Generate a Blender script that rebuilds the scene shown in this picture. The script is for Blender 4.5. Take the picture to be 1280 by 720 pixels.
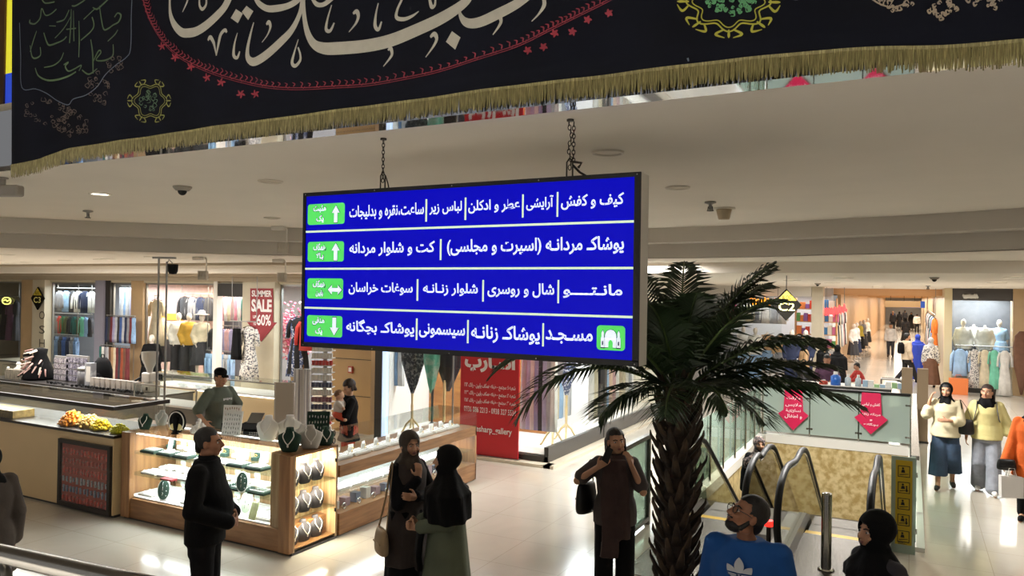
import bpy, bmesh, math, random
import numpy as np
from mathutils import Vector, Matrix, Euler, noise as mnoise
R = math.radians
rnd = random.Random(7)
for o in list(bpy.data.objects): bpy.data.objects.remove(o)
SC = bpy.context.scene
COL = SC.collection
# ---------------------------------------------------------------- camera
FPX, CAMH = 950.0, 2.9
_y, _p, _r = R(27.76), R(.42), R(.87)
_f = Vector((-math.sin(_y)*math.cos(_p), math.cos(_y)*math.cos(_p), math.sin(_p)))
_x = Vector((math.cos(_y), math.sin(_y), 0)); _u = _x.cross(_f)
CX = _x*math.cos(_r)+_u*math.sin(_r); CU = -_x*math.sin(_r)+_u*math.cos(_r)
ORG = Vector((0, 0, CAMH))
cam = bpy.data.cameras.new('camera'); camo = bpy.data.objects.new('camera', cam); COL.objects.link(camo)
cam.sensor_width = 36; cam.lens = FPX/1280*36; cam.clip_start = .05; cam.clip_end = 200
camo.matrix_world = Matrix(((CX.x, CU.x, -_f.x, 0), (CX.y, CU.y, -_f.y, 0), (CX.z, CU.z, -_f.z, CAMH), (0, 0, 0, 1)))
SC.camera = camo
# ---------------------------------------------------------------- world, exposure
w = bpy.data.worlds.new('world'); SC.world = w; w.use_nodes = True
w.node_tree.nodes['Background'].inputs[0].default_value = (1, .96, .92, 1)
w.node_tree.nodes['Background'].inputs[1].default_value = .25
SC.view_settings.view_transform = 'Standard'; SC.view_settings.look = 'None'
SC.view_settings.exposure = .12; SC.view_settings.gamma = 1; SC.view_settings.use_curve_mapping = False
try:
    SC.cycles.max_bounces = 7; SC.cycles.transparent_max_bounces = 24; SC.cycles.use_denoising = True
    SC.cycles.sample_clamp_indirect = 4; SC.cycles.caustics_reflective = False; SC.cycles.caustics_refractive = False
except Exception: pass
def area(name, loc, sx, sy, power, col=(1, .93, .82), rot=(0, 0, 0)):
    l = bpy.data.lights.new(name, 'AREA'); l.shape = 'RECTANGLE'; l.size = sx; l.size_y = sy; l.energy = power; l.color = col
    o = bpy.data.objects.new(name, l); COL.objects.link(o); o.location = loc; o.rotation_euler = rot
    return o
# light fittings of the shops and halls (ceiling panels facing down), and added fill lamps
WARM, COOL, NEUT = (1, .89, .75), (.88, .95, 1), (1, .97, .93)
area('corridor_light', (-.4, 34, 3.0), 2.2, 14, 420, NEUT)
area('corridor_light', (-.4, 52, 3.0), 2.2, 14, 420, WARM)
area('corridor_light', (-.4, 70, 3.0), 2.2, 14, 420, WARM)
area('corridor_light', (-.4, 90, 3.0), 2.2, 14, 420, WARM)
area('hall_light', (2.2, 21.5, 3.2), 2, 6, 220, NEUT)
area('hall_light', (-2.2, 22.5, 3.2), 2.5, 6, 230, NEUT)
area('hall_light', (2.6, 12.5, 3.38), 1.5, 5, 130, NEUT)
area('hall_light', (-9.5, 12.9, 3.22), 6, .8, 190, NEUT)
area('hall_light', (-16, 9.6, 3.4), 6, 4, 560, NEUT)
area('hall_light', (-4.2, 12.0, 3.4), 2.2, .5, 120, NEUT)
area('well_mosaic_fill', (-1.35, 12.4, 3.22), .9, .9, 330, NEUT)  # added fill that brightens the mosaic well wall, not a fitting
area('lower_floor_light', (-1.3, 19.5, -1.75), 5, 4, 260, NEUT)
area('atrium_light', (-3, -.6, 7.3), 8, 3, 60, (1, .95, .9))
area('landing_bounce_fill', (-2.5, -.9, 4.3), 9, 2.6, 820, (1, .97, .93)).data.spread = R(55)  # added fill lamp: its bounce off the landing floor brightens the near ceiling
area('shop_light', (-7.3, 12.7, 2.92), 3.2, .8, 170, COOL)
area('shop_light', (-6.0, 16.5, 2.92), .6, 4.6, 260, COOL)
area('shop_light', (-13.2, 15.2, 2.95), 3, 1.4, 190, COOL)
area('shop_light', (-17.5, 15.2, 2.95), 4, 1.4, 260, WARM)
area('shop_light', (-22.5, 15.2, 2.95), 5.5, 1.4, 330, COOL)
area('shop_light', (1.95, 28.9, 3.0), 1.5, .9, 130, COOL)
area('shop_light', (-4.2, 29.2, 3.0), 3.4, 1.6, 100, COOL)
# ---------------------------------------------------------------- pixel of the photo -> point on a plane of the place
def ray(px, py): return _f + CX*((px-640)/FPX) - CU*((py-360)/FPX)
def PZ(px, py, z=0.): d = ray(px, py); return ORG + d*((z-CAMH)/d.z)
def PY(px, py, y): d = ray(px, py); return ORG + d*(y/d.y)
def PX(px, py, x): d = ray(px, py); return ORG + d*(x/d.x)
def PD(px, py, dist): return ORG + ray(px, py)*dist
CAMR = Vector((math.cos(_y), math.sin(_y), 0)); CAMF = Vector((-math.sin(_y), math.cos(_y), 0))
# ---------------------------------------------------------------- materials
def lin(c):
    if isinstance(c, str):
        c = tuple(int(c[i:i+2], 16)/255 for i in (0, 2, 4))
    return tuple((x/12.92 if x <= .04045 else ((x+.055)/1.055)**2.4) for x in c)
MATS = {}
def mat(name, col='888888', rough=.6, metal=0., var=0., scale=8., bump=0., bscale=60., emit=0., spec=.5, ecol=None, col2=None, stretch=None, thresh=None):
    """noise-varied principled material; col2 with thresh gives blotches of a second colour"""
    if name in MATS: return MATS[name]
    m = bpy.data.materials.new(name); m.use_nodes = True; nt = m.node_tree; b = nt.nodes['Principled BSDF']
    b.inputs['Base Color'].default_value = (*lin(col), 1); b.inputs['Roughness'].default_value = rough
    b.inputs['Metallic'].default_value = metal; b.inputs['Specular IOR Level'].default_value = spec
    if emit: b.inputs['Emission Color'].default_value = (*lin(ecol or col), 1); b.inputs['Emission Strength'].default_value = emit
    if var or bump or col2:
        tc = nt.nodes.new('ShaderNodeTexCoord'); src = tc.outputs['Object']
        if stretch:
            mp = nt.nodes.new('ShaderNodeMapping'); mp.inputs['Scale'].default_value = stretch; nt.links.new(src, mp.inputs[0]); src = mp.outputs[0]
    if var or col2:
        n = nt.nodes.new('ShaderNodeTexNoise'); n.inputs['Scale'].default_value = scale; n.inputs['Detail'].default_value = 4
        nt.links.new(src, n.inputs['Vector'])
        r = nt.nodes.new('ShaderNodeValToRGB'); c = lin(col)
        if col2:
            t = thresh or (.45, .55); r.color_ramp.elements[0].position, r.color_ramp.elements[1].position = t
            r.color_ramp.elements[0].color = (*c, 1); r.color_ramp.elements[1].color = (*lin(col2), 1)
        else:
            r.color_ramp.elements[0].position = .3; r.color_ramp.elements[1].position = .7
            r.color_ramp.elements[0].color = (*[x*(1-var) for x in c], 1); r.color_ramp.elements[1].color = (*[min(1, x*(1+var)) for x in c], 1)
        nt.links.new(n.outputs[0], r.inputs[0]); nt.links.new(r.outputs[0], b.inputs['Base Color'])
    if bump:
        n2 = nt.nodes.new('ShaderNodeTexNoise'); n2.inputs['Scale'].default_value = bscale; n2.inputs['Detail'].default_value = 3
        nt.links.new(src, n2.inputs['Vector'])
        bp = nt.nodes.new('ShaderNodeBump'); bp.inputs['Strength'].default_value = bump; bp.inputs['Distance'].default_value = .02
        nt.links.new(n2.outputs[0], bp.inputs['Height']); nt.links.new(bp.outputs[0], b.inputs['Normal'])
    MATS[name] = m; return m
def glass(name='clear_glass', col='fafcfb', refl=1.38, tint=.985, base=0.0):
    if name in MATS: return MATS[name]
    m = bpy.data.materials.new(name); m.use_nodes = True; nt = m.node_tree; nt.nodes.remove(nt.nodes['Principled BSDF'])
    t = nt.nodes.new('ShaderNodeBsdfTransparent'); t.inputs[0].default_value = (*[x*tint for x in lin(col)], 1)
    g = nt.nodes.new('ShaderNodeBsdfGlossy'); g.inputs['Roughness'].default_value = .02
    fr = nt.nodes.new('ShaderNodeFresnel'); fr.inputs[0].default_value = refl
    mx = nt.nodes.new('ShaderNodeMixShader'); ge = nt.nodes.new('ShaderNodeNewGeometry'); k = nt.nodes.new('ShaderNodeMath'); k.operation = 'SUBTRACT'; k.inputs[0].default_value = 1; nt.links.new(ge.outputs['Backfacing'], k.inputs[1])
    k2 = nt.nodes.new('ShaderNodeMath'); k2.operation = 'MULTIPLY'; nt.links.new(fr.outputs[0], k2.inputs[0]); nt.links.new(k.outputs[0], k2.inputs[1]); nt.links.new(k2.outputs[0], mx.inputs[0]); nt.links.new(t.outputs[0], mx.inputs[1]); nt.links.new(g.outputs[0], mx.inputs[2])
    out = mx
    if base:
        d = nt.nodes.new('ShaderNodeBsdfDiffuse'); d.inputs[0].default_value = (*lin(col), 1)
        m2 = nt.nodes.new('ShaderNodeMixShader'); m2.inputs[0].default_value = base; nt.links.new(mx.outputs[0], m2.inputs[1]); nt.links.new(d.outputs[0], m2.inputs[2]); out = m2
    nt.links.new(out.outputs[0], nt.nodes['Material Output'].inputs[0]); MATS[name] = m; return m
def tiles(name, col, grout, tw, th, rough=.12, gap=.004, var=.06, nscale=1.2, spec=.5):
    """stone tiles laid in world XY with thin joints"""
    if name in MATS: return MATS[name]
    m = bpy.data.materials.new(name); m.use_nodes = True; nt = m.node_tree; b = nt.nodes['Principled BSDF']; L = nt.links.new
    tc = nt.nodes.new('ShaderNodeTexCoord'); br = nt.nodes.new('ShaderNodeTexBrick'); br.offset = 0; br.squash = 1
    br.inputs['Scale'].default_value = 1; br.inputs['Brick Width'].default_value = tw; br.inputs['Row Height'].default_value = th
    br.inputs['Mortar Size'].default_value = gap; br.inputs['Mortar Smooth'].default_value = .2; br.inputs['Bias'].default_value = 0
    c = lin(col); br.inputs['Color1'].default_value = (*c, 1); br.inputs['Color2'].default_value = (*[x*(1-var) for x in c], 1); br.inputs['Mortar'].default_value = (*lin(grout), 1)
    L(tc.outputs['Object'], br.inputs['Vector'])
    n = nt.nodes.new('ShaderNodeTexNoise'); n.inputs['Scale'].default_value = nscale; n.inputs['Detail'].default_value = 6; n.inputs['Distortion'].default_value = 1.5; L(tc.outputs['Object'], n.inputs['Vector'])
    rr = nt.nodes.new('ShaderNodeValToRGB'); rr.color_ramp.elements[0].position = .3; rr.color_ramp.elements[1].position = .75
    rr.color_ramp.elements[0].color = (1-var*1.5,)*3+(1,); rr.color_ramp.elements[1].color = (1, 1, 1, 1); L(n.outputs[0], rr.inputs[0])
    mm = nt.nodes.new('ShaderNodeMix'); mm.data_type = 'RGBA'; mm.blend_type = 'MULTIPLY'; mm.inputs[0].default_value = 1
    L(br.outputs[0], mm.inputs[6]); L(rr.outputs[0], mm.inputs[7]); L(mm.outputs[2], b.inputs['Base Color'])
    b.inputs['Roughness'].default_value = rough; b.inputs['Specular IOR Level'].default_value = spec
    MATS[name] = m; return m
def wood(name, c1, c2, rough=.35, axis=(1, 12, 12)):
    return mat(name, c1, rough, col2=c2, scale=2.2, thresh=(.35, .65), stretch=axis)
# ---------------------------------------------------------------- mesh builder
class MB:
    def __init__(s): s.v = []; s.f = []; s.m = []; s.cur = 0
    def add(s, vs, fs):
        o = len(s.v); s.v += [tuple(p) for p in vs]; s.f += [tuple(i+o for i in f) for f in fs]; s.m += [s.cur]*len(fs); return s
    def box(s, x0, x1, y0, y1, z0, z1, M=None):
        vs = [Vector((x, y, z)) for x in (x0, x1) for y in (y0, y1) for z in (z0, z1)]
        if M is not None: vs = [M @ p for p in vs]
        return s.add(vs, [(0, 1, 3, 2), (4, 6, 7, 5), (0, 4, 5, 1), (2, 3, 7, 6), (0, 2, 6, 4), (1, 5, 7, 3)])
    def cbox(s, c, d, M=None):
        return s.box(c[0]-d[0]/2, c[0]+d[0]/2, c[1]-d[1]/2, c[1]+d[1]/2, c[2]-d[2]/2, c[2]+d[2]/2, M)
    def quad(s, a, b, c, d): return s.add([a, b, c, d], [(0, 1, 2, 3)])
    def poly(s, pts): return s.add(pts, [tuple(range(len(pts)))])
    def loft(s, rings, cap=True, closed=True):
        n = len(rings[0]); vs = [p for r in rings for p in r]; fs = []
        for i in range(len(rings)-1):
            for j in range(n if closed else n-1):
                k = (j+1) % n; fs.append((i*n+j, i*n+k, (i+1)*n+k, (i+1)*n+j))
        if cap and closed: fs.append(tuple(range(n-1, -1, -1))); fs.append(tuple((len(rings)-1)*n+j for j in range(n)))
        return s.add(vs, fs)
    def tube(s, pts, rad, n=8, cap=True, flat=1.):
        pts = [Vector(p) for p in pts]
        if not hasattr(rad, '__len__'): rad = [rad]*len(pts)
        rings = []; ref = None
        for i, p in enumerate(pts):
            t = (pts[min(i+1, len(pts)-1)]-pts[max(i-1, 0)])
            t = t.normalized() if t.length > 1e-9 else Vector((0, 0, 1))
            if ref is None: ref = Vector((0, 0, 1)) if abs(t.z) < .9 else Vector((1, 0, 0))
            a = t.cross(ref)
            if a.length < 1e-6: a = t.cross(Vector((0, 1, 0)))
            a.normalize(); b = a.cross(t); ref = b
            rings.append([p+(a*math.cos(2*math.pi*k/n)+b*math.sin(2*math.pi*k/n)*flat)*rad[i] for k in range(n)])
        return s.loft(rings, cap)
    def cap(s, p0, r0, p1, r1, n=12):
        """tapered capsule"""
        p0, p1 = Vector(p0), Vector(p1); t = (p1-p0); L = t.length
        if L < 1e-6: return s.ell(p0, (r0, r0, r0), n)
        t /= L; pts = []; rs = []
        for a in (-80, -50, -20): pts.append(p0+t*(r0*math.sin(R(a)))); rs.append(r0*math.cos(R(a)))
        for a in (20, 50, 80): pts.append(p1+t*(r1*math.sin(R(a)))); rs.append(r1*math.cos(R(a)))
        return s.tube(pts, rs, n)
    def ell(s, c, r, n=14, m=8, M=None):
        c = Vector(c); vs = []; fs = []
        rings = []
        for i in range(1, m):
            th = math.pi*i/m; rings.append([Vector((r[0]*math.sin(th)*math.cos(2*math.pi*k/n), r[1]*math.sin(th)*math.sin(2*math.pi*k/n), -r[2]*math.cos(th))) for k in range(n)])
        vs = [p for q in rings for p in q]+[Vector((0, 0, -r[2])), Vector((0, 0, r[2]))]
        for i in range(m-2):
            for k in range(n): k2 = (k+1) % n; fs.append((i*n+k, i*n+k2, (i+1)*n+k2, (i+1)*n+k))
        b, t = len(vs)-2, len(vs)-1
        for k in range(n): k2 = (k+1) % n; fs.append((b, k2, k)); fs.append((t, (m-2)*n+k, (m-2)*n+k2))
        if M is not None: vs = [M @ p for p in vs]
        return s.add([p+c for p in vs], fs)
    def lathe(s, prof, c=(0, 0, 0), n=16, cap=True):
        c = Vector(c)
        return s.loft([[c+Vector((r*math.cos(2*math.pi*k/n), r*math.sin(2*math.pi*k/n), z)) for k in range(n)] for r, z in prof], cap)
    def prism(s, pts, d):
        """3-D polygon pushed along vector d"""
        n = len(pts); pts = [Vector(p) for p in pts]; d = Vector(d); vs = pts+[p+d for p in pts]
        return s.add(vs, [tuple(range(n)), tuple(range(2*n-1, n-1, -1))]+[((i+1) % n, i, n+i, n+(i+1) % n) for i in range(n)])
    def build(s, name, m=None, parent=None, smooth=False, fix=True):
        me = bpy.data.meshes.new(name); me.from_pydata(s.v, [], s.f)
        ms = m if isinstance(m, (list, tuple)) else [m]
        for x in ms:
            if x: me.materials.append(x)
        if len(ms) > 1: me.polygons.foreach_set('material_index', s.m)
        if fix:
            bm = bmesh.new(); bm.from_mesh(me); bmesh.ops.recalc_face_normals(bm, faces=bm.faces); bm.to_mesh(me); bm.free()
        if smooth: me.polygons.foreach_set('use_smooth', [True]*len(me.polygons))
        me.update()
        return link(bpy.data.objects.new(name, me), parent)
def link(o, parent=None):
    COL.objects.link(o)
    if parent is not None: o.parent = parent
    return o
def bevel(o, w=.006, seg=2):
    md = o.modifiers.new('bevel', 'BEVEL'); md.width = w; md.segments = seg; md.limit_method = 'ANGLE'; return o
def tag(o, label=None, cat=None, group=None, kind=None):
    if label: o['label'] = label
    if cat: o['category'] = cat
    if group: o['group'] = group
    if kind: o['kind'] = kind
    return o
def empty(name, loc=(0, 0, 0), rz=0., label=None, cat=None, group=None, s=1.):
    o = bpy.data.objects.new(name, None); link(o); o.location = loc; o.rotation_euler = (0, 0, rz); o.scale = (s, s, s); o.empty_display_size = .1
    return tag(o, label, cat, group)
def struct(mb, name, m, **k):
    o = mb.build(name, m, None, **k); o['kind'] = 'structure'; return o
def recolor(o, m):
    for i, sl in enumerate(o.material_slots): sl.link = 'OBJECT'; sl.material = m
def copy_tree(o, loc=None, rz=None, label=None, group=None, mats=None, s=None):
    """copy of a thing with copies of its parts and sub-parts; mats = {part name: material}"""
    c = o.copy(); COL.objects.link(c)
    base = o.name.split('.')[0]
    if mats and base in mats: recolor(c, mats[base])
    for ch in o.children:
        d = ch.copy(); COL.objects.link(d); d.parent = c
        b = ch.name.split('.')[0]
        if mats and b in mats: recolor(d, mats[b])
        for g in ch.children:
            e = g.copy(); COL.objects.link(e); e.parent = d
            b = g.name.split('.')[0]
            if mats and b in mats: recolor(e, mats[b])
    if loc is not None: c.location = loc
    if rz is not None: c.rotation_euler = (0, 0, rz)
    if s is not None: c.scale = (s, s, s) if not hasattr(s, '__len__') else s
    if label: c['label'] = label
    if group: c['group'] = group
    return c
class Proto:
    """first use moves the thing itself, later uses copy it"""
    def __init__(s, o): s.o = o; s.used = False
    def __call__(s, loc, rz=0., label=None, cat=None, group=None, mats=None, sc=1.):
        if not s.used:
            s.used = True; c = s.o; c.location = loc; c.rotation_euler = (0, 0, rz); c.scale = (sc,)*3 if not hasattr(sc, '__len__') else sc
            if mats:
                for x in [c]+list(c.children_recursive):
                    b = x.name.split('.')[0]
                    if b in mats: recolor(x, mats[b])
        else: c = copy_tree(s.o, loc, rz, mats=mats, s=sc)
        return tag(c, label, cat, group)
# ---------------------------------------------------------------- writing (Arabic letters joined by hand)
_AR = {'ا': ('\ufe8d', '\ufe8e'), 'آ': ('\ufe81', '\ufe82'), 'ب': 0xfe8f, 'پ': 0xfb56, 'ت': 0xfe95, 'ث': 0xfe99, 'ج': 0xfe9d, 'چ': 0xfb7a, 'ح': 0xfea1, 'خ': 0xfea5,
       'د': ('\ufea9', '\ufeaa'), 'ذ': ('\ufeab', '\ufeac'), 'ر': ('\ufead', '\ufeae'), 'ز': ('\ufeaf', '\ufeb0'), 'ژ': ('\ufb8a', '\ufb8b'), 'س': 0xfeb1, 'ش': 0xfeb5, 'ص': 0xfeb9, 'ض': 0xfebd,
       'ط': 0xfec1, 'ظ': 0xfec5, 'ع': 0xfec9, 'غ': 0xfecd, 'ف': 0xfed1, 'ق': 0xfed5, 'ک': 0xfb8e, 'گ': 0xfb92, 'ل': 0xfedd, 'م': 0xfee1, 'ن': 0xfee5, 'و': ('\ufeed', '\ufeee'), 'ه': 0xfee9, 'ی': 0xfbfc}
def shape(t):
    """letters in joined presentation forms, in visual (left to right) order"""
    def dual(c): return c == 'ـ' or isinstance(_AR.get(c), int)
    def joins(c): return c == 'ـ' or c in _AR
    out = []; i = 0
    while i < len(t):
        c = t[i]; prev = i > 0 and dual(t[i-1]); nxt = i+1 < len(t) and joins(t[i+1]) and dual(c)
        if c == 'ل' and i+1 < len(t) and t[i+1] == 'ا': out.append('\ufefc' if prev else '\ufefb'); i += 2; continue
        v = _AR.get(c)
        if v is None: out.append({'(': ')', ')': '('}.get(c, c))
        elif isinstance(v, tuple): out.append(v[1 if prev else 0])
        else: out.append(chr(v+(3 if prev and nxt else 2 if nxt else 1 if prev else 0)))
        i += 1
    return ''.join(reversed(out))
def text(name, body, m, parent, box, y, bold=.012, extr=.0008, face=-1):
    """flat raised lettering fitted to box=(x0,x1,z0,z1) in the plane y, facing -Y"""
    c = bpy.data.curves.new(name, 'FONT'); c.body = body; c.size = 1; c.extrude = 0; c.offset = bold; c.resolution_u = 3
    o = bpy.data.objects.new(name, c); COL.objects.link(o); bpy.context.view_layer.update()
    dg = bpy.context.evaluated_depsgraph_get(); me = bpy.data.meshes.new_from_object(o.evaluated_get(dg)); bpy.data.objects.remove(o); bpy.data.curves.remove(c)
    me.name = name; n = len(me.vertices); a = np.empty(n*3); me.vertices.foreach_get('co', a); a = a.reshape(-1, 3)
    lo, hi = a.min(0), a.max(0); x0, x1, z0, z1 = box
    b = np.empty_like(a); b[:, 0] = x0+(a[:, 0]-lo[0])/(hi[0]-lo[0])*(x1-x0); b[:, 2] = z0+(a[:, 1]-lo[1])/(hi[1]-lo[1])*(z1-z0); b[:, 1] = y-extr
    me.vertices.foreach_set('co', b.ravel()); me.materials.clear(); me.materials.append(m); me.update()
    return link(bpy.data.objects.new(name, me), parent)
def pbox(x0, y0, x1, y1, Y):
    """photo box -> (X0,X1,Z0,Z1) in plane Y"""
    mx, my = (x0+x1)/2, (y0+y1)/2
    return (PY(x0, my, Y).x, PY(x1, my, Y).x, PY(mx, y1, Y).z, PY(mx, y0, Y).z)
def rrect(x0, x1, z0, z1, r, y, n=5):
    out = []
    for cx, cz, a in ((x1-r, z1-r, 0), (x0+r, z1-r, 90), (x0+r, z0+r, 180), (x1-r, z0+r, 270)):
        for k in range(n+1): t = R(a+90*k/n); out.append(Vector((cx+r*math.cos(t), y, cz+r*math.sin(t))))
    return out
def stroke(mb, pts, Y=None, n=6, th=.0012, surf=None):
    """brush stroke: pts=(x,z,width) smoothed, lying on plane Y (or on surf(x,z)), with real thickness"""
    P = np.array(pts, float); out = []
    for i in range(len(P)-1):
        p0, p1, p2, p3 = P[max(i-1, 0)], P[i], P[i+1], P[min(i+2, len(P)-1)]
        for k in range(n):
            t = k/n; out.append(.5*((2*p1)+(-p0+p2)*t+(2*p0-5*p1+4*p2-p3)*t*t+(-p0+3*p1-3*p2+p3)*t**3))
    out.append(P[-1]); out = np.array(out); d = np.gradient(out[:, :2], axis=0); nn = np.stack([-d[:, 1], d[:, 0]], 1); nn /= np.linalg.norm(nn, axis=1)[:, None]+1e-12
    L = out[:, :2]+nn*out[:, 2:3]/2; Q = out[:, :2]-nn*out[:, 2:3]/2
    sf = surf or (lambda x, z: Y)
    f = lambda p, e: Vector((p[0], sf(p[0], p[1])-e, p[1]))
    mb.loft([[f(a, 0), f(a, th), f(b, th), f(b, 0)] for a, b in zip(L, Q)])
# ================================================================ SETTING
M_floor = tiles('polished_beige_stone', 'cfc7b9', 'b5ab9b', .8, .8, .13, .004, .05)
M_ceil = mat('ceiling_paint', 'eee8de', .85, var=.02, scale=1.5)
M_ceil2 = mat('ceiling_paint_pale', 'e8e0d4', .8, var=.02, scale=1.5)
M_fascia = mat('fascia_paint', 'c9c3ba', .7)
M_white = mat('white_paint', 'e6e2da', .6)
M_stone = mat('beige_stone_cladding', 'bfa27c', .3, var=.06, scale=3, bump=.05)
M_pale = mat('pale_stone_cladding', 'c9bfa8', .35, var=.05, scale=3)
M_dark = mat('dark_plinth', '35322f', .35)
M_alu = mat('aluminium', '9b9a96', .35, .8)
M_steel = mat('brushed_steel', 'b9b6b0', .22, 1.)
M_black = mat('black_plastic', '0b0b0d', .5, spec=.25)
M_gls = glass()
M_frost = glass('frosted_glass', 'c4d2c8', 1.35, .95, .62)
VX0, VX1, VY0, VY1 = -2.7, 0., 10.62, 16.6
def slab(mb, x0, x1, y0, y1, z0, z1): mb.box(x0, x1, y0, y1, z0, z1)
fl = MB()
for b in ((-34, VX0, -3, 103), (VX1, 8, -3, 103), (VX0, VX1, -3, 10.0), (VX0, VX1, VY1, 103)): fl.box(*b, -.3, 0)
struct(fl, 'floor', M_floor)
m = MB(); m.box(-6, 6, 8, 32, -4.9, -4.7); struct(m, 'floor', mat('lower_floor_stone', 'e0d6c2', .2, var=.05, scale=2))
m = MB(); m.box(-12, 8, -3, .6, 1.1, 1.3); struct(m, 'floor', mat('landing_stone', 'e0dacf', .2, var=.05))
# near ceiling: straight edge over the landing, curved far edge
def crom(P, n=10):
    P = np.array(P, float); out = []
    for i in range(len(P)-1):
        p0, p1, p2, p3 = P[max(i-1, 0)], P[i], P[i+1], P[min(i+2, len(P)-1)]
        for k in range(n):
            t = k/n; out.append(.5*((2*p1)+(-p0+p2)*t+(2*p0-5*p1+4*p2-p3)*t*t+(-p0+3*p1-3*p2+p3)*t**3))
    out.append(P[-1]); return np.array(out)
ARC = crom([(-14.5, 1.2), (-12.9, 4.0), (-11.1, 6.2), (-9.3, 8.1), (-6.7, 9.75), (-3.4, 10.5), (-.9, 9.98), (1.05, 9.3), (3.6, 7.6), (5.6, 5.2), (6.6, 2.0)])
d = np.gradient(ARC, axis=0); NRM = np.stack([-d[:, 1], d[:, 0]], 1); NRM /= np.linalg.norm(NRM, axis=1)[:, None]
ARC2 = ARC+NRM*.32
ZC, Z1, Z2, Z3, YS = 3.86, 3.655, 3.45, 3.28, 3.62
m = MB(); pts = [Vector((x, y, ZC)) for x, y in ARC if y > YS]
pts = [Vector((pts[0].x-.15, YS, ZC))]+pts+[Vector((pts[-1].x+.2, YS, ZC))]
m.prism(pts, (0, 0, .42)); struct(m, 'ceiling', M_ceil)
m = MB(); m.loft([[Vector((a[0], a[1], ZC)), Vector((a[0], a[1], Z1)), Vector((b[0], b[1], Z1)), Vector((b[0], b[1], ZC+.3)), Vector((a[0], a[1], ZC+.3))] for a, b in zip(ARC, ARC2)]); o = struct(m, 'trim_cove_upper', M_fascia)
m = MB(); ARC3 = ARC2+NRM*.12
m.loft([[Vector((a[0], a[1], ZC)), Vector((a[0], a[1], Z2)), Vector((b[0], b[1], Z2)), Vector((b[0], b[1], ZC))] for a, b in zip(ARC2, ARC3)]); struct(m, 'trim_cove_lower', M_fascia)
m = MB()
for i in range(len(ARC2)-1):
    a, b = ARC2[i], ARC2[i+1]; Ya, Yb = max(12.3, a[1]+.2), max(12.3, b[1]+.2)
    vs = [(a[0], a[1], Z2), (b[0], b[1], Z2), (b[0], 12.3, Z2), (a[0], 12.3, Z2)]
    m.add(vs+[(x, y, Z2+.2) for x, y, z in vs], [(0, 1, 2, 3), (7, 6, 5, 4)])
m.box(-34, ARC2[0][0], 1.2, 12.3, Z2, Z2+.2); m.box(ARC2[-1][0], 8, 1.5, 12.3, Z2, Z2+.2)
struct(m, 'ceiling', M_ceil2)
m = MB(); m.box(-34, 8, 12.3, 103, Z3, Z3+.35); struct(m, 'ceiling', M_ceil2)
m = MB()
for y, zz in ((11.2, Z2-.05), (13.2, Z3-.06)): m.box(-34, -9.5, y, y+.25, zz, zz+.06)
m.box(-34, -9.3, 13.75, 14.0, 3.1, Z3)
struct(m, 'trim_ceiling_steps', mat('ceiling_band_paint', 'a89a86', .8))
# mirror-faced slab edge behind the banner
m = MB(); m.box(-14, 6.6, YS-.15, YS-.0, 3.856, 4.3); struct(m, 'trim_slab_edge', mat('mirror_soffit', 'c9ced6', .03, 1.))
m = MB(); m.box(-14, 6.6, YS, YS+.5, 4.3, 4.42); struct(m, 'trim_slab_top', M_pale)
# upper storey walls seen past the banner's edge
m = MB(); m.box(-34, 8, 9.5, 9.7, 4.42, 7.4); struct(m, 'wall_upper', mat('upper_wall_paint', '5a5044', .8))
m = MB(); m.box(-34, 8, -3, 9.7, 7.4, 7.6); struct(m, 'ceiling', mat('upper_ceiling_paint', '9b917f', .8))
m = MB(); m.box(-34.2, -34, -3.2, 103, -.3, 7.6); struct(m, 'wall_left', M_pale)
m = MB(); m.box(8, 8.2, -3.2, 103, -.3, 7.6); struct(m, 'wall_right', M_pale)
# stair-well walls under the floor edge
M_mos = mat('gold_mosaic', 'd8c494', .35, col2='b09660', scale=9, thresh=(.4, .62), bump=.25, bscale=22)
m = MB(); m.box(VX0-.15, VX1+.15, VY1-.012, VY1+.2, -1.5, -.1); struct(m, 'wall_well_far', M_mos)
m = MB(); m.box(VX0-.2, VX0+.012, 10.0, VY1, -1.5, -.1); struct(m, 'wall_well_left', M_mos)
m = MB(); m.box(VX1-.012, VX1+.2, 10.0, VY1, -4.7, -.1); struct(m, 'wall_well_right', M_mos)
m = MB(); m.box(VX0-.12, VX1+.12, VY1-.03, VY1+.14, -.12, .05); m.box(VX0-.16, VX0+.03, 10.4, VY1+.1, -.12, .05); m.box(VX1-.03, VX1+.16, 9.95, VY1+.1, -.12, .05)
struct(m, 'trim_well_ledge', M_white)
# ---------------------------------------------------------------- shop fronts on the left, plane Y = 14
YF = 14.
def fX(px, y=YF): return PY(px, 410, y).x
def pillar(x0, x1, y0, y1, m_, z1=Z3, z0=0):
    b = MB(); b.box(x0, x1, y0, y1, z0, z1); return struct(b, 'pillar', m_)
for p0, p1, mm, dy in ((26, 46, M_stone, 0), (46, 61, M_pale, -.15), (120, 131, mat('lilac_panel', '9a98a8', .4), -.05), (131, 137, M_dark, 0), (163, 178, M_stone, 0), (268, 272.5, M_white, -.05), (307, 347, M_pale, -.12)):
    pillar(fX(p0), fX(p1), YF+dy, YF+.14, mm)
m = MB(); m.box(-31, -9.3, YF+.02, YF+.3, 3.04, Z3); struct(m, 'wall_shopfront_header', M_pale)
m = MB(); m.box(fX(272.5), fX(307), YF-.03, YF+.02, 2.72, 3.05); struct(m, 'trim_door_header', M_dark)
m = MB(); m.box(-31, -9.3, 17.4, 17.6, 0, Z3); struct(m, 'wall_shops_back', mat('shop_back_wall', '8b8d96', .6))
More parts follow.
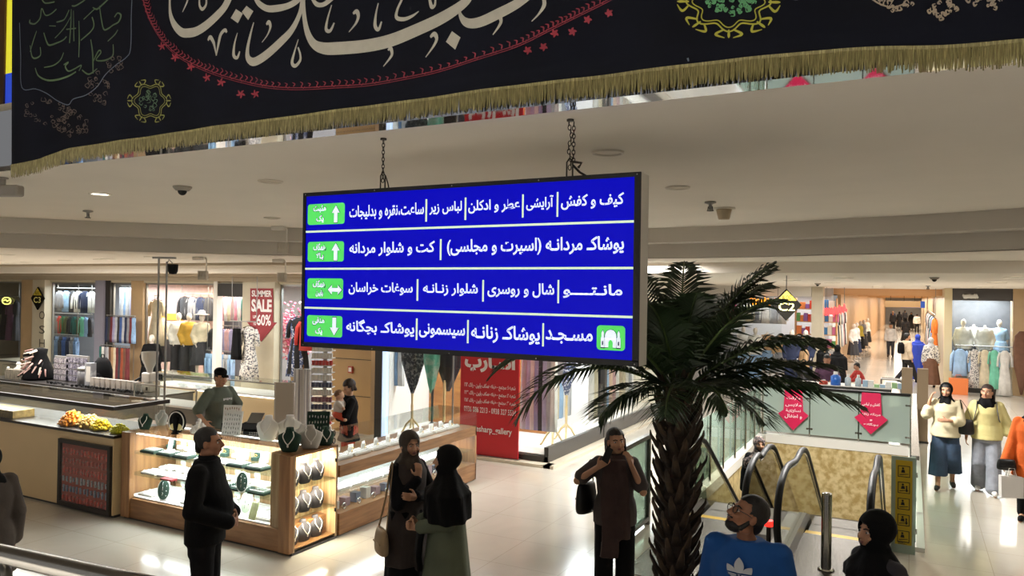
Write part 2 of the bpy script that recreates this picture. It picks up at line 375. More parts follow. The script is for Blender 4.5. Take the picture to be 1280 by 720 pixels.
m = MB(); m.box(fX(178, 16.3)-.2, fX(268, 16.3)+.3, 16.3, 16.4, 0, 3.04); struct(m, 'wall_boutique_back', mat('boutique_pink_wall', 'c9a79b', .6, var=.08))
for i, (p0, p1) in enumerate(((-25, 26), (61, 120), (137, 163), (178, 268), (347, 415))):
    m = MB(); m.box(fX(p0), fX(p1), YF+.1, YF+.115, .5, 3.04); o = struct(m, 'window_%d' % (i+1), M_gls)
    m = MB(); x0, x1 = fX(p0), fX(p1)
    for a, b_ in ((x0, x0+.04), (x1-.04, x1)): m.box(a, b_, YF+.08, YF+.14, .5, 3.04)
    m.box(x0, x1, YF+.08, YF+.14, 3.0, 3.04); m.box(x0, x1, YF+.06, YF+.16, .44, .5)
    f = m.build('window_frame', M_alu, o)
    m = MB(); m.box(x0, x1, YF+.02, YF+1.4, 0, .45); struct(m, 'trim_window_plinth', M_pale)
# column with the fire alarm
cx0, cx1 = PY(414, 500, 12.3).x, PY(463, 500, 12.3).x
pillar(cx0, cx1, 12.3, 13.0, mat('tan_stone_column', 'b08f63', .3, var=.05, scale=2))
m = MB()
for z in (.75, 1.5, 2.25, 3.0): m.box(cx0-.004, cx1+.004, 12.294, 12.3, z, z+.012)
struct(m, 'trim_column_joints', M_dark)
# ---------------------------------------------------------------- corner shop with the red banner: front Y=11.7, side X=-5.42
SX0, SX1, SY = -9.06, -5.42, 11.7
def glazed(n, x0, x1, y0, y1, z0, z1, nm=None):
    b = MB(); b.box(x0, x1, y0, y1, z0, z1); return struct(b, 'window_%d' % n, nm or M_gls)
o = glazed(6, SX0+.12, SX1, SY, SY+.012, .14, 3.0)
b = MB()
for x in (SX0+1.72, SX0+2.95): b.box(x-.012, x+.012, SY-.004, SY+.016, .14, 3.0)
b.build('window_joint', M_alu, o)
b = MB(); b.box(SX0-.02, SX0+.14, SY-.03, SY+.1, 0, 3.0); struct(b, 'trim_shop_jamb', M_dark)
b = MB(); b.box(SX0+.14, SX0+.24, SY-.01, SY+.06, .1, 3.0); struct(b, 'trim_shop_lightstrip', mat('cool_light_strip', 'cfe4ff', .5, emit=.9))
glazed(7, SX1-.012, SX1, SY+.02, 14.3, .3, 3.0)
b = MB(); b.box(SX0, SX1+.0, SY-.01, SY+.08, 0, .14); b.box(SX1-.07, SX1+.01, SY-.01, 14.35, 0, .3); struct(b, 'trim_shop_plinth', M_dark)
b = MB(); b.box(SX0-.1, SX1+.14, SY-.22, SY-.012, 0, .05); b.box(SX1+.012, SX1+.2, SY-.22, 20, 0, .05); struct(b, 'trim_shop_step', mat('pale_step_stone', 'd6cbb6', .3))
b = MB(); b.box(SX0, SX1, SY+.08, 14.3, .02, .16); struct(b, 'trim_window_floor', mat('white_display_floor', 'ece9e4', .25))
b = MB(); b.box(SX0, SX1, SY-.02, 14.4, 3.0, Z3); struct(b, 'wall_shop_header', M_dark)
b = MB(); b.box(SX0, SX1-.9, 13.5, 13.6, 0, 3.0); struct(b, 'wall_display_back', wood('display_back_wood', 'a9713c', '8d5a2b', .4, (1, 1, 6)))
b = MB(); b.box(SX0-.02, SX0+.0, SY+.1, 13.6, 0, 3.0); struct(b, 'wall_display_side', M_white)
b = MB(); b.box(SX1-.07, SX1+.02, 14.3, 14.42, 0, 3.0); struct(b, 'trim_shop_post', M_dark)
# white garment shop further along the side wall
glazed(8, SX1-.012, SX1, 14.5, 20, .3, 3.0)
b = MB(); b.box(SX1-.07, SX1+.01, 14.42, 20, 0, .3); struct(b, 'trim_shop_plinth', mat('grey_plinth', '55524e', .4))
b = MB(); b.box(SX1-1.4, SX1-1.3, 14.4, 20, 0, 3.0); struct(b, 'wall_white_shop_back', mat('bright_white_wall', 'f1eff0', .5))
b = MB(); b.box(SX1-1.4, SX1, 14.4, 20, 3.0, Z3); struct(b, 'wall_shop_header', M_white)
pillar(SX1-1.4, SX1+.05, 20, 20.6, M_pale)
# ---------------------------------------------------------------- far fronts: left of the corridor (Y=27), right (Y=28), corridor beyond
b = MB(); b.box(-8, -2.96, 27, 27.2, 2.95, Z3); struct(b, 'wall_far_header', M_white)
b = MB(); b.box(-8, -2.6, 30.6, 30.8, 0, Z3); struct(b, 'wall_far_shop_back', mat('far_shop_white', 'b9b4b2', .5))
pillar(-2.95, -2.6, 27, 27.5, M_pale)
glazed(9, -8, -3.9, 27.05, 27.07, .3, 2.95)
pillar(.92, 1.14, 27.95, 28.6, mat('cream_column', 'd9c9a3', .4))
pillar(2.76, 3.3, 27.9, 28.6, M_stone)
glazed(10, 1.14, 2.76, 28.0, 28.02, .12, 2.9)
b = MB(); b.box(1.1, 2.8, 27.98, 28.15, 2.9, Z3); struct(b, 'wall_boutique_header', mat('boutique_header', '4a4645', .4))
b = MB(); b.box(1.1, 6, 27.95, 28.2, 0, .14); struct(b, 'trim_boutique_plinth', M_dark)
b = MB(); b.box(1.0, 6, 29.6, 29.7, 0, Z3); struct(b, 'wall_boutique_back', mat('boutique_grey_wall', '5c5c60', .5, var=.15, scale=4))
b = MB(); b.box(1.14, 2.76, 28.05, 29.6, .02, .14); struct(b, 'trim_boutique_floor', M_white)
b = MB(); b.box(3.3, 8, 28, 28.2, 0, Z3); struct(b, 'wall_hall_end', M_stone)
b = MB(); b.box(.95, 1.1, 28.6, 100, 0, Z3); struct(b, 'wall_corridor_right', mat('corridor_wall_cream', 'd2c0a2', .4, var=.1, scale=2))
b = MB(); b.box(-2.9, -2.75, 36.2, 100, 0, Z3); struct(b, 'wall_corridor_left', mat('corridor_wall_peach', 'cfa982', .4, var=.1, scale=2))
b = MB(); b.box(-3, 1.2, 100, 100.2, 0, Z3); struct(b, 'wall_corridor_end', mat('grey_end_wall', '8f9092', .4, var=.1, scale=1))
b = MB()
for y in (31, 38, 48, 60, 75): b.box(-2.75, .95, y, y+.3, 3.05, Z3)
struct(b, 'trim_corridor_beams', mat('peach_beam', 'd8ac80', .6))
# ================================================================ HANGING DIRECTORY SIGN
YG = 3.75
gx0, gx1, gz0, gz1 = -3.52, -1.235, 2.535, 3.535
sign = empty('directory_sign', ((gx0+gx1)/2, YG, gz0), 0, 'large blue illuminated directory sign hanging from the ceiling on two chains', 'sign')
def rel(o, par):
    """keep world placement under a moved parent"""
    if o.parent is par: o.matrix_parent_inverse = Matrix.Translation(-par.location)
    return o
M_blue = mat('sign_screen_blue', '000060', .5, emit=.6, ecol='0000d0', spec=.1)
M_wl = mat('sign_white_letter', 'e8f2ff', .5, emit=.68); M_ln = mat('sign_line', 'd7f0c8', .5, emit=.66)
M_grn = mat('sign_badge_green', '50d860', .5, emit=.55, ecol='4fd25c'); M_out = mat('sign_outline_navy', '14304a', .6)
b = MB(); b.box(gx0, gx1, YG+.004, YG+.135, gz0, gz1); rel(bevel(b.build('case', mat('pale_grey_case', 'e2ded4', .5), sign), .004), sign)
b = MB(); t = .024
b.box(gx0, gx1, YG-.006, YG+.006, gz1-t, gz1); b.box(gx0, gx1, YG-.006, YG+.006, gz0, gz0+t*1.3); b.box(gx0, gx0+t, YG-.006, YG+.006, gz0+t, gz1-t); b.box(gx1-t*1.4, gx1, YG-.006, YG+.006, gz0+t, gz1-t)
fr_ = rel(b.build('bezel', M_black, sign), sign)
for i in range(5):
    for z in (gz0+.012, gz1-.012): b = MB(); b.ell((gx0+.02+(gx1-gx0-.04)*i/4, YG-.006, z), (.004, .003, .004), 8, 5); b.build('screw', M_alu, fr_)
b = MB(); b.box(gx0+t, gx1-t*1.4, YG, YG+.004, gz0+t*1.3, gz1-t); scr = rel(b.build('screen', M_blue, sign), sign)
YT = YG-.001
def srel(o): return rel(o, sign)
for pa, pb in (((384, 289.5), (797, 277)), ((384, 336), (797, 335)), ((384, 385), (797, 396))):
    a, c = PY(*pa, YG), PY(*pb, YG); z = (a.z+c.z)/2; b = MB(); b.box(gx0+.005, gx1-.03, YT-.0012, YT, z-.006, z+.006); srel(b.build('divider_line', M_ln, scr))
for x, y0, y1 in ((533, 249, 277), (582, 247, 275), (653.7, 243, 272), (697, 240, 271), (551, 299, 325), (522, 349, 376), (604, 350, 377), (698, 350, 379), (521, 398, 425), (585, 400, 429), (679, 404, 433)):
    X0, X1, z0, z1 = pbox(x-1, y0, x+1, y1, YG); b = MB(); b.box(X0, X1, YT-.0012, YT, z0, z1); srel(b.build('separator', M_ln, scr))
for s, x0, y0, x1, y1 in (
    ('ساعت،نقره و بدلیجات', 437, 255, 530, 274), ('لباس زیر', 537, 252, 577.5, 268), ('عطر و ادکلن', 585.6, 249, 650, 266), ('آرایشی', 658, 244.5, 692, 263), ('کیف و کفش', 701.5, 242, 780, 261),
    ('کت و شلوار مردانه', 437, 302, 543.6, 320), ('پوشاکـ مردانـه (اسپرت و مجلسی)', 559, 297, 780, 320),
    ('سوغات خراسان', 436, 353, 516, 369), ('شلوار زنـانـه', 529, 354, 597.5, 370), ('شال و روسری', 609.6, 354, 693, 372), ('مانـتــــو', 704, 355, 778, 373),
    ('پوشاکـ بچگانه', 433, 400, 518, 421), ('سیسمونی', 524, 405, 581.5, 423), ('پوشاکـ زنانـه', 589, 407, 675, 431), ('مسـجـد', 682, 413, 741, 430)):
    srel(text('lettering', shape(s), M_wl, scr, pbox(x0, y0, x1, y1, YG), YT, .022))
def flat(pts, y, m_, par, nm, th=.001):
    b = MB(); b.prism([Vector((p.x, y-th, p.z)) for p in pts], (0, th, 0)); return srel(b.build(nm, m_, par))
def arrow(kind, bx, y, grow):
    x0, x1, z0, z1 = bx; cx, cz = (x0+x1)/2, (z0+z1)/2; w, h = (x1-x0)/2, (z1-z0)/2
    if kind == 'both': P = [(-1, 0), (-.45, 1), (-.45, .4), (.45, .4), (.45, 1), (1, 0), (.45, -1), (.45, -.4), (-.45, -.4), (-.45, -1)]
    else:
        P = [(0, 1), (1, .15), (.42, .15), (.42, -1), (-.42, -1), (-.42, .15), (-1, .15)]
        if kind == 'down': P = [(a, -c) for a, c in P]
    return [Vector((cx+a*(w+grow), y, cz+c*(h+grow))) for a, c in P]
for (x0, y0, x1, y1), l1, l2, kind, ab in (
    ((385, 254.5, 431, 280.5), 'مثبت', 'یک', 'up', (415.5, 257, 425, 278)), ((385, 302, 430, 327), 'همکف', 'بـالا', 'up', (415, 304, 425, 325.5)),
    ((384.5, 348, 429, 373.5), 'همکف', 'پایین', 'both', (410.5, 356.5, 427.5, 368)), ((384, 394.5, 428, 421), 'منفی', 'یک', 'down', (413, 397, 423.5, 419))):
    X0, X1, z0, z1 = pbox(x0, y0, x1, y1, YG); bd = flat(rrect(X0, X1, z0, z1, .018, YT), YT, M_grn, scr, 'badge')
    for s, u0, u1 in ((l1, .08, .44), (l2, .56, .92)):
        bx = pbox(x0+(x1-x0)*(.16 if s == l1 else .24), y0+(y1-y0)*u0, x0+(x1-x0)*(.5 if s == l1 else .44), y0+(y1-y0)*u1, YG)
        srel(text('badge_lettering_outline', shape(s), M_out, bd, (bx[0]-.004, bx[1]+.004, bx[2]-.004, bx[3]+.004), YT-.0012, .07)); srel(text('badge_lettering', shape(s), M_wl, bd, bx, YT-.0026, .03))
    ax = pbox(*ab, YG); flat(arrow(kind, ax, 0, .005), YT-.0012, M_out, bd, 'arrow_outline'); flat(arrow(kind, ax, 0, 0), YT-.0025, M_wl, bd, 'arrow')
# mosque pictogram
X0, X1, z0, z1 = pbox(746, 407, 781.5, 438, YG); bd = flat(rrect(X0, X1, z0, z1, .02, YT), YT, M_grn, scr, 'badge')
W, Hh = X1-X0, z1-z0
def mq(P, nm, m_, e): return flat([Vector((X0+W*a, 0, z0+Hh*c)) for a, c in P], YT-e, m_, bd, nm)
dome = [(.5+.2*math.cos(R(a))*(1 if a < 300 else 1), .52+.30*max(-.12, math.sin(R(a)))) for a in range(-10, 191, 10)]
dome = [(.5+.2*math.cos(R(a)), .56+(.27*math.sin(R(a)) if a not in (90,) else .33)) for a in range(-25, 206, 10)]
def tower(c): return [(c-.065, .12), (c+.065, .12), (c+.065, .5), (c+.04, .52), (c+.04, .7), (c, .8), (c-.04, .7), (c-.04, .52), (c-.065, .5)]
body = [(.3, .12), (.42, .12), (.42, .33), (.46, .4), (.5, .43), (.54, .4), (.58, .33), (.58, .12), (.7, .12), (.7, .5), (.3, .5)]
def grow(P, k, g):
    c = np.mean(P, 0); return [tuple(c+(np.array(p)-c)*k) for p in P]
for P in (dome, tower(.22), tower(.78), body): mq(grow(P, 1.13, 0), 'mosque_outline', M_out, .0012)
for P in (dome, tower(.22), tower(.78), body): mq(P, 'mosque_shape', M_wl, .0025)
for c in (.22, .78): mq([(c-.025, .2), (c+.025, .2), (c+.025, .34), (c, .39), (c-.025, .34)], 'mosque_window', M_out, .0036)
# hooks on the case and the two chains
M_chain = mat('dark_chain_steel', '2b2622', .45, .7)
def torus(mb, c, R1, r, axis, stretch=1.5, n=10, k=5):
    rings = []
    for i in range(n):
        a = 2*math.pi*i/n; ctr = Vector((R1*math.cos(a), 0, R1*stretch*math.sin(a))); dr = Vector((math.cos(a), 0, math.sin(a)))
        rings.append([ctr+dr*(r*math.cos(2*math.pi*j/k))+Vector((0, r*math.sin(2*math.pi*j/k), 0)) for j in range(k)])
    M = Matrix.Rotation(axis, 3, 'Z'); rings = [[M @ p+Vector(c) for p in q] for q in rings]; rings.append(rings[0]); mb.loft(rings, cap=False)
for x, lab, two in ((-2.935, 'thin dark chain holding the left half of the blue sign', 0), (-1.665, 'thick doubled dark chain holding the right half of the blue sign', 1)):
    yc = YG+.07; ch = empty('sign_chain', (x, yc, gz1), 0, lab, 'chain')
    zz = gz1+.06; i = 0; b = MB()
    while zz < ZC-.01:
        torus(b, (0 if not two else .008*math.sin(i), 0, zz-gz1), .0085, .0028, (i % 2)*math.pi/2+.3, 1.7); zz += .022; i += 1
    if two:
        zz = gz1+.1
        while zz < ZC-.02: torus(b, (.016, .012, zz-gz1), .0085, .0028, (i % 2)*math.pi/2+.5, 1.7); zz += .022; i += 1
    b.build('links', M_chain, ch, True)
    b = MB()
    for dx in (-.018, .018): b.tube([(dx, 0, -.002), (dx*.95, 0, .09), (0, 0, .112)], .0045, 6)
    if two: b.tube([(.02, 0, .09), (.07, 0, .08), (.05, 0, .055)], .008, 6); b.tube([(.02, 0, .07), (.06, 0, .03), (.1, 0, .006)], .007, 6)
    else: b.tube([(.02, 0, .09), (.04, 0, .04), (.05, 0, 0)], .004, 6)
    b.build('shackle', M_chain, ch, True)
    b = MB(); b.lathe([(.02, ZC-gz1-.012), (.02, ZC-gz1-.001)], n=12); b.build('ceiling_hook', M_chain, ch)
# ================================================================ BLACK BANNER WITH FRINGE
YB = 3.45
ban = empty('mourning_banner', (-3., YB, 3.9), 0, 'huge black cloth banner with white and red calligraphy and golden fringe along the top', 'banner')
def brel(o): return rel(o, ban)
def wav(x, z): return YB+.010*math.sin(x*2.3+.5)+.006*math.sin(x*6.1+z)+.004*math.sin(x*13)-.012*(z-3.9)
bot = crom([PYp for PYp in [(p.x, p.z) for p in (PY(16, 208, YB), PY(48, 202, YB), PY(60, 197, YB), PY(82, 188, YB), PY(100, 185, YB), PY(200, 170, YB), PY(400, 143, YB), PY(599, 115, YB), PY(780, 94, YB), PY(960, 73, YB), PY(1040, 65, YB), PY(1100, 62, YB), PY(1180, 60, YB), PY(1280, 52, YB), PY(1400, 40, YB))]], 14)
XL, XR = bot[0][0], bot[-1][0]
def edge(x): return float(np.interp(x, bot[:, 0], bot[:, 1]))
xs = np.linspace(XL, XR, 160); rings = []
for x in xs:
    e = edge(x); rings.append([Vector((x, wav(x, z), z)) for z in np.linspace(e, 5.35, 14)])
b = MB(); b.loft(rings, closed=False, cap=False); o = brel(b.build('cloth', mat('black_velvet', '060812', .9, spec=.15, var=.3, scale=2), ban, True)); md = o.modifiers.new('thick', 'SOLIDIFY'); md.thickness = .003; md.offset = 1
M_fr = mat('gold_fringe', '665e3a', .55, col2='9a9264', scale=60, thresh=(.45, .7), stretch=(3, 3, .2))
b = MB(); rr = random.Random(3)
b.loft([[Vector((x, wav(x, edge(x))-.004, edge(x)-.004)), Vector((x, wav(x, edge(x))-.006, edge(x)+.012)), Vector((x, wav(x, edge(x)), edge(x)+.012)), Vector((x, wav(x, edge(x))+.003, edge(x)-.004))] for x in xs])
x = XL
while x < XR:
    e = edge(x); L = .088+rr.uniform(-.008, .012); y = wav(x, e)-.002; dx = rr.uniform(-.006, .006); w_ = rr.uniform(.0035, .006)
    b.tube([(x, y, e), (x+dx*.4, y+rr.uniform(-.003, .003), e-L*.5), (x+dx, y+rr.uniform(-.006, .006), e-L)], [w_*.8, w_, w_*.5], 4); x += rr.uniform(.005, .0085)
brel(b.build('fringe', M_fr, ban))
def BP(pts, k=.0043, ext=0): return [(q.x, q.z, p[2]*k) for p in pts for q in [PY(p[0], p[1], YB)]]
def strokes(nm, m_, L, k=.0043, e=.004, par=ban):
    b = MB()
    for P in L: stroke(b, BP(P, k), surf=lambda x, z: wav(x, z)-e)
    return brel(b.build(nm, m_, par))
M_cal = mat('cream_embroidery', 'bcb8aa', .7, var=.06, scale=20)
ww = [[(215, -6, 4), (214.5, 10, 5), (216, 22, 8), (221, 33, 11), (229, 41, 13), (238, 42, 14), (249, 40, 14), (262, 33, 14), (275, 22, 13), (285, 10, 12), (292, -6, 12)],
 [(230.5, 16, 1), (234, 9, 2.5), (237, 2, 3), (238, -5, 3)], [(253, -3, 3), (253, 8, 4), (257, 13, 5), (262, 7, 4), (262, -3, 3)],
 [(264, 52, 3), (267, 48, 6), (271, 54, 5), (273, 62, 3), (274.5, 71, 1.2)], [(287, 42, 3), (285, 39, 5), (280, 45, 5), (277, 58, 4), (274.5, 71, 1.5)],
 [(299.5, 42, 1), (296, 56, 3), (295, 70, 5), (299, 73, 4.5), (302, 65, 2)], [(319, -8, 4), (321, -2, 5), (327, 6, 8), (337, 12, 9), (349, 12, 10), (362, 9, 9), (373, 3, 9), (382, -6, 8)],
 [(319.5, 29, 1.5), (315, 45, 4), (311.5, 62, 6), (312, 73, 9), (318, 78, 12), (327, 75, 13), (340, 66, 13), (355, 52, 12), (366, 40, 10), (374, 26, 8), (379, 12, 7), (381, -4, 7)],
 [(336, 32, 3), (339, 29, 6), (341, 35, 4), (337, 45, 2), (330, 54, 1)], [(375, 50, 1), (370, 66, 3), (367, 79, 5), (371, 83, 5), (377, 76, 4), (377, 68, 3), (374.5, 60, 2.5)],
 [(382, -6, 7), (382, 10, 7), (384, 30, 8), (388, 45, 10), (395, 56, 12), (405, 61, 15), (420, 62, 17), (455, 58, 17), (490, 50, 17), (525, 35, 16), (560, 18, 15), (582, 4, 12), (590, -6, 10)],
 [(573.5, 10, 2), (577, 21, 6), (583, 28, 10), (592, 30, 12), (605, 27, 13), (625, 17, 13), (645, 6, 12), (660, -5, 12)],
 [(443, 18, 3), (447, 15, 6), (449, 21, 4.5), (446, 30, 3), (438, 41, 1)], [(537, 46, 3), (542, 42, 6), (545, 48, 4.5), (541, 57, 3), (531, 71, 1)], [(485, 63, 2), (488, 60, 5), (490, 67, 4), (487, 73, 3), (479, 83, 1)],
 [(621, 23, 2), (625, 21, 5), (627, 27, 4), (624, 34, 3), (617, 44, 1)], [(680, -3, 4), (681, 7, 5), (674, 18, 2.5), (665, 27, 1)], [(473, 4, 1.5), (470, 18, 3), (469, 32, 5), (473, 37, 4.5), (477, 27, 2)],
 [(504, -3, 3), (497, 12, 3.5), (496, 22, 5), (505, 24, 5), (515, 20, 3.5), (523, 14, 1)], [(536, -4, 3), (539, 8, 5), (543, 6, 3.5), (544, -2, 2)], [(418, 8, 1.5), (413, 25, 3), (411, 38, 5), (416, 40, 4.5), (421, 30, 2)],
 [(391, -4, 3), (398, 6, 6), (405, 8, 6), (412, 5, 7), (422, -4, 8)]]
cal = strokes('calligraphy', M_cal, ww)
b = MB()
for Q in (((292, 24), (298, 12.7), (306, 18), (300, 30)), ((305, 16), (310.6, 8.4), (319, 15), (312.5, 25.9)), ((557, 52), (565, 39), (576, 47), (569, 62))):
    b.prism([Vector((q.x, wav(q.x, q.z)-.0055, q.z)) for p in Q for q in [PY(*p, YB)]], (0, .0015, 0))
brel(b.build('calligraphy_dots', M_cal, ban))
# red vine border
vine = crom([(178, -6), (186, 20), (202, 46), (226, 69), (260, 86), (300, 99), (350, 108), (420, 107), (480, 100), (560, 82), (640, 57), (690, 34), (730, 14), (775, -8)], 22)
L = [[(x, y+1.5, 1.1) for x, y in vine[::4]], [(x, y+4, .8) for x, y in vine[::4]]]
dv = np.gradient(vine, axis=0); dv /= np.linalg.norm(dv, axis=1)[:, None]; rr = random.Random(5)
for i in range(0, len(vine), 3):
    x, y = vine[i]; t = dv[i]; n_ = np.array([t[1], -t[0]]); s = rr.uniform(4, 7)
    L.append([(x, y, 1.4), (x+t[0]*2+n_[0]*s*.6, y+t[1]*2+n_[1]*s*.6, 1.8), (x-t[0]*1+n_[0]*s, y-t[1]+n_[1]*s, .6)])
    if i % 2: L.append([(x, y, 1.), (x+t[0]*3-n_[0]*2, y+t[1]*3-n_[1]*2, 1.2), (x+t[0]*5, y+t[1]*5, .5)])
strokes('vine_border', mat('red_embroidery', '6e1a2a', .7, var=.2, scale=30), L)
L = []
for x, y in ((203, 58), (220, 72), (240, 84), (262, 98), (280, 104), (303, 118), (321, 118), (660, 63), (680, 59), (694, 42), (716, 40), (735, 25), (762, 17)):
    for k in range(5):
        a = k*1.256+x; L.append([(x, y, .8), (x+2.6*math.cos(a), y+2.6*math.sin(a), 3.), (x+5.4*math.cos(a+.2), y+5.4*math.sin(a+.2), .8)])
strokes('vine_flowers', mat('crimson_embroidery', '80202f', .7), L)
# green inscription panel, its border and the medallions
pan = [[(42, 26, 2), (42, 30, 3), (48, 31, 2.5), (54, 24, 2), (56, 12, 2), (60, 20, 2), (66, 18, 2), (72, 12, 2)], [(72, 28, 2), (76, 27, 2.5), (82, 24, 2), (88, 13, 2)], [(91, 12, 1), (90, 32, 3), (88, 54, 2)], [(94, 14, 1), (94, 52, 2.5)], [(84, 37, 2), (97, 36, 2)],
 [(101, 27, 1.5), (101, 50, 2.5), (100, 72, 1.5)], [(126, 8, 1.5), (128, 24, 2), (131, 37, 2.5), (137, 36, 2.5), (143, 32, 2), (150, 28, 2.5), (153, 20, 3), (149, 17, 2), (145, 22, 2)], [(117, 22, 2), (119, 32, 2), (115, 40, 2), (103, 51, 2)], [(121, 11, 1.5), (107, 25, 1.5)],
 [(58, 42, 1.5), (61, 53, 2.5), (64, 57, 3), (72, 54, 2.5), (80, 50, 2), (84, 46, 2)], [(70, 48, 1.5), (82, 34, 1.5), (91, 20, 1)], [(42, 58, 1.5), (44, 71, 2.5), (48, 74, 3), (54, 70, 2), (54, 60, 1.5)], [(58, 85, 1.5), (68, 82, 2), (76, 75, 2), (80, 66, 1.5)],
 [(115, 50, 1.5), (117, 68, 3), (117, 92, 2)], [(117, 78, 2), (124, 64, 2.5), (127, 66, 2), (121, 75, 2), (130, 76, 2.5), (139, 73, 2.5), (143, 68, 2.5), (143, 56, 1.5)], [(80, 81, 2), (86, 78, 2.5), (82, 83, 3), (86, 89, 2.5), (95, 86, 2), (103, 82, 2), (100, 89, 1.5)],
 [(48, 86, 1.5), (52, 96, 2.5), (64, 101, 3), (84, 96, 3), (96, 90, 2)], [(104, 88, 2), (112, 93, 2.5), (122, 86, 1.5)], [(118, 10, 1.5), (123, 12, 3), (130, 6, 2.5), (137, 0, 2)], [(92, 8, 2), (97, 8, 2.5), (106, 3, 2), (112, -2, 2)], [(56, 0, 2), (60, 5, 2.5), (70, 3, 2)], [(50, 40, 1), (46, 52, 2), (42, 66, 1.5)], [(136, 52, 1.5), (145, 44, 2), (149, 38, 1.5)], [(64, 33, 1.2), (71, 33, 1.5)]]
strokes('green_inscription', mat('green_embroidery', '44583a', .7, var=.15, scale=20), pan)
strokes('panel_border', mat('grey_blue_embroidery', '56606e', .7), [[(29, 30, 1.2), (30, 70, 1.2), (31, 110, 1.2), (48, 112, 1.2), (60, 117, 1.3), (72, 126, 1.3), (85, 131, 1.4), (92, 124, 1.3), (108, 119, 1.3), (122, 108, 1.2), (132, 94, 1.2), (146, 82, 1.2), (159, 72, 1.2), (164, 60, 1.2), (165, 20, 1.2), (166, -4, 1.2)]])
def scroll(cx, cy, rx, ry, n_, rr, w_=.9):
    out = []
    for k in range(n_):
        a = rr.uniform(0, 6.28); r_ = rr.uniform(.2, 1)**.5; x, y = cx+rx*r_*math.cos(a), cy+ry*r_*math.sin(a); t = rr.uniform(0, 6.28); s = rr.uniform(2, 4.5)
        out.append([(x, y, w_*.6), (x+s*math.cos(t), y+s*math.sin(t), w_*1.5), (x+s*1.3*math.cos(t+1), y+s*1.3*math.sin(t+1), w_), (x+s*.7*math.cos(t+2), y+s*.7*math.sin(t+2), w_*.5)])
    return out
rr = random.Random(11)
strokes('corner_ornament', mat('brown_embroidery', '4c3f38', .7, var=.2, scale=20), scroll(60, 140, 26, 18, 36, rr)+scroll(92, 155, 18, 16, 30, rr)+scroll(125, 110, 14, 18, 24, rr)+scroll(145, 80, 10, 10, 12, rr))
def rosette(cx, cy, r, ry, lobes, w_):
    P = [(cx+(r+.12*r*math.cos(lobes*a))*math.cos(a), cy+(ry+.12*ry*math.cos(lobes*a))*math.sin(a), w_) for a in [2*math.pi*k/72 for k in range(73)]]
    out = [P, [(cx+(p[0]-cx)*.86, cy+(p[1]-cy)*.86, w_*.7) for p in P]]
    for k in range(lobes):
        a = 2*math.pi*(k+.0)/lobes
        for da in (-.28, 0, .28): out.append([(cx+r*1.05*math.cos(a+da*.4), cy+ry*1.05*math.sin(a+da*.4), w_), (cx+r*1.27*math.cos(a+da), cy+ry*1.27*math.sin(a+da), w_*1.7), (cx+r*1.36*math.cos(a+da*.3), cy+ry*1.36*math.sin(a+da*.3), w_*.5)])
    return out
M_yel = mat('olive_gold_embroidery', '8a8a48', .7, var=.15, scale=20)
strokes('small_medallion', M_yel, rosette(187, 126, 20, 21, 6, 1.1)); strokes('small_medallion_script', mat('sage_embroidery', '47604a', .7), scroll(187, 126, 11, 11, 22, rr))
strokes('large_medallion', mat('yellow_embroidery', 'a8a63a', .7), rosette(912, 4, 47, 33, 8, 1.5)); strokes('large_medallion_script', mat('bright_green_embroidery', '4f8a5c', .7), scroll(914, 6, 30, 13, 60, rr, 1.2))
strokes('scroll_ornament', mat('tan_embroidery', '9a8c78', .7), [[(1085, -4, 1.3), (1100, 6, 1.3), (1116, 10, 1.3), (1130, 6, 1.3)]]+scroll(1120, 4, 20, 9, 16, rr, 1.1)+scroll(1178, 12, 16, 11, 20, rr, 1.2)+scroll(1230, 3, 22, 9, 16, rr, 1.1))
strokes('panel_border', MATS['grey_blue_embroidery'], [[(988, -2, 1.4), (996, 0, 1.4), (1004, -4, 1.4)], [(861, 74, 2.), (862, 78, 1.5)]])
# poster panel behind the banner's left end, upper storey
p = empty('poster_panel', (-9.3, 5.0, 4.42), 0, 'yellow and blue lit poster panel behind the left end of the black banner', 'poster')
X0, X1, z0, z1 = pbox(5, 90, 40, 176, 5.0); z2 = PY(14, -60, 5.0).z
zm = PY(14, 91, 5.).z
for nm, a, c, m_ in (('yellow_field', zm, z2, mat('poster_yellow', 'f2ea3c', .5, emit=.6)), ('blue_field', z0, zm, mat('poster_blue', '2f50d8', .5, emit=.55))):
    b = MB(); b.box(X0+.02, X1, 5.0, 5.03, a, c); rel(b.build(nm, m_, p), p)
b = MB(); b.box(X0-.13, X0+.02, 4.98, 5.06, 4.42, z2); b.box(X1, X1+.1, 4.98, 5.06, 4.42, z2); b.box(X0, X1, 5.0, 5.05, 4.42, z0); rel(b.build('wooden_frame', mat('brown_poster_frame', '5a3a16', .5), p), p)
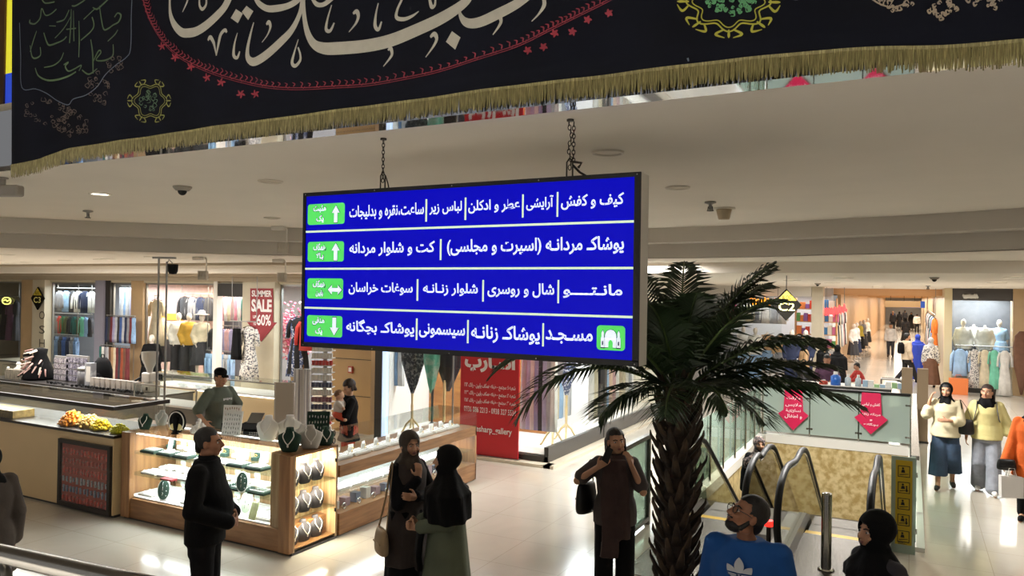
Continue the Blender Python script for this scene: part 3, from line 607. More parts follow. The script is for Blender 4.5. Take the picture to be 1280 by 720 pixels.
# ================================================================ CEILING FIXTURES
M_lamp_on = mat('lit_downlight', 'fff6e6', .5, emit=6.); M_lamp_off = mat('unlit_downlight', 'cfc4b2', .5); M_ring = mat('white_ring', 'd5cdbf', .4)
def downlight_proto(on, r):
    t = empty('downlight'); b = MB(); b.lathe([(r*.78, -.001), (r*.8, -.012), (r*.95, -.014), (r, -.001)], n=24, cap=False); b.build('rim', M_ring, t, True)
    b = MB(); b.lathe([(r*.79, -.004), (r*.79, -.001)], n=24); b.build('lens', M_lamp_on if on else M_lamp_off, t); return t
D_on, D_off, D_big = Proto(downlight_proto(1, .11)), Proto(downlight_proto(0, .11)), Proto(downlight_proto(1, .14))
for (px, py), on, lab in (((125, 242), 1, 'lit round downlight in the near ceiling above the kiosk'), ((338, 226), 0, 'unlit round downlight left of the blue sign above the near ceiling edge'), ((760, 190), 0, 'unlit round downlight just above the right end of the blue sign'),
                          ((847, 234), 0, 'unlit round downlight right of the blue sign, above the palm'), ((340, 272), 0, 'unlit round downlight by the left cove step near the sign')):
    q = PZ(px, py, ZC); (D_on if on else D_off)((q.x, q.y, ZC), 0, lab, 'ceiling light')
for px, py in ((8, 318), (126, 324), (4, 328), (82, 335.5), (34, 336.5), (135, 334.5), (190, 333)):
    q = PZ(px, py, Z2); q = PZ(px, py, Z3) if q.y > 12.3 else q; D_big((q.x, q.y, Z2 if q.y < 12.3 else Z3), 0, 'lit round downlight in the lower ceiling over the left shops', 'ceiling light', 'lit downlights over the left shops')
for px, py in ((1054, 347), (1270, 346), (1246, 353), (1232, 358), (1098, 358), (1040, 353), (990, 350)):
    q = PZ(px, py, Z3); D_big((q.x, q.y, Z3), 0, 'lit round downlight in the low ceiling over the far hall', 'ceiling light', 'lit downlights over the far hall', sc=1.3)
def dome_proto():
    t = empty('dome_camera'); b = MB(); b.lathe([(.0, -.001), (.085, -.001), (.085, -.012), (.06, -.04), (.0, -.045)], n=20, cap=False); b.build('base', mat('grey_camera_shell', '8d867c', .5), t, True)
    b = MB(); b.ell((0, 0, -.04), (.042, .042, .045), 16, 10); b.build('dark_dome', M_black, t, True); return t
DM = Proto(dome_proto())
for (px, py), lab in (((228, 236), 'small dome camera on the near ceiling left of the blue sign'), ((858, 356), 'tiny dome camera')):
    if px < 800: q = PZ(px, py-3, ZC); DM((q.x, q.y, ZC), 0, lab, 'camera')
for px, py, lab in ((1022, 354, 'dome camera on the low ceiling beside the black and yellow C2 diamond'), (1168, 346.5, 'dome camera on the low ceiling before the corridor mouth')):
    q = PZ(px, py, Z3); DM((q.x, q.y, Z3), 0, lab, 'camera', sc=.9)
def sprinkler_proto():
    t = empty('sprinkler'); b = MB(); b.lathe([(.035, -.001), (.038, -.01), (.012, -.018), (.01, -.05)], n=12); b.build('plate', M_alu, t, True); b = MB(); b.lathe([(.022, -.055), (.022, -.06)], n=10); b.tube([(-.012, 0, -.03), (-.016, 0, -.056)], .003, 5); b.tube([(.012, 0, -.03), (.016, 0, -.056)], .003, 5); b.build('deflector', M_chain, t); return t
SP = Proto(sprinkler_proto())
for px, py, z, lab in ((110, 263, ZC, 'fire sprinkler on the near ceiling above the kiosk'), (888, 252, ZC, 'fire sprinkler beside the conical detector above the palm'), (1160, 357, Z3, 'fire sprinkler on the low ceiling before the corridor')):
    q = PZ(px, py, z); z_ = z; SP((q.x, q.y, z_), 0, lab, 'sprinkler', sc=1.6)
q = PZ(905, 260, ZC); t = empty('conical_detector', (q.x, q.y, ZC), 0, 'beige conical detector on the near ceiling above the palm', 'detector')
b = MB(); b.lathe([(.12, -.001), (.12, -.012), (.09, -.016)], n=24); b.build('plate', M_ring, t, True); b = MB(); b.lathe([(.085, -.012), (.06, -.12), (.055, -.125)], n=24); b.build('cone', mat('beige_plastic', 'b8a98f', .5), t, True)
q = PZ(16, 222, ZC); t = empty('bullet_camera', (q.x, YS+.25, ZC), R(20), 'grey box camera under the ceiling edge at the far left', 'camera')
M_cam = mat('grey_camera_body', '7d7770', .4)
b = MB(); b.box(-.3, .1, -.05, .05, -.17, -.07); bevel(b.build('housing', M_cam, t), .02, 3); b = MB(); b.tube([(-.08, 0, -.001), (-.08, 0, -.075)], .025, 10); b.lathe([(.045, -.012), (.045, -.001)], (-.08, 0, 0), 14); b.build('bracket', M_cam, t); b = MB(); b.tube([(-.315, 0, -.12), (-.295, 0, -.12)], .035, 14); b.build('lens', M_black, t)
for px, py, z, lab in ((353, 283, ZC, 'white speaker unit on a bracket at the cove left of the blue sign'), (253, 321, Z2, 'white wireless unit hanging under the lower ceiling behind the kiosk'), (352, 324, Z2, 'white wireless unit hanging under the lower ceiling left of the sign')):
    q = PZ(px, py, z); t = empty('wireless_unit', (q.x, q.y, z), R(28), lab, 'device'); s = .9
    b = MB(); b.box(-.16, .04, -.05, .05, -.06, -.001); bevel(b.build('base', M_white, t), .015); b = MB(); b.tube([(.05, 0, -.01), (.07, 0, -.05), (.07, 0, -.3)], .012, 8); b.build('arm', M_white, t); b = MB(); b.box(-.06, .09, -.05, .05, -.4, -.24)
    for k in range(3): b.tube([(-.045+k*.045, -.052, -.27), (-.045+k*.045, -.052, -.34)], .01, 6)
    bevel(b.build('unit', mat('pale_grey_plastic', 'bdb6aa', .5), t), .01)
# ================================================================ ESCALATORS
M_rub = mat('black_rubber', '111214', .5, spec=.3); M_deck = mat('dark_steel_deck', '5c5954', .3, .9); M_plate = mat('ribbed_steel_plate', '77746f', .25, .9, bump=.25, bscale=1., stretch=(260, 4, 4))
M_egl = glass('balustrade_glass', 'd9ddd2', 1.5, .93)
SL, Y0S = math.tan(R(31)), 10.35
def pz(y, zt=.0): return zt-(max(0, y-Y0S))*SL
def balustrade(par, x, side, dy=0.):
    """one side of an escalator: handrail, glass, guide and decking, running down along +Y"""
    YE = 17.2
    nose = [(8.62, .16), (8.42, .24), (8.27, .38), (8.18, .58), (8.24, .78), (8.4, .93), (8.66, 1.01), (9.0, 1.03)]
    nose = [(y+dy, z) for y, z in nose]
    top = [(y, .97+.05*(y < 9.6)) for y in (9.6,)]+[(10.1, 1.0), (10.5, .93), (10.9, .72)]+[(y, .72-(y-10.9)*SL) for y in (12, 13.5, 15, YE)]
    path = crom(nose+top, 6)
    b = MB(); b.tube([(x, y, z) for y, z in path], .038, 8, flat=.75); b.build('handrail', M_rub, par, True)
    b = MB(); q = path*1.; b.tube([(x, y+(.05 if y < 8.8+dy else 0), z-.05) for y, z in path], .014, 6); b.build('handrail_guide', M_steel, par, True)
    lo = [(y, .16 if y < Y0S+.1 else .16-(y-Y0S-.1)*SL) for y, z in path]
    b = MB(); P = [(y, z-.04) for y, z in path]
    b.loft([[Vector((x-.006, y+(.04 if y < 8.8+dy else 0), max(z, l[1]))), Vector((x+.006, y+(.04 if y < 8.8+dy else 0), max(z, l[1]))), Vector((x+.006, max(l[0], 8.62+dy), l[1])), Vector((x-.006, max(l[0], 8.62+dy), l[1]))] for (y, z), l in zip(P, lo)])
    b.build('glass_panel', M_egl, par)
    b = MB(); w0, w1 = (x-.16, x+.05) if side < 0 else (x-.05, x+.16)
    prof = [(8.5, .0, .12), (8.62, .0, .2), (9.6, .0, .2), (10.3, -.0, .2), (10.6, -.25, .06), (YE, -.25-(YE-10.5)*SL, .12-(YE-10.5)*SL)]
    prof = [(8.5+dy, -.0, .11), (8.66+dy, -.0, .19), (10.25, -.0, .19), (10.55, -.4, .1), (YE, -.4-(YE-10.55)*SL, .1-(YE-10.55)*SL)]
    b.loft([[Vector((w0, y, a)), Vector((w1, y, a)), Vector((w1, y, c)), Vector((w0, y, c))] for y, a, c in prof]); b.build('decking', M_deck, par)
for (xl, xr), lab in (((-2.52, -1.6), 'left escalator going down, beside the frosted glass balustrade, behind the palm'), ((-1.2, -.34), 'right escalator going down, beside the yellow warning panel, behind the steel bollard')):
    e = empty('escalator', (0, 0, 0), 0, lab, 'escalator')
    balustrade(e, xl, -1, .35 if xl < -2 else 0); balustrade(e, xr, 1, .4 if xl < -2 else 0)
    b = MB(); b.box(xl-.12, xr+.12, 7.6, 10.0, .001, .012); b.build('landing_plate', M_plate, e)
    b = MB(); b.box(xl+.06, xr-.06, 10.0, 10.12, -.02, .012)
    b.build('comb', mat('yellow_comb', 'b8973a', .4, .3), e)
    b = MB(); y = 10.1; z = -.01
    for i in range(17):
        b.box(xl+.08, xr-.08, y, y+.42, z-.3, z)
        y += .4; z -= 0 if i < 1 else .4*SL
    b.build('steps', mat('grooved_step_metal', '77746e', .35, .8, bump=.3, bscale=1., stretch=(200, 3, 3)), e)
    b = MB(); b.box(xr-.1, xr+.02, 8.9, 8.93, .12, .24); b.build('control_box', M_dark, e)
b = MB(); b.box(-2.7, 0, 6.9, 7.6, .0005, .004); struct(b, 'trim_landing_strip', tiles('light_landing_stone', 'd9d3c6', 'a29a8a', .35, .35, .15))
# red stop light between the escalators
t = empty('stop_light', (-1.4, 8.95, 0), 0, 'red glowing stop light between the two escalators', 'light')
b = MB(); b.tube([(0, 0, .0), (0, 0, .33)], .025, 10); b.build('post', M_deck, t); b = MB(); b.lathe([(.05, .33), (.055, .35), (.05, .39)], n=14); b.build('red_lens', mat('red_glow', 'ff2a20', .4, emit=2.), t)
# steel bollard
t = empty('steel_bollard', (-.78, 8.75, .012), 0, 'short round steel bollard in front of the right escalator', 'bollard')
b = MB(); b.lathe([(.052, .02), (.052, .80), (.049, .815), (0, .82)], n=20, cap=False); b.build('post', M_steel, t, True); b = MB(); b.lathe([(.085, 0), (.085, .012), (.055, .02)], n=20); b.build('foot_flange', M_steel, t, True)
# yellow warning panel
t = empty('warning_panel', (-.06, 9.8, 0), 0, 'tall yellow escalator warning panel with black pictograms', 'sign')
M_y = mat('warning_yellow', 'd2b21e', .45); M_k = mat('pictogram_black', '1a1a14', .5)
b = MB(); b.box(-.13, .12, .006, .02, 0, 1.1); b.build('glass_backing', M_frost, t)
b = MB(); b.box(-.085, .085, 0, .006, .1, 1.06); pn = b.build('yellow_plate', M_y, t)
for i in range(5):
    z = .2+i*.185
    b = MB()
    for a in ((-.062, -.054), (.054, .062)): b.box(a[0], a[1], -.0015, 0, z-.07, z+.06)
    b.box(-.062, .062, -.0015, 0, z-.07, z-.062); b.box(-.062, .062, -.0015, 0, z+.052, z+.06)
    c = Vector((-.0, -.0008, z+.03)); b.ell((-.01, -.0012, z+.03), (.012, .0012, .012), 8, 5); b.prism([(-.03, -.0015, z-.02), (.012, -.0015, z-.02), (.005, -.0015, z+.015), (-.022, -.0015, z+.015)], (0, .0012, 0))
    if i % 2: b.ell((.028, -.0012, z+.01), (.01, .0012, .01), 8, 5); b.prism([(.02, -.0015, z-.05), (.04, -.0015, z-.05), (.035, -.0015, z), (.022, -.0015, z)], (0, .0012, 0))
    b.prism([(-.045, -.0015, z-.05), (.045, -.0015, z-.035), (.045, -.0015, z-.028), (-.045, -.0015, z-.04)], (0, .0012, 0)); b.build('pictogram', M_k, pn)
b = MB(); b.box(-.06, .06, -.0015, 0, .125, .128)
for k in range(3): b.box(-.055, .04-.02*k, -.0015, 0, .105+k*.008, .109+k*.008)
b.build('warning_text', M_k, pn)
# ================================================================ GLASS BALUSTRADES ROUND THE WELL
def glass_rail(name, lab, pts, h0, h1, cap, panes, gm, thick=.012, posts=True):
    t = empty(name, (pts[0][0], pts[0][1], 0), 0, lab, 'balustrade'); A, B = Vector((*pts[0], 0)), Vector((*pts[1], 0)); dv = (B-A); L = dv.length; u_ = dv/L; n_ = Vector((-u_.y, u_.x, 0)); a0 = A
    M4 = Matrix(((u_.x, n_.x, 0, 0), (u_.y, n_.y, 0, 0), (0, 0, 1, 0), (0, 0, 0, 1)))
    for i in range(panes):
        s0, s1 = L*i/panes+.012, L*(i+1)/panes-.012
        b = MB(); b.box(s0, s1, -thick/2, thick/2, h0, h1, M4); b.build('glass_pane', gm, t)
    for i in range(panes+1):
        s0 = min(max(L*i/panes, .03), L-.03); b = MB()
        if posts: b.tube([M4 @ Vector((s0, .045, h0-.06)), M4 @ Vector((s0, .045, h1+.02))], .02, 8)
        for z in (h0+.12, h1-.18): b.box(s0-.05, s0+.05, -.012, .045, z-.015, z+.015, M4); b.tube([M4 @ Vector((s0-.045, -.02, z)), M4 @ Vector((s0-.045, .01, z))], .02, 8); b.tube([M4 @ Vector((s0+.045, -.02, z)), M4 @ Vector((s0+.045, .01, z))], .02, 8)
        b.build('post' if posts else 'clamp', M_steel, t)
    if cap: b = MB(); b.box(0, L, -.035, .05, h1, h1+.05, M4); b.build('top_rail', cap, t)
    return t
glass_rail('glass_balustrade', 'frosted glass balustrade across the far end of the escalator well, hung with pink arrows', ((-2.75, 16.68), (.0, 16.68)), .1, 1.02, mat('black_rail', '1e1c1b', .3), 3, M_frost)
glass_rail('glass_balustrade', 'clear glass balustrade along the left side of the escalator well', ((-2.78, 16.55), (-2.78, 10.9)), .1, 1.05, None, 6, glass('green_tint_glass', 'c6d8cd', 1.5, .95, .25))
glass_rail('glass_balustrade', 'glass balustrade with steel posts along the right edge of the escalator well', ((.06, 9.95), (.06, 16.5)), .1, 1.05, M_steel, 4, MATS['green_tint_glass'])
# small framed glass gate panel left of the escalators
t = empty('glass_gate', (-2.95, 8.3, 0), 0, 'grey framed glass barrier panel left of the escalators behind the palm', 'barrier')
b = MB()
for y in (0, 1.06): b.box(-.03, .03, y, y+.06, 0, 1.14)
b.box(-.03, .03, .06, 1.06, 1.09, 1.14); b.box(-.03, .03, .06, 1.06, .05, .1); b.build('frame', M_deck, t); b = MB(); b.box(-.005, .005, .06, 1.06, .1, 1.09); b.build('glass_pane', MATS['green_tint_glass'], t)
# pink arrow placards
M_pink = mat('magenta_card', 'd2144f', .5); M_wt = mat('white_print', 'f2eeee', .6)
def arrow_sign(px, py0, py1, hw, lab, lines):
    y = 16.58; c = PY(px, py0, y); zt = c.z; zb = PY(px, py1, y).z; h = zt-zb
    t = empty('arrow_placard', (c.x, y, zt), 0, lab, 'sign')
    P = [(-.14*hw, 0), (.14*hw, 0), (.16*hw, -.52*h), (.25*hw, -.62*h), (0, -h), (-.25*hw, -.62*h), (-.16*hw, -.52*h)]
    b = MB(); b.prism([Vector((a, -.002, z)) for a, z in P], (0, .006, 0)); b.build('card', M_pink, t)
    b = MB(); b.tube([(-.2*hw, .003, .008), (.2*hw, .003, .008)], .012, 8); b.build('hanging_rod', M_black, t)
    for s, a, z0, z1 in lines: text('lettering', shape(s), M_wt, t, (-a*hw, a*hw, -z1*h, -z0*h), -.003, .015)
arrow_sign(992, 486, 538, 1.2, 'magenta arrow placard on the frosted balustrade, the left one of two', (('مارکت', .11, .18, .27), ('ملابس', .13, .34, .44), ('نسائیة', .12, .48, .57), ('و اطفال', .14, .61, .72)))
arrow_sign(1089, 491, 543, 1.2, 'magenta arrow placard on the frosted balustrade, the right one nearer the yellow panel', (('کفش و لباس', .13, .24, .33), ('مردانه زنانه', .14, .48, .56), ('و', .02, .64, .68), ('بچگانه', .11, .73, .8)))
# ================================================================ PALM
px_, py_ = -1.32, 4.82
palm = empty('palm_tree', (px_, py_, 0), 0, 'tall dark green palm with shaggy brown trunk in front of the escalators', 'palm')
M_tr = mat('palm_trunk_fibre', '3a2b20', .9, col2='231812', scale=14, thresh=(.35, .65), bump=.5, bscale=30); M_stub = mat('palm_leaf_base', '40301f', .85, col2='2c2116', scale=10)
M_lf = mat('palm_leaf', '22331a', .45, var=.3, scale=3); M_ra = mat('palm_rachis', '3a4a22', .5)
rr = random.Random(21)
b = MB(); b.lathe([(.084+.012*math.sin(i*2.4), .3+i*.07) for i in range(30)], n=14); b.build('trunk', M_tr, palm, True)
b = MB(); b.lathe([(.2, .0), (.24, .05), (.28, .36), (.3, .4), (.27, .4), (.25, .34), (0, .34)], n=24, cap=False); b.build('planter', mat('dark_planter', '2e2c2a', .5), palm, True)
b = MB(); k = 0; z = .42
while z < 2.38:
    a = k*2.4; ca, sa = math.cos(a), math.sin(a); L = rr.uniform(.075, .115); r0 = .075
    P = [(r0*ca, r0*sa, z-.06), ((r0+L*.55)*ca, (r0+L*.55)*sa, z+.0), ((r0+L*.95)*ca, (r0+L*.95)*sa, z+.07), ((r0+L*.98)*ca, (r0+L*.98)*sa, z+.1)]
    b.tube(P, [.034, .026, .016, .006], 6, flat=.55); k += 1; z += .0125
b.build('leaf_bases', M_stub, palm, True)
def frond(parent, az, el, L, droop, width=.3, seed=0):
    rr = random.Random(seed); n = 16; pts = []; h = Vector((math.cos(az), math.sin(az), 0)); p = Vector((.05*h.x, .05*h.y, 2.3)); e = el; ds = L/n
    for i in range(n+1):
        pts.append(p.copy()); d = h*math.cos(e)+Vector((0, 0, math.sin(e))); p = p+d*ds; e -= droop/n*(.5+1.1*i/n)
    b = MB(); b.tube(pts, [.012*(1-.8*i/n)+.002 for i in range(n+1)], 6); fr_ = b.build('frond', M_ra, parent, True)
    b = MB(); N = 42; side = Vector((-h.y, h.x, 0))
    for i in range(N):
        s = .14+.86*i/(N-1); f_ = s*n; j = min(int(f_), n-1); q = pts[j].lerp(pts[j+1], f_-j); d = (pts[j+1]-pts[j]).normalized(); up = side.cross(d)*-1
        if up.z < 0: up = -up
        w = width*(math.sin(math.pi*min(1, .12+.88*s))**.6)*rr.uniform(.88, 1.08)*(1 if s < .93 else .8)
        for sg in (-1, 1):
            v = (side*sg*.86+d*(.45+.5*s)+up*rr.uniform(.12, .34)).normalized(); p1 = q+v*w*.5+Vector((0, 0, -.01)); p2 = q+v*w-Vector((0, 0, w*rr.uniform(.2, .42))); hw = .0115
            wd = d*hw+up*.003; b.add([q-wd*.5, q+wd*.5, p1+wd, p1-wd, p2, p1+up*.004+wd*0], [(0, 1, 5), (1, 2, 5), (0, 5, 3), (2, 4, 5), (3, 5, 4)])
    b.build('leaflets', M_lf, fr_, False, fix=False)
def az_of(px): return None
ang = math.atan2(CAMR.y, CAMR.x)     # image-right direction
fronds = [(ang+R(180), R(36), 1.3, 1.55), (ang+R(196), R(28), 1.2, 1.75), (ang+R(172), R(50), 1.15, 1.1), (ang+R(150), R(60), 1.15, 1.0), (ang+R(120), R(74), 1.05, .8), (ang+R(75), R(72), 1.08, .8), (ang+R(30), R(62), 1.08, .9), (ang+R(-8), R(44), 1.0, 1.15),
          (ang+R(8), R(20), 1.05, .55), (ang+R(-14), R(10), 1.08, .6), (ang+R(10), R(30), .95, 1.2), (ang+R(-25), R(16), .8, .5), (ang+R(215), R(50), 1.15, 1.2), (ang+R(240), R(66), 1.0, .9), (ang+R(270), R(72), .95, .7), (ang+R(300), R(60), 1.0, 1.), (ang+R(325), R(44), .95, 1.1),
          (ang+R(60), R(48), 1.05, 1.1), (ang+R(100), R(55), 1.0, 1.), (ang+R(135), R(42), 1.1, 1.2), (ang+R(285), R(25), .75, 1.4), (ang+R(250), R(22), .7, 1.5), (ang+R(20), R(0), .7, 1.0), (ang+R(185), R(60), .95, .8), (ang+R(-2), R(70), 1.0, .7), (ang+R(205), R(10), .75, 1.2), (ang+R(160), R(72), 1.1, .8), (ang+R(330), R(72), 1.0, .7)]
for i, (a, e, L, dr) in enumerate(fronds): frond(palm, a, e, L*(.8 if 205 <= math.degrees(a-ang) % 360 <= 290 else 1), dr, .32, i)
# ================================================================ HANDRAIL OF THE LANDING (photo's bottom left)
A, B_ = Vector((-2.75, 1.28, 2.135)), Vector((-1.3, 1.0, 2.335))
A = PD(-60, 678, 2.35); B_ = PD(150, 726, 1.75)
t = empty('landing_handrail', (B_.x, B_.y, 1.3), 0, 'shiny metal handrail at the lower left in front of the kiosk', 'handrail')
off = Vector((B_.x, B_.y, 1.3))
b = MB(); dd = (B_-A).normalized(); b.tube([A-off-dd*.4, A-off, B_-off, B_-off+dd*.6], .026, 14); b.build('rail', M_steel, t, True)
for s in (.38, 1.25):
    q = A.lerp(B_, s); b = MB(); b.tube([Vector((q.x, q.y, 1.3))-off, Vector((q.x, q.y, q.z-.05))-off, q-off-Vector((0, 0, .02))], [.02, .02, .012], 10); b.lathe([(.045, 0), (.045, .01), (.02, .015)], (q.x-off.x, q.y-off.y, 0), 14); b.build('post', M_deck, t, True)
b = MB(); b.box(-12, 8, .6, 1.6, 1.1, 1.3); struct(b, 'floor', MATS['landing_stone'])
# ================================================================ PEOPLE
def remesh(mb, name, m, parent, vox, smooth=2, cut=None, tex=None):
    """fuse overlapping closed shapes into one continuous skin"""
    me = bpy.data.meshes.new(name); me.from_pydata(mb.v, [], mb.f); bm = bmesh.new(); bm.from_mesh(me); bmesh.ops.recalc_face_normals(bm, faces=bm.faces); bm.to_mesh(me); bm.free()
    o = bpy.data.objects.new(name, me); COL.objects.link(o)
    md = o.modifiers.new('r', 'REMESH'); md.mode = 'VOXEL'; md.voxel_size = vox
    if smooth: sm = o.modifiers.new('s', 'SMOOTH'); sm.factor = .5; sm.iterations = smooth
    dg = bpy.context.evaluated_depsgraph_get(); new = bpy.data.meshes.new_from_object(o.evaluated_get(dg)); bpy.data.objects.remove(o); bpy.data.meshes.remove(me)
    if cut:
        bm = bmesh.new(); bm.from_mesh(new); bmesh.ops.delete(bm, geom=[v for v in bm.verts if cut(v.co)], context='VERTS'); bm.to_mesh(new); bm.free()
    new.name = name; new.materials.clear(); new.materials.append(m); new.polygons.foreach_set('use_smooth', [True]*len(new.polygons)); new.update()
    return link(bpy.data.objects.new(name, new), parent)
def ering(c, rx, ry, n=20, rot=0., fold=0., nf=9, ph=0.):
    c = Vector(c); out = []
    for k in range(n):
        a = 2*math.pi*k/n; f = 1+fold*math.sin(nf*a+ph); x, y = rx*f*math.cos(a), ry*f*math.sin(a)
        out.append(c+Vector((x*math.cos(rot)-y*math.sin(rot), x*math.sin(rot)+y*math.cos(rot), 0)))
    return out
def V(*a): return Vector(a)
class Body:
    """skeleton of a 1.7 m person facing +Y, right hand at +X; lean = forward offset of the chest, head = (yaw, pitch, roll)"""
    def __init__(s, fem=False, lean=0., head=(0, 0, 0), wide=1., belly=0., **J):
        s.fem, s.wide, s.belly, s.head = fem, wide, belly, head; sw = (.15 if fem else .175)*wide
        s.j = dict(pelvis=V(0, 0, .92), waist=V(0, lean*.3, 1.06), chest=V(0, lean*.7, 1.25), neck=V(0, lean, 1.43), hd=V(0, lean*1.05+.02, 1.575))
        j = s.j
        for sg, n in ((1, 'R'), (-1, 'L')):
            j['sh'+n] = V(sg*sw, lean-.01, 1.365); j['el'+n] = V(sg*(sw+.05), lean*.5-.03, 1.10); j['wr'+n] = V(sg*(sw+.07), lean*.3+.03, .86)
            j['hip'+n] = V(sg*.09, 0, .88); j['kn'+n] = V(sg*.1, .015, .48); j['an'+n] = V(sg*.1, -.02, .085); j['toe'+n] = V(sg*.125, .15, .025)
        for k, v in J.items():
            if k in j: j[k] = V(*v)
        s.hand = {k: J[k] for k in J if k.startswith('hand')}
        yw, pt, rl = head; s.hm = Matrix.Rotation(R(yw), 3, 'Z') @ Matrix.Rotation(R(pt), 3, 'X') @ Matrix.Rotation(R(rl), 3, 'Y')
    def hp(s, x, y, z): return s.j['hd']+s.hm @ Vector((x, y, z))
    def hell(s, mb, c, r, n=14, m=9): mb.ell(s.hp(*c), r, n, m, s.hm)
    def rings(s, e=0., z0=.86, z1=1.45):
        """torso rings with ease e from z0 to z1"""
        f = s.fem; w = s.wide; P = [(.80, .165, .125), (.9, .172 if f else .165, .125), (1.0, .16, .118+s.belly*.7), (1.07, .135 if f else .15, .105+s.belly), (1.16, .145 if f else .162, .112+s.belly*.6), (1.25, .155 if f else .178, .125 if f else .125), (1.34, .148 if f else .172, .108), (1.395, .105 if f else .12, .08), (1.43, .075, .065), (1.47, .055, .057)]
        out = []
        zs = [z0]+[p[0] for p in P if z0 < p[0] < z1]+[z1]
        for z in zs:
            rx = float(np.interp(z, [p[0] for p in P], [p[1] for p in P]))*w; ry = float(np.interp(z, [p[0] for p in P], [p[2] for p in P]))
            out.append(s.spine(z, rx+e, ry+e))
        return out
    def spine(s, z, rx, ry, n=24, fold=0., nf=9, ph=0.):
        j = s.j; K = [j['pelvis'], j['waist'], j['chest'], j['neck'], j['hd']]; zr = [.92, 1.06, 1.25, 1.43, 1.575]
        c = V(float(np.interp(z, zr, [k.x for k in K])), float(np.interp(z, zr, [k.y for k in K])), j['pelvis'].z-.92+z if z < .92 else float(np.interp(z, zr, [k.z for k in K])))
        b = s.belly*.6 if 1.0 <= z <= 1.2 else 0
        return ering(c+V(0, b, 0), rx, ry, n, 0, fold, nf, ph)
    def limbs(s, mb, e=0., arm=1., leg=1., up=True, low=True):
        j = s.j
        for n in 'RL':
            if arm and up:
                a, b, c = j['sh'+n], j['el'+n], j['wr'+n]; t = .052 if s.fem else .058
                mb.cap(a, t+e, b, .042+e)
                if arm > 1: q = b.lerp(c, min(1, arm-1)); mb.cap(b, .042+e, q, .042+e+(.03-.042)*(arm-1))
            if leg and low:
                h, k, a = j['hip'+n], j['kn'+n], j['an'+n]; mb.cap(h, .088+e, k, .058+e)
                if leg > 1: q = k.lerp(a, min(1, leg-1)); mb.cap(k, .058+e, k.lerp(q, .35), .056+e); mb.cap(k.lerp(q, .35), .056+e, q, .04+e)
    def hands(s, mb, fine=True):
        j = s.j
        for n, sg in (('R', 1), ('L', -1)):
            w = j['wr'+n]; e = j['el'+n]; d0 = (w-e).normalized(); h = s.hand.get('hand'+n, {})
            d = Vector(h.get('dir', d0)).normalized(); nr = Vector(h.get('palm', (-sg, 0, 0))); nr = (nr-d*nr.dot(d)).normalized(); sd = d.cross(nr)*(1 if n == 'R' else -1)   # thumb side
            curl = R(h.get('curl', 28))
            pc = w+d*.045
            for t in (-.026, -.009, .009, .026): mb.cap(w+d*.005+sd*t*.6, .014, w+d*.085+sd*t, .0115, 8)
            mb.cap(w, .026, w+d*.05, .02, 10)
            for i, (t, L) in enumerate(((.028, .072), (.0095, .08), (-.0095, .074), (-.027, .058))):
                p = w+d*.086+sd*t; a = curl*.5; q = p
                for k, (f, r) in enumerate(((.45, .0095), (.32, .0085), (.23, .0075))):
                    dr = d*math.cos(a)+nr*math.sin(a); p2 = q+dr*L*f; mb.cap(q, r, p2, r*.9, 8); q = p2; a += curl
            tp = w+d*.025+sd*.028; t2 = tp+(d*.6+sd*.75+nr*.2).normalized()*.038; t3 = t2+(d*.9+sd*.25+nr*.35).normalized()*.03; mb.cap(tp, .014, t2, .0105, 8); mb.cap(t2, .0105, t3, .0085, 8)
    def headblobs(s, mb):
        H = s.hell; H(mb, (0, -.018, .028), (.074, .093, .086)); H(mb, (0, .022, -.03), (.063, .068, .082)); H(mb, (0, .04, -.08), (.042, .042, .032)); H(mb, (0, .066, .022), (.05, .02, .013))
        for q in (-1, 1): H(mb, (q*.035, .062, -.03), (.026, .026, .024)); H(mb, (q*.077, -.008, -.012), (.01, .021, .032)); H(mb, (q*.05, .005, -.075), (.022, .04, .026))
        mb.cap(s.hp(0, .085, .012), .009, s.hp(0, .108, -.027), .0125, 8); H(mb, (0, .094, -.032), (.017, .012, .009))
        H(mb, (0, .083, -.055), (.024, .011, .006)); H(mb, (0, .082, -.066), (.021, .011, .007))
        mb.cap(s.j['neck']+V(0, -.005, -.04), .058, s.hp(0, -.02, -.06), .052)
    def body(s, parent, skin, vox, fine=True):
        b = MB(); s.headblobs(b); b.loft(s.rings(-.012, .84, 1.44)); s.limbs(b, -.004, 2, 2)
        if fine: s.hands(b)
        else:
            for n in 'RL': w, e = s.j['wr'+n], s.j['el'+n]; d = (w-e).normalized(); b.cap(w, .03, w+d*.12, .022)
        for n in 'RL': b.cap(s.j['an'+n], .04, s.j['toe'+n], .03)
        return remesh(b, 'body', skin, parent, vox, 1)
    def face(s, parent, brow, lip='8a5550', eye='1c1411'):
        for q in (-1, 1):
            b = MB(); s.hell(b, (q*.031, .0735, .002), (.0135, .008, .0075), 10, 7); e = b.build('eye', mat('eye_white', 'd8cfc6', .3), parent, True)
            b = MB(); s.hell(b, (q*.031, .0795, .002), (.0062, .0035, .0062), 10, 7); b.build('iris', mat('eye_'+eye, eye, .2), e, True)
            b = MB(); b.cap(s.hp(q*.014, .086, .021), .004, s.hp(q*.032, .083, .027), .0045, 8); b.cap(s.hp(q*.032, .083, .027), .0045, s.hp(q*.05, .07, .02), .003, 8); b.build('eyebrow', brow, parent, True)
        b = MB(); s.hell(b, (0, .091, -.056), (.021, .006, .0045), 10, 7); s.hell(b, (0, .09, -.065), (.018, .006, .0055), 10, 7); b.build('lips', mat('lips_'+lip, lip, .45), parent, True)
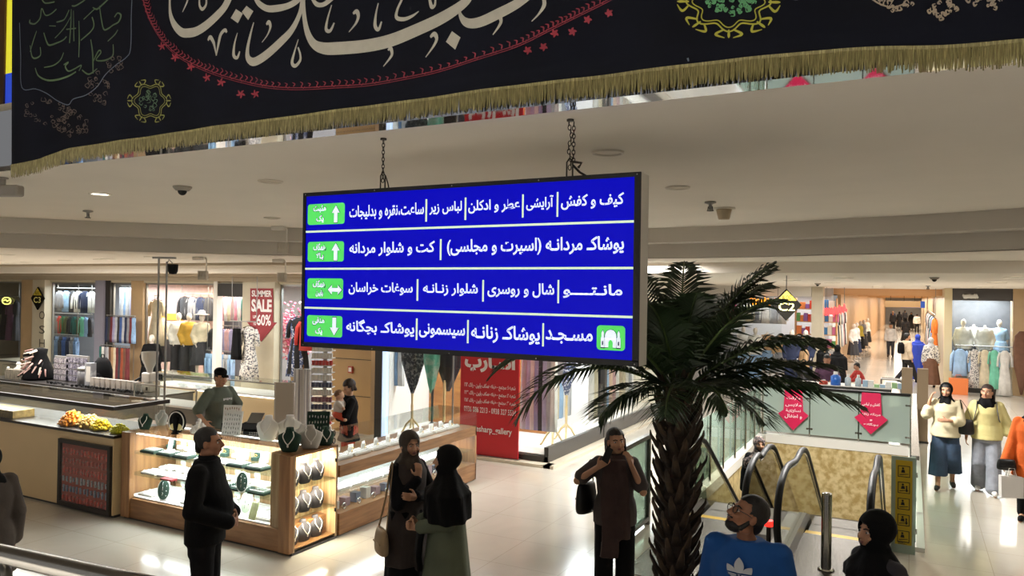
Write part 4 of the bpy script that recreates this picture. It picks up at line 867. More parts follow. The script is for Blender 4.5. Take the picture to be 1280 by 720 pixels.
    def shoes(s, parent, m, sole=None):
        for n in 'RL':
            b = MB(); a, t = s.j['an'+n], s.j['toe'+n]; heel = a+(a-t).normalized()*.035; heel.z = a.z-.045
            b.cap(heel, .038, t.lerp(heel, .35)+V(0, 0, .012), .046); b.cap(t.lerp(heel, .35)+V(0, 0, .01), .046, t+V(0, 0, .008), .034); remesh(b, 'shoe', m, parent, .012, 2)
    def trousers(s, parent, m, vox, e=.018, flare=0., name='trousers', low=1.93, top=1.0):
        b = MB(); b.loft(s.rings(e, .8, top))
        for n in 'RL':
            h, k, a = s.j['hip'+n], s.j['kn'+n], s.j['an'+n]; q = k.lerp(a, low-1); b.cap(h, .092+e, k, .064+e+flare*.5); b.cap(k, .064+e+flare*.5, q, .052+e+flare)
            b.cap(h+V(0, 0, -.02), .095+e, h+V(0, 0, -.12), .09+e)
        return remesh(b, name, m, parent, vox, 2)
    def top(s, parent, m, vox, e=.02, hem=.84, sleeve=1.95, name='shirt', collar=1.445, loose=0.):
        b = MB(); R_ = s.rings(e, max(hem, .8), collar)
        if hem < .8: R_ = [s.spine(hem, .185+e+loose, .15+e+loose*.8, 24)]+R_
        elif loose: R_[0] = s.spine(hem, .166+e+loose*.6, .127+e+loose*.6, 24)
        b.loft(R_)
        for n in 'RL':
            a, el, w = s.j['sh'+n], s.j['el'+n], s.j['wr'+n]; t = .046 if s.fem else .054; b.cap(a+V(0, 0, -.005), t+e, a.lerp(el, min(1, sleeve)), .048+e+loose*.3)
            if sleeve > 1: b.cap(el, .048+e+loose*.3, el.lerp(w, sleeve-1), .036+e+loose*.4)
            b.cap(a+V(0, 0, .0), t+e*.6, s.j['neck']+V(0, 0, -.035), .055)
        return remesh(b, name, m, parent, vox, 2)
    def skirt(s, parent, m, vox, hem=.1, flare=.12, z1=1.0, fold=.05, name='skirt', nf=9, e=.02):
        b = MB(); out = []
        for k in range(9):
            t = k/8; z = hem+(z1-hem)*t; g = (1-t)
            out.append(s.spine(z, .165+e+flare*g, .125+e+flare*.8*g, 54, fold*min(1, g*1.6), nf, k*.12))
        b.loft(out); return remesh(b, name, m, parent, vox, 1)
    def hair(s, parent, m, vox=.008, length=0., vol=0., name='hair', front=.045, part=False):
        b = MB(); s.hell(b, (0, -.026-vol*.4, .036+vol*.3), (.082+vol, .096+vol, .086+vol), 18, 12)
        for q in (-1, 1): s.hell(b, (q*.064, -.03, .0), (.015+vol*.5, .04, .045))
        s.hell(b, (0, -.075, -.03), (.06+vol*.5, .035+vol*.5, .06))
        if length:
            for x in (-.06, -.02, .02, .06): b.cap(s.hp(x, -.07, 0), .04, s.hp(x*1.1, -.085, -length), .03)
            for q in (-1, 1): b.cap(s.hp(q*.075, -.02, .0), .028, s.hp(q*.08, -.015, -length*.8), .022)
        hm = s.hm.transposed(); hd = s.j['hd']
        def cut(co):
            p = hm @ (co-hd); return p.y > .03 and p.z < front and abs(p.x) < .072 or (p.y > .0 and p.z < .01)
        return remesh(b, name, m, parent, vox, 2, cut)
    def hijab(s, parent, m, vox=.009, cape=.10, fold=.05, drop=1.22, oval=(.056, .072), name='hijab', zc=-.008, loose=0., front_extra=0.):
        b = MB(); s.hell(b, (0, -.022, .022), (.094+loose, .112+loose, .108+loose), 20, 14); s.hell(b, (0, .012, -.05), (.084, .085, .075), 18, 12)
        n0 = s.j['neck']; hd = s.hp(0, -.008, -.085)
        out = [ering(hd, .085, .088, 40, 0, fold*.3, 7), ering(hd.lerp(n0, .5), .088, .092, 40, 0, fold*.6, 7, .5), ering(n0+V(0, 0, -.005), .12, .11, 40, 0, fold, 7, .9), ering(n0+V(0, 0, -.06), .2*s.wide if cape > .05 else .14, .135, 40, 0, fold, 7, 1.2)]
        if cape > .05:
            zz = n0.z-.06
            while zz > drop: zz -= .06; out.append(ering(V(n0.x, n0.y*.8, zz), (.215+cape*.3)*s.wide, .15+cape*.2+front_extra, 40, 0, fold*1.3, 8, zz*8))
        b.loft(list(reversed(out)))
        hm = s.hm.transposed(); hdp = s.j['hd']
        def cut(co):
            p = hm @ (co-hdp); return p.y > .02 and (p.x/oval[0])**2+((p.z-zc)/oval[1])**2 < 1
        return remesh(b, name, m, parent, vox, 2, cut)
def person(loc, face_dir, h, label, group=None, cat='person'):
    rz = math.atan2(-face_dir[0], face_dir[1]); return empty('person', loc, rz, label, cat, group, h/1.7)
SK = mat('skin_olive', 'b98a6c', .55, var=.06, scale=6); SK2 = mat('skin_brown', '9c6c50', .55, var=.06, scale=6); SKL = mat('skin_fair', 'cfa58a', .55, var=.05, scale=6)
HB = mat('black_hair', '15110f', .55, bump=.4, bscale=1., stretch=(120, 120, 20)); HBR = mat('dark_brown_hair', '2c1d15', .55, bump=.4, bscale=1., stretch=(120, 120, 20))
BROW = mat('dark_brow', '1b1512', .7)
def cloth(name, col, var=.1, scale=6, bump=.25, bscale=18, **k): return mat(name, col, .85, var=var, scale=scale, bump=bump, bscale=bscale, **k)
C_blk = cloth('black_cloth', '09090b', spec=.2); C_blk2 = cloth('soft_black_cloth', '100f13', spec=.2)
def toward(p, q=(0, 0)): v = Vector((q[0]-p[0], q[1]-p[1], 0)); return v.normalized()
NV = .0075
# --- man in black in front of the kiosk
p = person((-5.12, 4.38, 0), CAMR+CAMF*.1, 1.77, 'person in all black standing in profile with hands clasped before the jewellery kiosk')
B = Body(False, 0., (0, 0, 0), 1.06, .05, elR=(.27, -.02, 1.1), wrR=(.1, .215, .965), elL=(-.27, -.02, 1.1), wrL=(-.1, .2, .985), handR=dict(dir=(-.8, .3, -.15), palm=(-.2, -1, 0), curl=40), handL=dict(dir=(.8, .35, -.2), palm=(.2, -1, 0), curl=40))
B.body(p, SK2, NV); B.face(p, BROW); B.hair(p, HB, front=.06); B.top(p, C_blk, .012, .026, .8, 1.92); B.trousers(p, C_blk2, .014, .02); B.shoes(p, C_blk)
b = MB(); b.loft([ering(B.j['neck']+V(0, .01, z), rx, ry, 24) for z, rx, ry in ((-.03, .078, .075), (.015, .072, .072), (.05, .066, .068))], cap=False); o = b.build('collar', C_blk, p, True); md = o.modifiers.new('s', 'SOLIDIFY'); md.thickness = .006
# --- two women talking by the kiosk
d1 = (toward((-3.96, 5.6))*.62+CAMR*.6).normalized()
p = person((-3.98, 5.62, 0), d1, 1.66, 'person in dark brown headscarf and brown waistcoat, hand on chin, with a beige shoulder bag')
B = Body(True, 0, (-14, -4, 0), 1.0, elR=(.2, .1, 1.08), wrR=(.03, .18, 1.3), elL=(-.2, .11, 1.1), wrL=(.08, .2, 1.14), handR=dict(dir=(-.1, -.15, 1), palm=(-.3, -.9, 0), curl=45), handL=dict(dir=(.9, .1, .2), palm=(0, -1, 0), curl=35))
M_br = cloth('brown_headscarf', '3d332a', .25, 10, bump=.4); M_vest = cloth('dark_brown_waistcoat', '352c29', .12)
B.body(p, SK, NV); B.face(p, BROW); B.hijab(p, M_br, .01, .02, .08, 1.3); B.top(p, C_blk2, .012, .014, .86, 1.9, 'sleeves'); B.skirt(p, C_blk, .014, .06, .05, 1.0, .04, 'trouser_skirt'); B.shoes(p, C_blk)
b = MB(); b.loft([B.spine(z, rx, ry, 36, fo, 7, z*5) for z, rx, ry, fo in ((.5, .225, .185, .05), (.65, .22, .18, .04), (.8, .205, .165, .03), (.95, .19, .15, .02), (1.07, .17, .14, .015), (1.2, .18, .148, .01), (1.32, .19, .14, 0), (1.4, .15, .11, 0), (1.43, .09, .085, 0))]); remesh(b, 'waistcoat', M_vest, p, .012, 2)
def bag(name, loc, rz, label, w, h, d_, m, strap=None, cat='bag', sm=None):
    t = empty(name, loc, rz, label, cat); b = MB(); b.loft([[Vector(q) for q in ((-a, -c, z), (a, -c, z), (a, c, z), (-a, c, z))] for a, c, z in ((w*.42, d_*.35, 0), (w*.5, d_*.5, h*.12), (w*.48, d_*.5, h*.6), (w*.42, d_*.3, h*.95), (w*.4, d_*.12, h))]); o = b.build('pouch', m, t, True); md = o.modifiers.new('b', 'SUBSURF'); md.levels = 2; md.render_levels = 2
    b = MB(); b.box(-w*.3, w*.3, -d_*.46, -d_*.36, h*.45, h*.5); b.build('clasp', sm or m, t)
    if strap: b = MB(); b.tube(crom([tuple(q) for q in strap], 8).tolist(), .009, 6, flat=.5); b.build('strap', sm or m, t, True)
    return t
M_bg = mat('beige_leather', 'a38a68', .5, var=.08)
L = Matrix.Rotation(math.atan2(-d1[0], d1[1]), 3, 'Z'); bl = Vector((-3.98, 5.62, 0))+L @ Vector((.29, .0, .62))
bag('shoulder_bag', bl, math.atan2(-d1[0], d1[1])+1.2, 'beige leather shoulder bag hanging at the brown-scarfed woman\'s side', .3, .23, .11, M_bg, [(-.11, 0, .18), (-.04, .04, .46), (.0, .07, .74), (.03, .08, .77), (.07, .04, .46), (.12, 0, .18)])
d2 = (-CAMR+toward((-3.44, 5.42))*.12).normalized()
p = person((-3.42, 5.4, 0), d2, 1.62, 'person in long sage green coat and large black shawl, profile, hands clasped')
B = Body(True, .0, (0, 2, 0), 1.05, shR=(.1, -.01, 1.32), shL=(-.1, -.01, 1.32), elR=(.2, .0, 1.08), wrR=(.06, .26, 1.02), elL=(-.2, .0, 1.08), wrL=(-.05, .27, 1.0), handR=dict(dir=(-.55, .7, .0), palm=(-1, 0, 0), curl=40), handL=dict(dir=(.55, .7, 0), palm=(1, 0, 0), curl=40))
M_sage = cloth('sage_green_coat', '5d6450', .1, 5, .35, 10)
B.body(p, SK, NV); B.face(p, BROW); B.top(p, M_sage, .013, .016, .8, 1.82, 'coat_sleeves', 1.4, loose=.03)
B.skirt(p, M_sage, .014, .08, .13, 1.08, .05, 'long_coat', 8, .03); B.shoes(p, C_blk); B.hijab(p, C_blk, .011, .2, .06, 1.1, (.05, .07), 'black_shawl', -.006, .008, .01)
b = MB(); b.loft([ering(V(.02, y, z), rx, .035, 20, 0, .12, 5, z*9) for y, z, rx in ((.24, .62, .1), (.25, .75, .12), (.235, .9, .13), (.2, 1.05, .15))]); remesh(b, 'shawl_end', C_blk, p, .012, 2)
# --- woman with telephone at the escalators
pp = (-2.42, 6.72); d3 = toward(pp)
p = person((*pp, 0), (d3+CAMR*.05).normalized(), 1.67, 'person with uncovered dark hair holding a phone to her mouth, long dark scarf')
B = Body(True, 0, (14, 2, 4), 1.06, elR=(.36, .06, 1.2), wrR=(.17, .17, 1.36), elL=(-.25, .12, 1.13), wrL=(-.14, .13, 1.37), handR=dict(dir=(-.62, .15, .5), palm=(-.3, -.8, .3), curl=48), handL=dict(dir=(.3, -.05, .9), palm=(.7, -.6, 0), curl=35))
M_top = cloth('dark_taupe_top', '443b3a', .12); M_sc = cloth('brown_black_scarf', '3a2826', .2, 8, .4)
B.body(p, SK, NV); B.face(p, BROW); B.hair(p, HB, .009, .19, .006, front=.06); B.top(p, M_top, .012, .026, .8, .75, loose=.02); B.trousers(p, C_blk, .014, .02, .025); B.shoes(p, C_blk)
b = MB(); b.loft([ering(B.j['neck']+V(0, .0, z), rx, ry, 30, 0, .06, 6, z*20) for z, rx, ry in ((-.07, .14, .12), (-.02, .115, .11), (.03, .092, .095))])
for x, z0, ph in ((.055, .52, 0), (-.04, .7, 2)):
    b.loft([ering(V(x+.01*math.sin(z*6), .165+.01*math.cos(z*8)-(.05 if z > 1.36 else 0), z), .085-.02*(z > 1.3), .028, 24, 0, .15, 6, ph+z*7) for z in np.linspace(z0, 1.42, 9)])
remesh(b, 'long_scarf', M_sc, p, .011, 2)
rzp = math.atan2(-d3[0], d3[1]); Lp = Matrix.Rotation(rzp, 3, 'Z')
q = Vector((*pp, 0))+Lp @ Vector((.075, .225, 1.46)); t = empty('mobile_phone', q, rzp+.5, 'black mobile phone held to the mouth of the woman by the palm', 'phone'); M3 = Matrix.Rotation(R(-35), 4, 'Y') @ Matrix.Rotation(R(20), 4, 'X')
b = MB(); b.box(-.037, .037, -.005, .005, -.075, .075, M3); bevel(b.build('phone_case', M_black, t), .004); b = MB(); b.box(-.033, .033, -.0065, -.005, -.07, .07, M3); b.build('screen', mat('dark_screen', '0a0c12', .08), t)
q = Vector((*pp, 0))+Lp @ Vector((.27, -.06, .84)); bag('shoulder_bag', q, rzp+.9, 'large black tote bag hanging from the arm of the woman with the phone', .3, .3, .13, mat('black_leather', '141313', .35), [(-.1, 0, .26), (-.08, 0, .42), (-.06, .0, .5), (.02, 0, .42), (.1, 0, .26)])
# --- man in the blue jumper, looking up
pp = (-.84, 4.6); d4 = (toward(pp)*.93-CAMR*.28).normalized()
p = person((*pp, 0), d4, 1.76, 'person with beard and glasses in blue jumper gazing up at the sign')
B = Body(False, 0, (-48, 26, 0), 1.0)
M_blu = cloth('royal_blue_jersey', '0f4f96', .06, 4, .3, 9)
B.body(p, SK2, NV); B.face(p, BROW, '7a4a44'); B.hair(p, HB, .008, 0, .004, front=.062); B.top(p, M_blu, .012, .028, .82, 1.95, 'jumper', 1.44, .01); B.trousers(p, C_blk2, .014, .02); B.shoes(p, C_blk)
b = MB(); B.hell(b, (0, .045, -.085), (.052, .05, .036)); 
for q in (-1, 1): b.cap(B.hp(q*.066, .005, -.03), .012, B.hp(q*.056, .03, -.075), .018)
b.cap(B.hp(-.026, .088, -.047), .007, B.hp(.026, .088, -.047), .007)
hm = B.hm.transposed(); remesh(b, 'beard', HB, p, .006, 1, lambda co: (lambda v: abs(v.x) < .019 and -.068 < v.z < -.052 and v.y > .06)(hm @ (co-B.j['hd'])))
gl = MB()
for q in (-1, 1):
    ring = [B.hp(q*.033+.025*math.cos(a), .094, .002+.021*math.sin(a)) for a in [2*math.pi*k/18 for k in range(19)]]; gl.tube(ring, .0022, 6); gl.tube([B.hp(q*.058, .092, .006), B.hp(q*.078, .05, .006), B.hp(q*.08, -.01, .0)], .002, 6)
gl.tube([B.hp(-.009, .095, .004), B.hp(.009, .095, .004)], .002, 6); g_ = gl.build('glasses', mat('thin_glasses_frame', '3c3a3a', .3, .6), p, True)
for q in (-1, 1): lb = MB(); lb.poly([B.hp(q*.033+.024*math.cos(a), .0945, .002+.02*math.sin(a)) for a in [2*math.pi*k/18 for k in range(18)]]); lb.build('lens', M_gls, g_)
# white three-leaf emblem on the chest, following the jersey
def chest_y(x, z):
    rx, ry = .172+.028, .122+.034; return ry*math.sqrt(max(.05, 1-(x/rx)**2))
def emb(P):
    b = MB(); pts = [Vector((x, chest_y(x, z)+.004, z)) for x, z in P]; b.prism(pts, (0, .004, 0)); return b
lb = MB()
for cx, cz, ang_, L_, w_ in ((0, 1.285, 0, .1, .026), (-.045, 1.27, 38, .085, .023), (.045, 1.27, -38, .085, .023)):
    P = []
    for k in range(15):
        t = k/14; a = R(ang_); x = -w_*math.sin(math.pi*t)**.8; z = L_*t; P.append((x, z))
    for k in range(13, 0, -1): t = k/14; P.append((w_*math.sin(math.pi*t)**.8, L_*t))
    a = R(ang_); PP = [(cx*.35+x*math.cos(a)-z*math.sin(a), cz-.01+x*math.sin(a)+z*math.cos(a)) for x, z in P]
    # split off the base to leave the three stripes
    for s0, s1 in ((.42, 1.), (.3, .38), (.18, .26)):
        zlo, zhi = 1.275+.1*(s0-.3)*.8, 1.275+.1*(s1-.3)*.8
        QQ = [(x, z) for x, z in PP if zlo <= z] if s1 == 1 else [(x, min(max(z, zlo), zhi)) for x, z in PP if zlo-.03 <= z <= zhi+.03]
        if len(QQ) > 2: lb.prism([Vector((x, chest_y(x, z)+.003, z)) for x, z in QQ], (0, .004, 0))
lb.build('leaf_emblem', mat('white_print_cloth', 'd9dbe0', .7), p)
# --- woman in black headscarf at the lower right
pp = (-.17, 5.07); d5 = (-CAMR*.95+toward(pp)*.25).normalized()
p = person((*pp, 0), d5, 1.63, 'person in black headscarf and grey coat, profile, near the bollard at the lower right')
B = Body(True, 0, (0, 0, 0), 1.0)
B.body(p, SK, NV); B.face(p, BROW); B.top(p, cloth('charcoal_coat', '36343a', .1), .012, .03, .8, 1.95, 'coat', loose=.02); B.skirt(p, MATS['charcoal_coat'], .014, .4, .08, 1.0, .03, 'coat_skirt'); B.trousers(p, C_blk, .014); B.shoes(p, C_blk)
B.hijab(p, C_blk, .0095, .06, .06, 1.28, (.052, .07), loose=.008)
b = MB(); B.hell(b, (0, .05, .062), (.055, .03, .022)); remesh(b, 'fringe_hair', HB, p, .007, 1)
# --- woman riding up the escalator
p = person((-2.02, 11.95, -.82), toward((-2.05, 12)), 1.62, 'person in patterned headscarf and black coat riding up the left escalator')
B = Body(True, 0, (14, 0, 0), 1.02)
M_flo = mat('floral_headscarf', '2e2626', .85, col2='a08a82', scale=30, thresh=(.52, .62))
B.body(p, SK, .011); B.face(p, BROW); B.top(p, C_blk, .015, .03, .8, 1.95, 'coat', loose=.02); B.skirt(p, C_blk, .016, .1, .08, 1.0, .03, 'long_coat'); B.shoes(p, C_blk); B.hijab(p, M_flo, .011, .1, .06, 1.2)
# --- two women walking towards the camera
walk = dict(knR=(.1, .1, .49), anR=(.1, .2, .1), toeR=(.12, .36, .045), knL=(-.1, .03, .48), anL=(-.1, -.2, .12), toeL=(-.12, -.06, .03))
pp = (.48, 13.5)
p = person((*pp, 0), toward(pp), 1.63, 'person walking in cream blouse, black scarf and wide blue culottes')
B = Body(True, 0, (-5, 0, 0), 1.05, elR=(.27, .05, 1.18), wrR=(.22, .1, 1.42), elL=(-.2, .06, 1.1), wrL=(-.02, .22, 1.12), handR=dict(dir=(-.3, .1, 1), curl=30, palm=(-1, 0, 0)), handL=dict(dir=(.9, .15, .05), palm=(0, -1, 0), curl=40), **walk)
M_crm = cloth('cream_blouse', 'cfc4a2', .06); M_den = cloth('blue_denim', '2f4258', .18, 12)
B.body(p, SK, .01); B.face(p, BROW); B.hair(p, HB, .011, 0, .008, front=.05); B.top(p, M_crm, .013, .034, .84, 1.35, 'blouse', loose=.02)
b = MB(); b.loft(B.rings(.02, .86, 1.02))
for n in 'RL':
    h, k, a = B.j['hip'+n], B.j['kn'+n], B.j['an'+n]; q = k.lerp(a, .6); b.cap(h, .11, k, .115); b.loft([ering(q+V(0, 0, -.02), .14, .12, 24, 0, .05, 6), ering(k+V(0, 0, .0), .125, .115, 24, 0, .03, 6), ering(h.lerp(k, .4), .12, .115, 24)])
remesh(b, 'culottes', M_den, p, .014, 2); B.shoes(p, mat('dark_sandal', '2a2522', .5)); B.hijab(p, C_blk, .011, .02, .08, 1.3, (.07, .095), 'scarf', .012, .004)
L5 = Matrix.Rotation(math.atan2(-toward(pp)[0], toward(pp)[1]), 3, 'Z'); bag('shoulder_bag', Vector((*pp, 0))+L5 @ Vector((-.27, .06, .86)), math.atan2(-toward(pp)[0], toward(pp)[1]), 'black shoulder bag of the woman in blue culottes', .24, .24, .1, MATS['black_leather'], [(-.08, 0, .2), (.0, .03, .42), (.08, .02, .53), (.06, 0, .4), (.09, 0, .2)])
pp = (1.02, 13.55)
p = person((*pp, 0), toward(pp), 1.64, 'person walking in pale yellow shirt and baggy grey jeans with a dark neck scarf')
w2 = dict(knL=(-.1, .1, .49), anL=(-.1, .2, .1), toeL=(-.12, .36, .045), knR=(.1, .03, .48), anR=(.1, -.16, .1), toeR=(.12, -.01, .03))
B = Body(True, 0, (-14, 3, 0), 1.08, elR=(.26, -.02, 1.1), wrR=(.27, .05, .87), elL=(-.26, -.04, 1.1), wrL=(-.3, .0, .88), **w2)
M_yl = cloth('pale_yellow_shirt', 'cfc487', .06); M_gj = cloth('light_grey_denim', '8b8f98', .15, 12)
B.body(p, SK, .01); B.face(p, BROW); B.hair(p, HBR, .011, .16, .006, front=.055); B.top(p, M_yl, .013, .034, .84, 1.6, 'shirt', loose=.02); B.trousers(p, M_gj, .014, .02, .05); B.shoes(p, mat('white_shoe', 'd8d6d2', .5))
b = MB(); b.loft([ering(B.j['neck']+V(0, .01, z), rx, ry, 30, 0, .08, 7, z*20) for z, rx, ry in ((-.1, .13, .13), (-.05, .14, .135), (.0, .115, .12), (.05, .09, .095))]); remesh(b, 'neck_scarf', C_blk, p, .011, 2)
b = MB()
for q in (-1, 1): b.tube([(q*.13, -.13, 1.2), (q*.13, -.05, 1.43), (q*.13, .07, 1.42), (q*.14, .155, 1.3), (q*.165, .1, 1.16), (q*.19, -.06, 1.08)], .014, 6, flat=.5)
b.box(-.14, .14, -.28, -.14, 1.0, 1.4); b.build('backpack', cloth('grey_backpack', '4f525a'), p)
# --- person in orange at the right edge with a shopping bag
pp = (1.42, 12.1)
p = person((*pp, 0), toward(pp, (.4, 3)), 1.62, 'person in orange tunic with black shawl cut off by the right edge')
B = Body(True, 0, (0, 0, 0), 1.05, wrR=(.3, .06, .8))
B.body(p, SK, .011); B.face(p, BROW); B.top(p, cloth('orange_tunic', 'cf5a12', .06), .014, .03, .62, 1.9, 'tunic', loose=.03); B.trousers(p, C_blk, .015); B.shoes(p, C_blk); B.hijab(p, C_blk, .012, .05, .06, 1.2)
def carrier(loc, rz, lab, m, w=.26, h=.3, d_=.1):
    t = empty('shopping_bag', loc, rz, lab, 'bag'); b = MB(); b.loft([[Vector(q) for q in ((-w/2, -d_/2, 0), (w/2, -d_/2, 0), (w/2, d_/2, 0), (-w/2, d_/2, 0))], [Vector(q) for q in ((-w*.52, -d_*.4, h), (w*.52, -d_*.4, h), (w*.52, d_*.4, h), (-w*.52, d_*.4, h))]]); b.build('bag_body', m, t)
    for y in (-d_*.3, d_*.3): b = MB(); b.tube([(-w*.2, y, h), (-w*.12, y*.5, h+.1), (w*.12, y*.5, h+.1), (w*.2, y, h)], .005, 6); b.build('handle', m, t)
    return t
carrier((1.18, 11.95, .32), .3, 'white paper carrier bag beside the woman in orange', mat('white_paper', 'cfcac6', .6), .26, .28)
bag('shoulder_bag', (1.13, 11.98, .66), .2, 'black handbag above the white carrier bag by the woman in orange', .26, .15, .1, MATS['black_leather'])
# --- person cut by the left edge
q = PZ(-14, 556, 1.62); p = person((q.x, q.y, 0), -CAMR*.9+CAMF*.5, 1.62, 'person in grey brown coat and black headscarf cut off by the left edge')
B = Body(True, 0, (0, 0, 0), 1.05); B.body(p, SK, .011); B.top(p, cloth('grey_brown_coat', '4c443e', .1), .014, .035, .62, 1.95, 'coat', loose=.02); B.trousers(p, C_blk, .015); B.shoes(p, C_blk); B.hijab(p, C_blk, .012, .02, .06, 1.3); B.face(p, BROW)
# --- seller behind the jewellery counters
pp = (-8.86, 7.74)
p = person((*pp, 0), (CAMR*.9-CAMF*.55).normalized(), 1.76, 'person in black cap and grey green tee serving inside the jewellery kiosk')
B = Body(False, .06, (-8, -12, 0), .95, elR=(.3, -.02, 1.12), wrR=(.27, .12, 1.0), elL=(-.27, .12, 1.15), wrL=(-.12, .32, 1.1))
B.body(p, SK, .009); B.face(p, BROW); B.hair(p, HB, .01, front=.05); B.top(p, cloth('grey_green_tee', '616a5f', .08), .012, .03, .84, .85, 'tee_shirt', loose=.02); B.trousers(p, C_blk2, .015); B.shoes(p, C_blk)
b = MB(); B.hell(b, (0, -.028, .068), (.086, .1, .066), 18, 12); b.cap(B.hp(-.04, .09, .05), .014, B.hp(.04, .09, .05), .014); b.cap(B.hp(-.035, .13, .04), .01, B.hp(.035, .13, .04), .01); b.cap(B.hp(-.04, .09, .05), .012, B.hp(-.035, .13, .04), .01); b.cap(B.hp(.04, .09, .05), .012, B.hp(.035, .13, .04), .01); b.cap(B.hp(0, .09, .05), .012, B.hp(0, .13, .042), .01)
remesh(b, 'cap', C_blk, p, .009, 2)
b = MB()
for k in range(5): b.box(-.09+k*.03, -.07+k*.03, .205, .21, 1.27+.008*(k % 2), 1.3)
b.build('shirt_print', mat('white_print_cloth', 'd9dbe0', .7), p)
# --- person carrying a baby beyond the kiosk
q = PD(437, 478, 11.6); zt = q.z
p = person((q.x, q.y, 0), (-CAMR*.8-CAMF*.3), 1.54, 'person with curly dark hair carrying a baby beyond the jewellery kiosk')
B = Body(True, 0, (20, -20, 0), 1.05, elL=(-.25, .1, 1.12), wrL=(.02, .25, 1.08), elR=(.26, .06, 1.12), wrR=(.1, .26, 1.05)); B.body(p, SKL, .011, False); B.hair(p, HBR, .012, .06, .02, front=.05); B.top(p, C_blk, .014, .03, .7, 1.5, loose=.02); B.trousers(p, cloth('coral_trousers', 'd2593f', .1), .015, .03, .02); B.shoes(p, C_blk)
f = (-CAMR*.8-CAMF*.3).normalized(); t = empty('baby', (q.x+f.x*.17+CAMR.x*.1, q.y+f.y*.17+CAMR.y*.1-.12, .95), math.atan2(-f.x, f.y)+2.6, 'baby in a whitish top held by the person beyond the kiosk', 'baby')
b = MB(); b.ell((0, 0, .38), (.068, .075, .08)); b.ell((0, .01, .2), (.1, .09, .14)); b.cap((.09, .02, .27), .035, (.12, .12, .2), .026); b.cap((-.09, .02, .27), .035, (-.12, .12, .2), .026); b.cap((.06, 0, .1), .055, (.1, .14, .04), .035); b.cap((-.06, 0, .1), .055, (-.1, .14, .04), .035); b.ell((0, .075, .365), (.012, .012, .012)); b.cap((0, 0, .3), .04, (0, 0, .34), .04)
remesh(b, 'body', SKL, t, .011, 2); b = MB(); b.ell((0, .01, .2), (.112, .102, .13)); b.cap((.09, .02, .27), .045, (.11, .09, .22), .036); b.cap((-.09, .02, .27), .045, (-.11, .09, .22), .036); remesh(b, 'top', cloth('white_baby_top', 'cfc8c0'), t, .012, 2); b = MB(); b.cap((.06, 0, .1), .066, (.09, .12, .05), .045); b.cap((-.06, 0, .1), .066, (-.09, .12, .05), .045); b.ell((0, 0, .1), (.11, .1, .07)); remesh(b, 'trousers', MATS['coral_trousers'], t, .012, 2); b = MB(); b.ell((0, -.012, .4), (.072, .074, .07)); remesh(b, 'hair', mat('light_baby_hair', '7a5a42', .6), t, .012, 1, lambda c: c.y > .03 and c.z < .42)
# ================================================================ JEWELLERY KIOSK
M_kw = wood('kiosk_oak', '9c7048', '7d5632', .35, (1, 1, 9)); M_kv = wood('kiosk_oak_upright', 'a97c52', '8a6240', .35, (9, 9, .8)); M_bk = wood('showcase_back_oak', 'd8ba92', 'b48c60', .45, (14, 14, .6))
M_cream = mat('cream_laminate', 'e2c698', .45, var=.03, scale=2); M_rim = mat('dark_bronze_rim', '2d261f', .35, .3); M_led = mat('led_strip', 'fff8ee', .5, emit=5.)
M_shelf = glass('shelf_glass', 'eef6f3', 1.4, .98); M_wp = mat('white_velvet', 'e4e1dc', .8); M_gv = mat('dark_green_velvet', '1f3a2e', .85, var=.15, scale=20); M_gry = mat('grey_velvet', '4a474c', .85); M_sil = mat('silver_jewel', 'dcdcdc', .18, 1.); M_gold = mat('gold_jewel', 'd8b25a', .22, 1.)
def led(x0, x1, y0, y1, z, par, loc, power=0):
    b = MB(); b.box(x0, x1, y0, y1, z, z+.008); o = b.build('led_strip', M_led, par)
    return o
def panes(par, L):
    for a in L: b = MB(); b.box(*a); b.build('glass_pane', M_gls, par)
# --- wooden showcase with end niche
KX0, KX1, KY0, KY1, KH = -8.78, -5.95, 6.2, 6.98, 1.1
K = empty('wooden_showcase', (0, 0, 0), 0, 'oak framed glass showcase of jewellery trays with lit necklace niche at its end', 'showcase')
b = MB(); b.box(KX0+.14, KX1-.14, KY0+.02, KY1, .03, .27); b.build('base_panel', M_kw, K)
b = MB(); b.box(KX0, KX1, KY0+.05, KY1, 0, .03); b.build('kick_board', M_dark, K)
for x0, x1 in ((KX0, KX0+.16), (KX1-.16, KX1)): b = MB(); b.box(x0, x1, KY0, KY0+.07, 0.03, KH-.01); bevel(b.build('upright', M_kv, K), .004)
b = MB(); b.box(KX0+.16, -6.3, KY1-.1, KY1-.08, .27, .98); b.build('back_panel', M_bk, K)
b = MB(); b.box(KX0, KX0+.03, KY0+.07, KY1, .03, KH-.01); b.build('side_panel', M_kv, K)
b = MB(); b.box(-6.3, -6.27, KY0+.07, KY1, .03, KH-.01); b.build('niche_back', M_bk, K)
b = MB(); b.box(-6.27, KX1, KY1-.03, KY1, .03, KH-.01); b.build('niche_side', M_bk, K); b = MB(); b.box(-6.27, KX1, KY0+.06, KY0+.09, .03, KH-.01); b.build('niche_side', M_bk, K)
b = MB(); b.box(-6.27, KX1, KY0+.07, KY1, KH-.03, KH-.005); b.build('niche_roof', M_kw, K)
for z in (.55, .82): b = MB(); b.box(KX0+.05, -6.32, KY0+.07, KY1-.12, z, z+.01); b.build('shelf', M_shelf, K)
b = MB(); b.box(KX0+.05, -6.32, KY0+.07, KY1-.12, .27, .285); b.build('shelf', M_wp, K)
for z in (.05, .38, .70): b = MB(); b.box(-6.27, KX1-.01, KY0+.09, KY1-.03, z, z+.012); b.build('niche_shelf', M_shelf if z > .1 else M_kw, K)
xa = KX0+.16; w3 = (KX1-.16-xa)/3
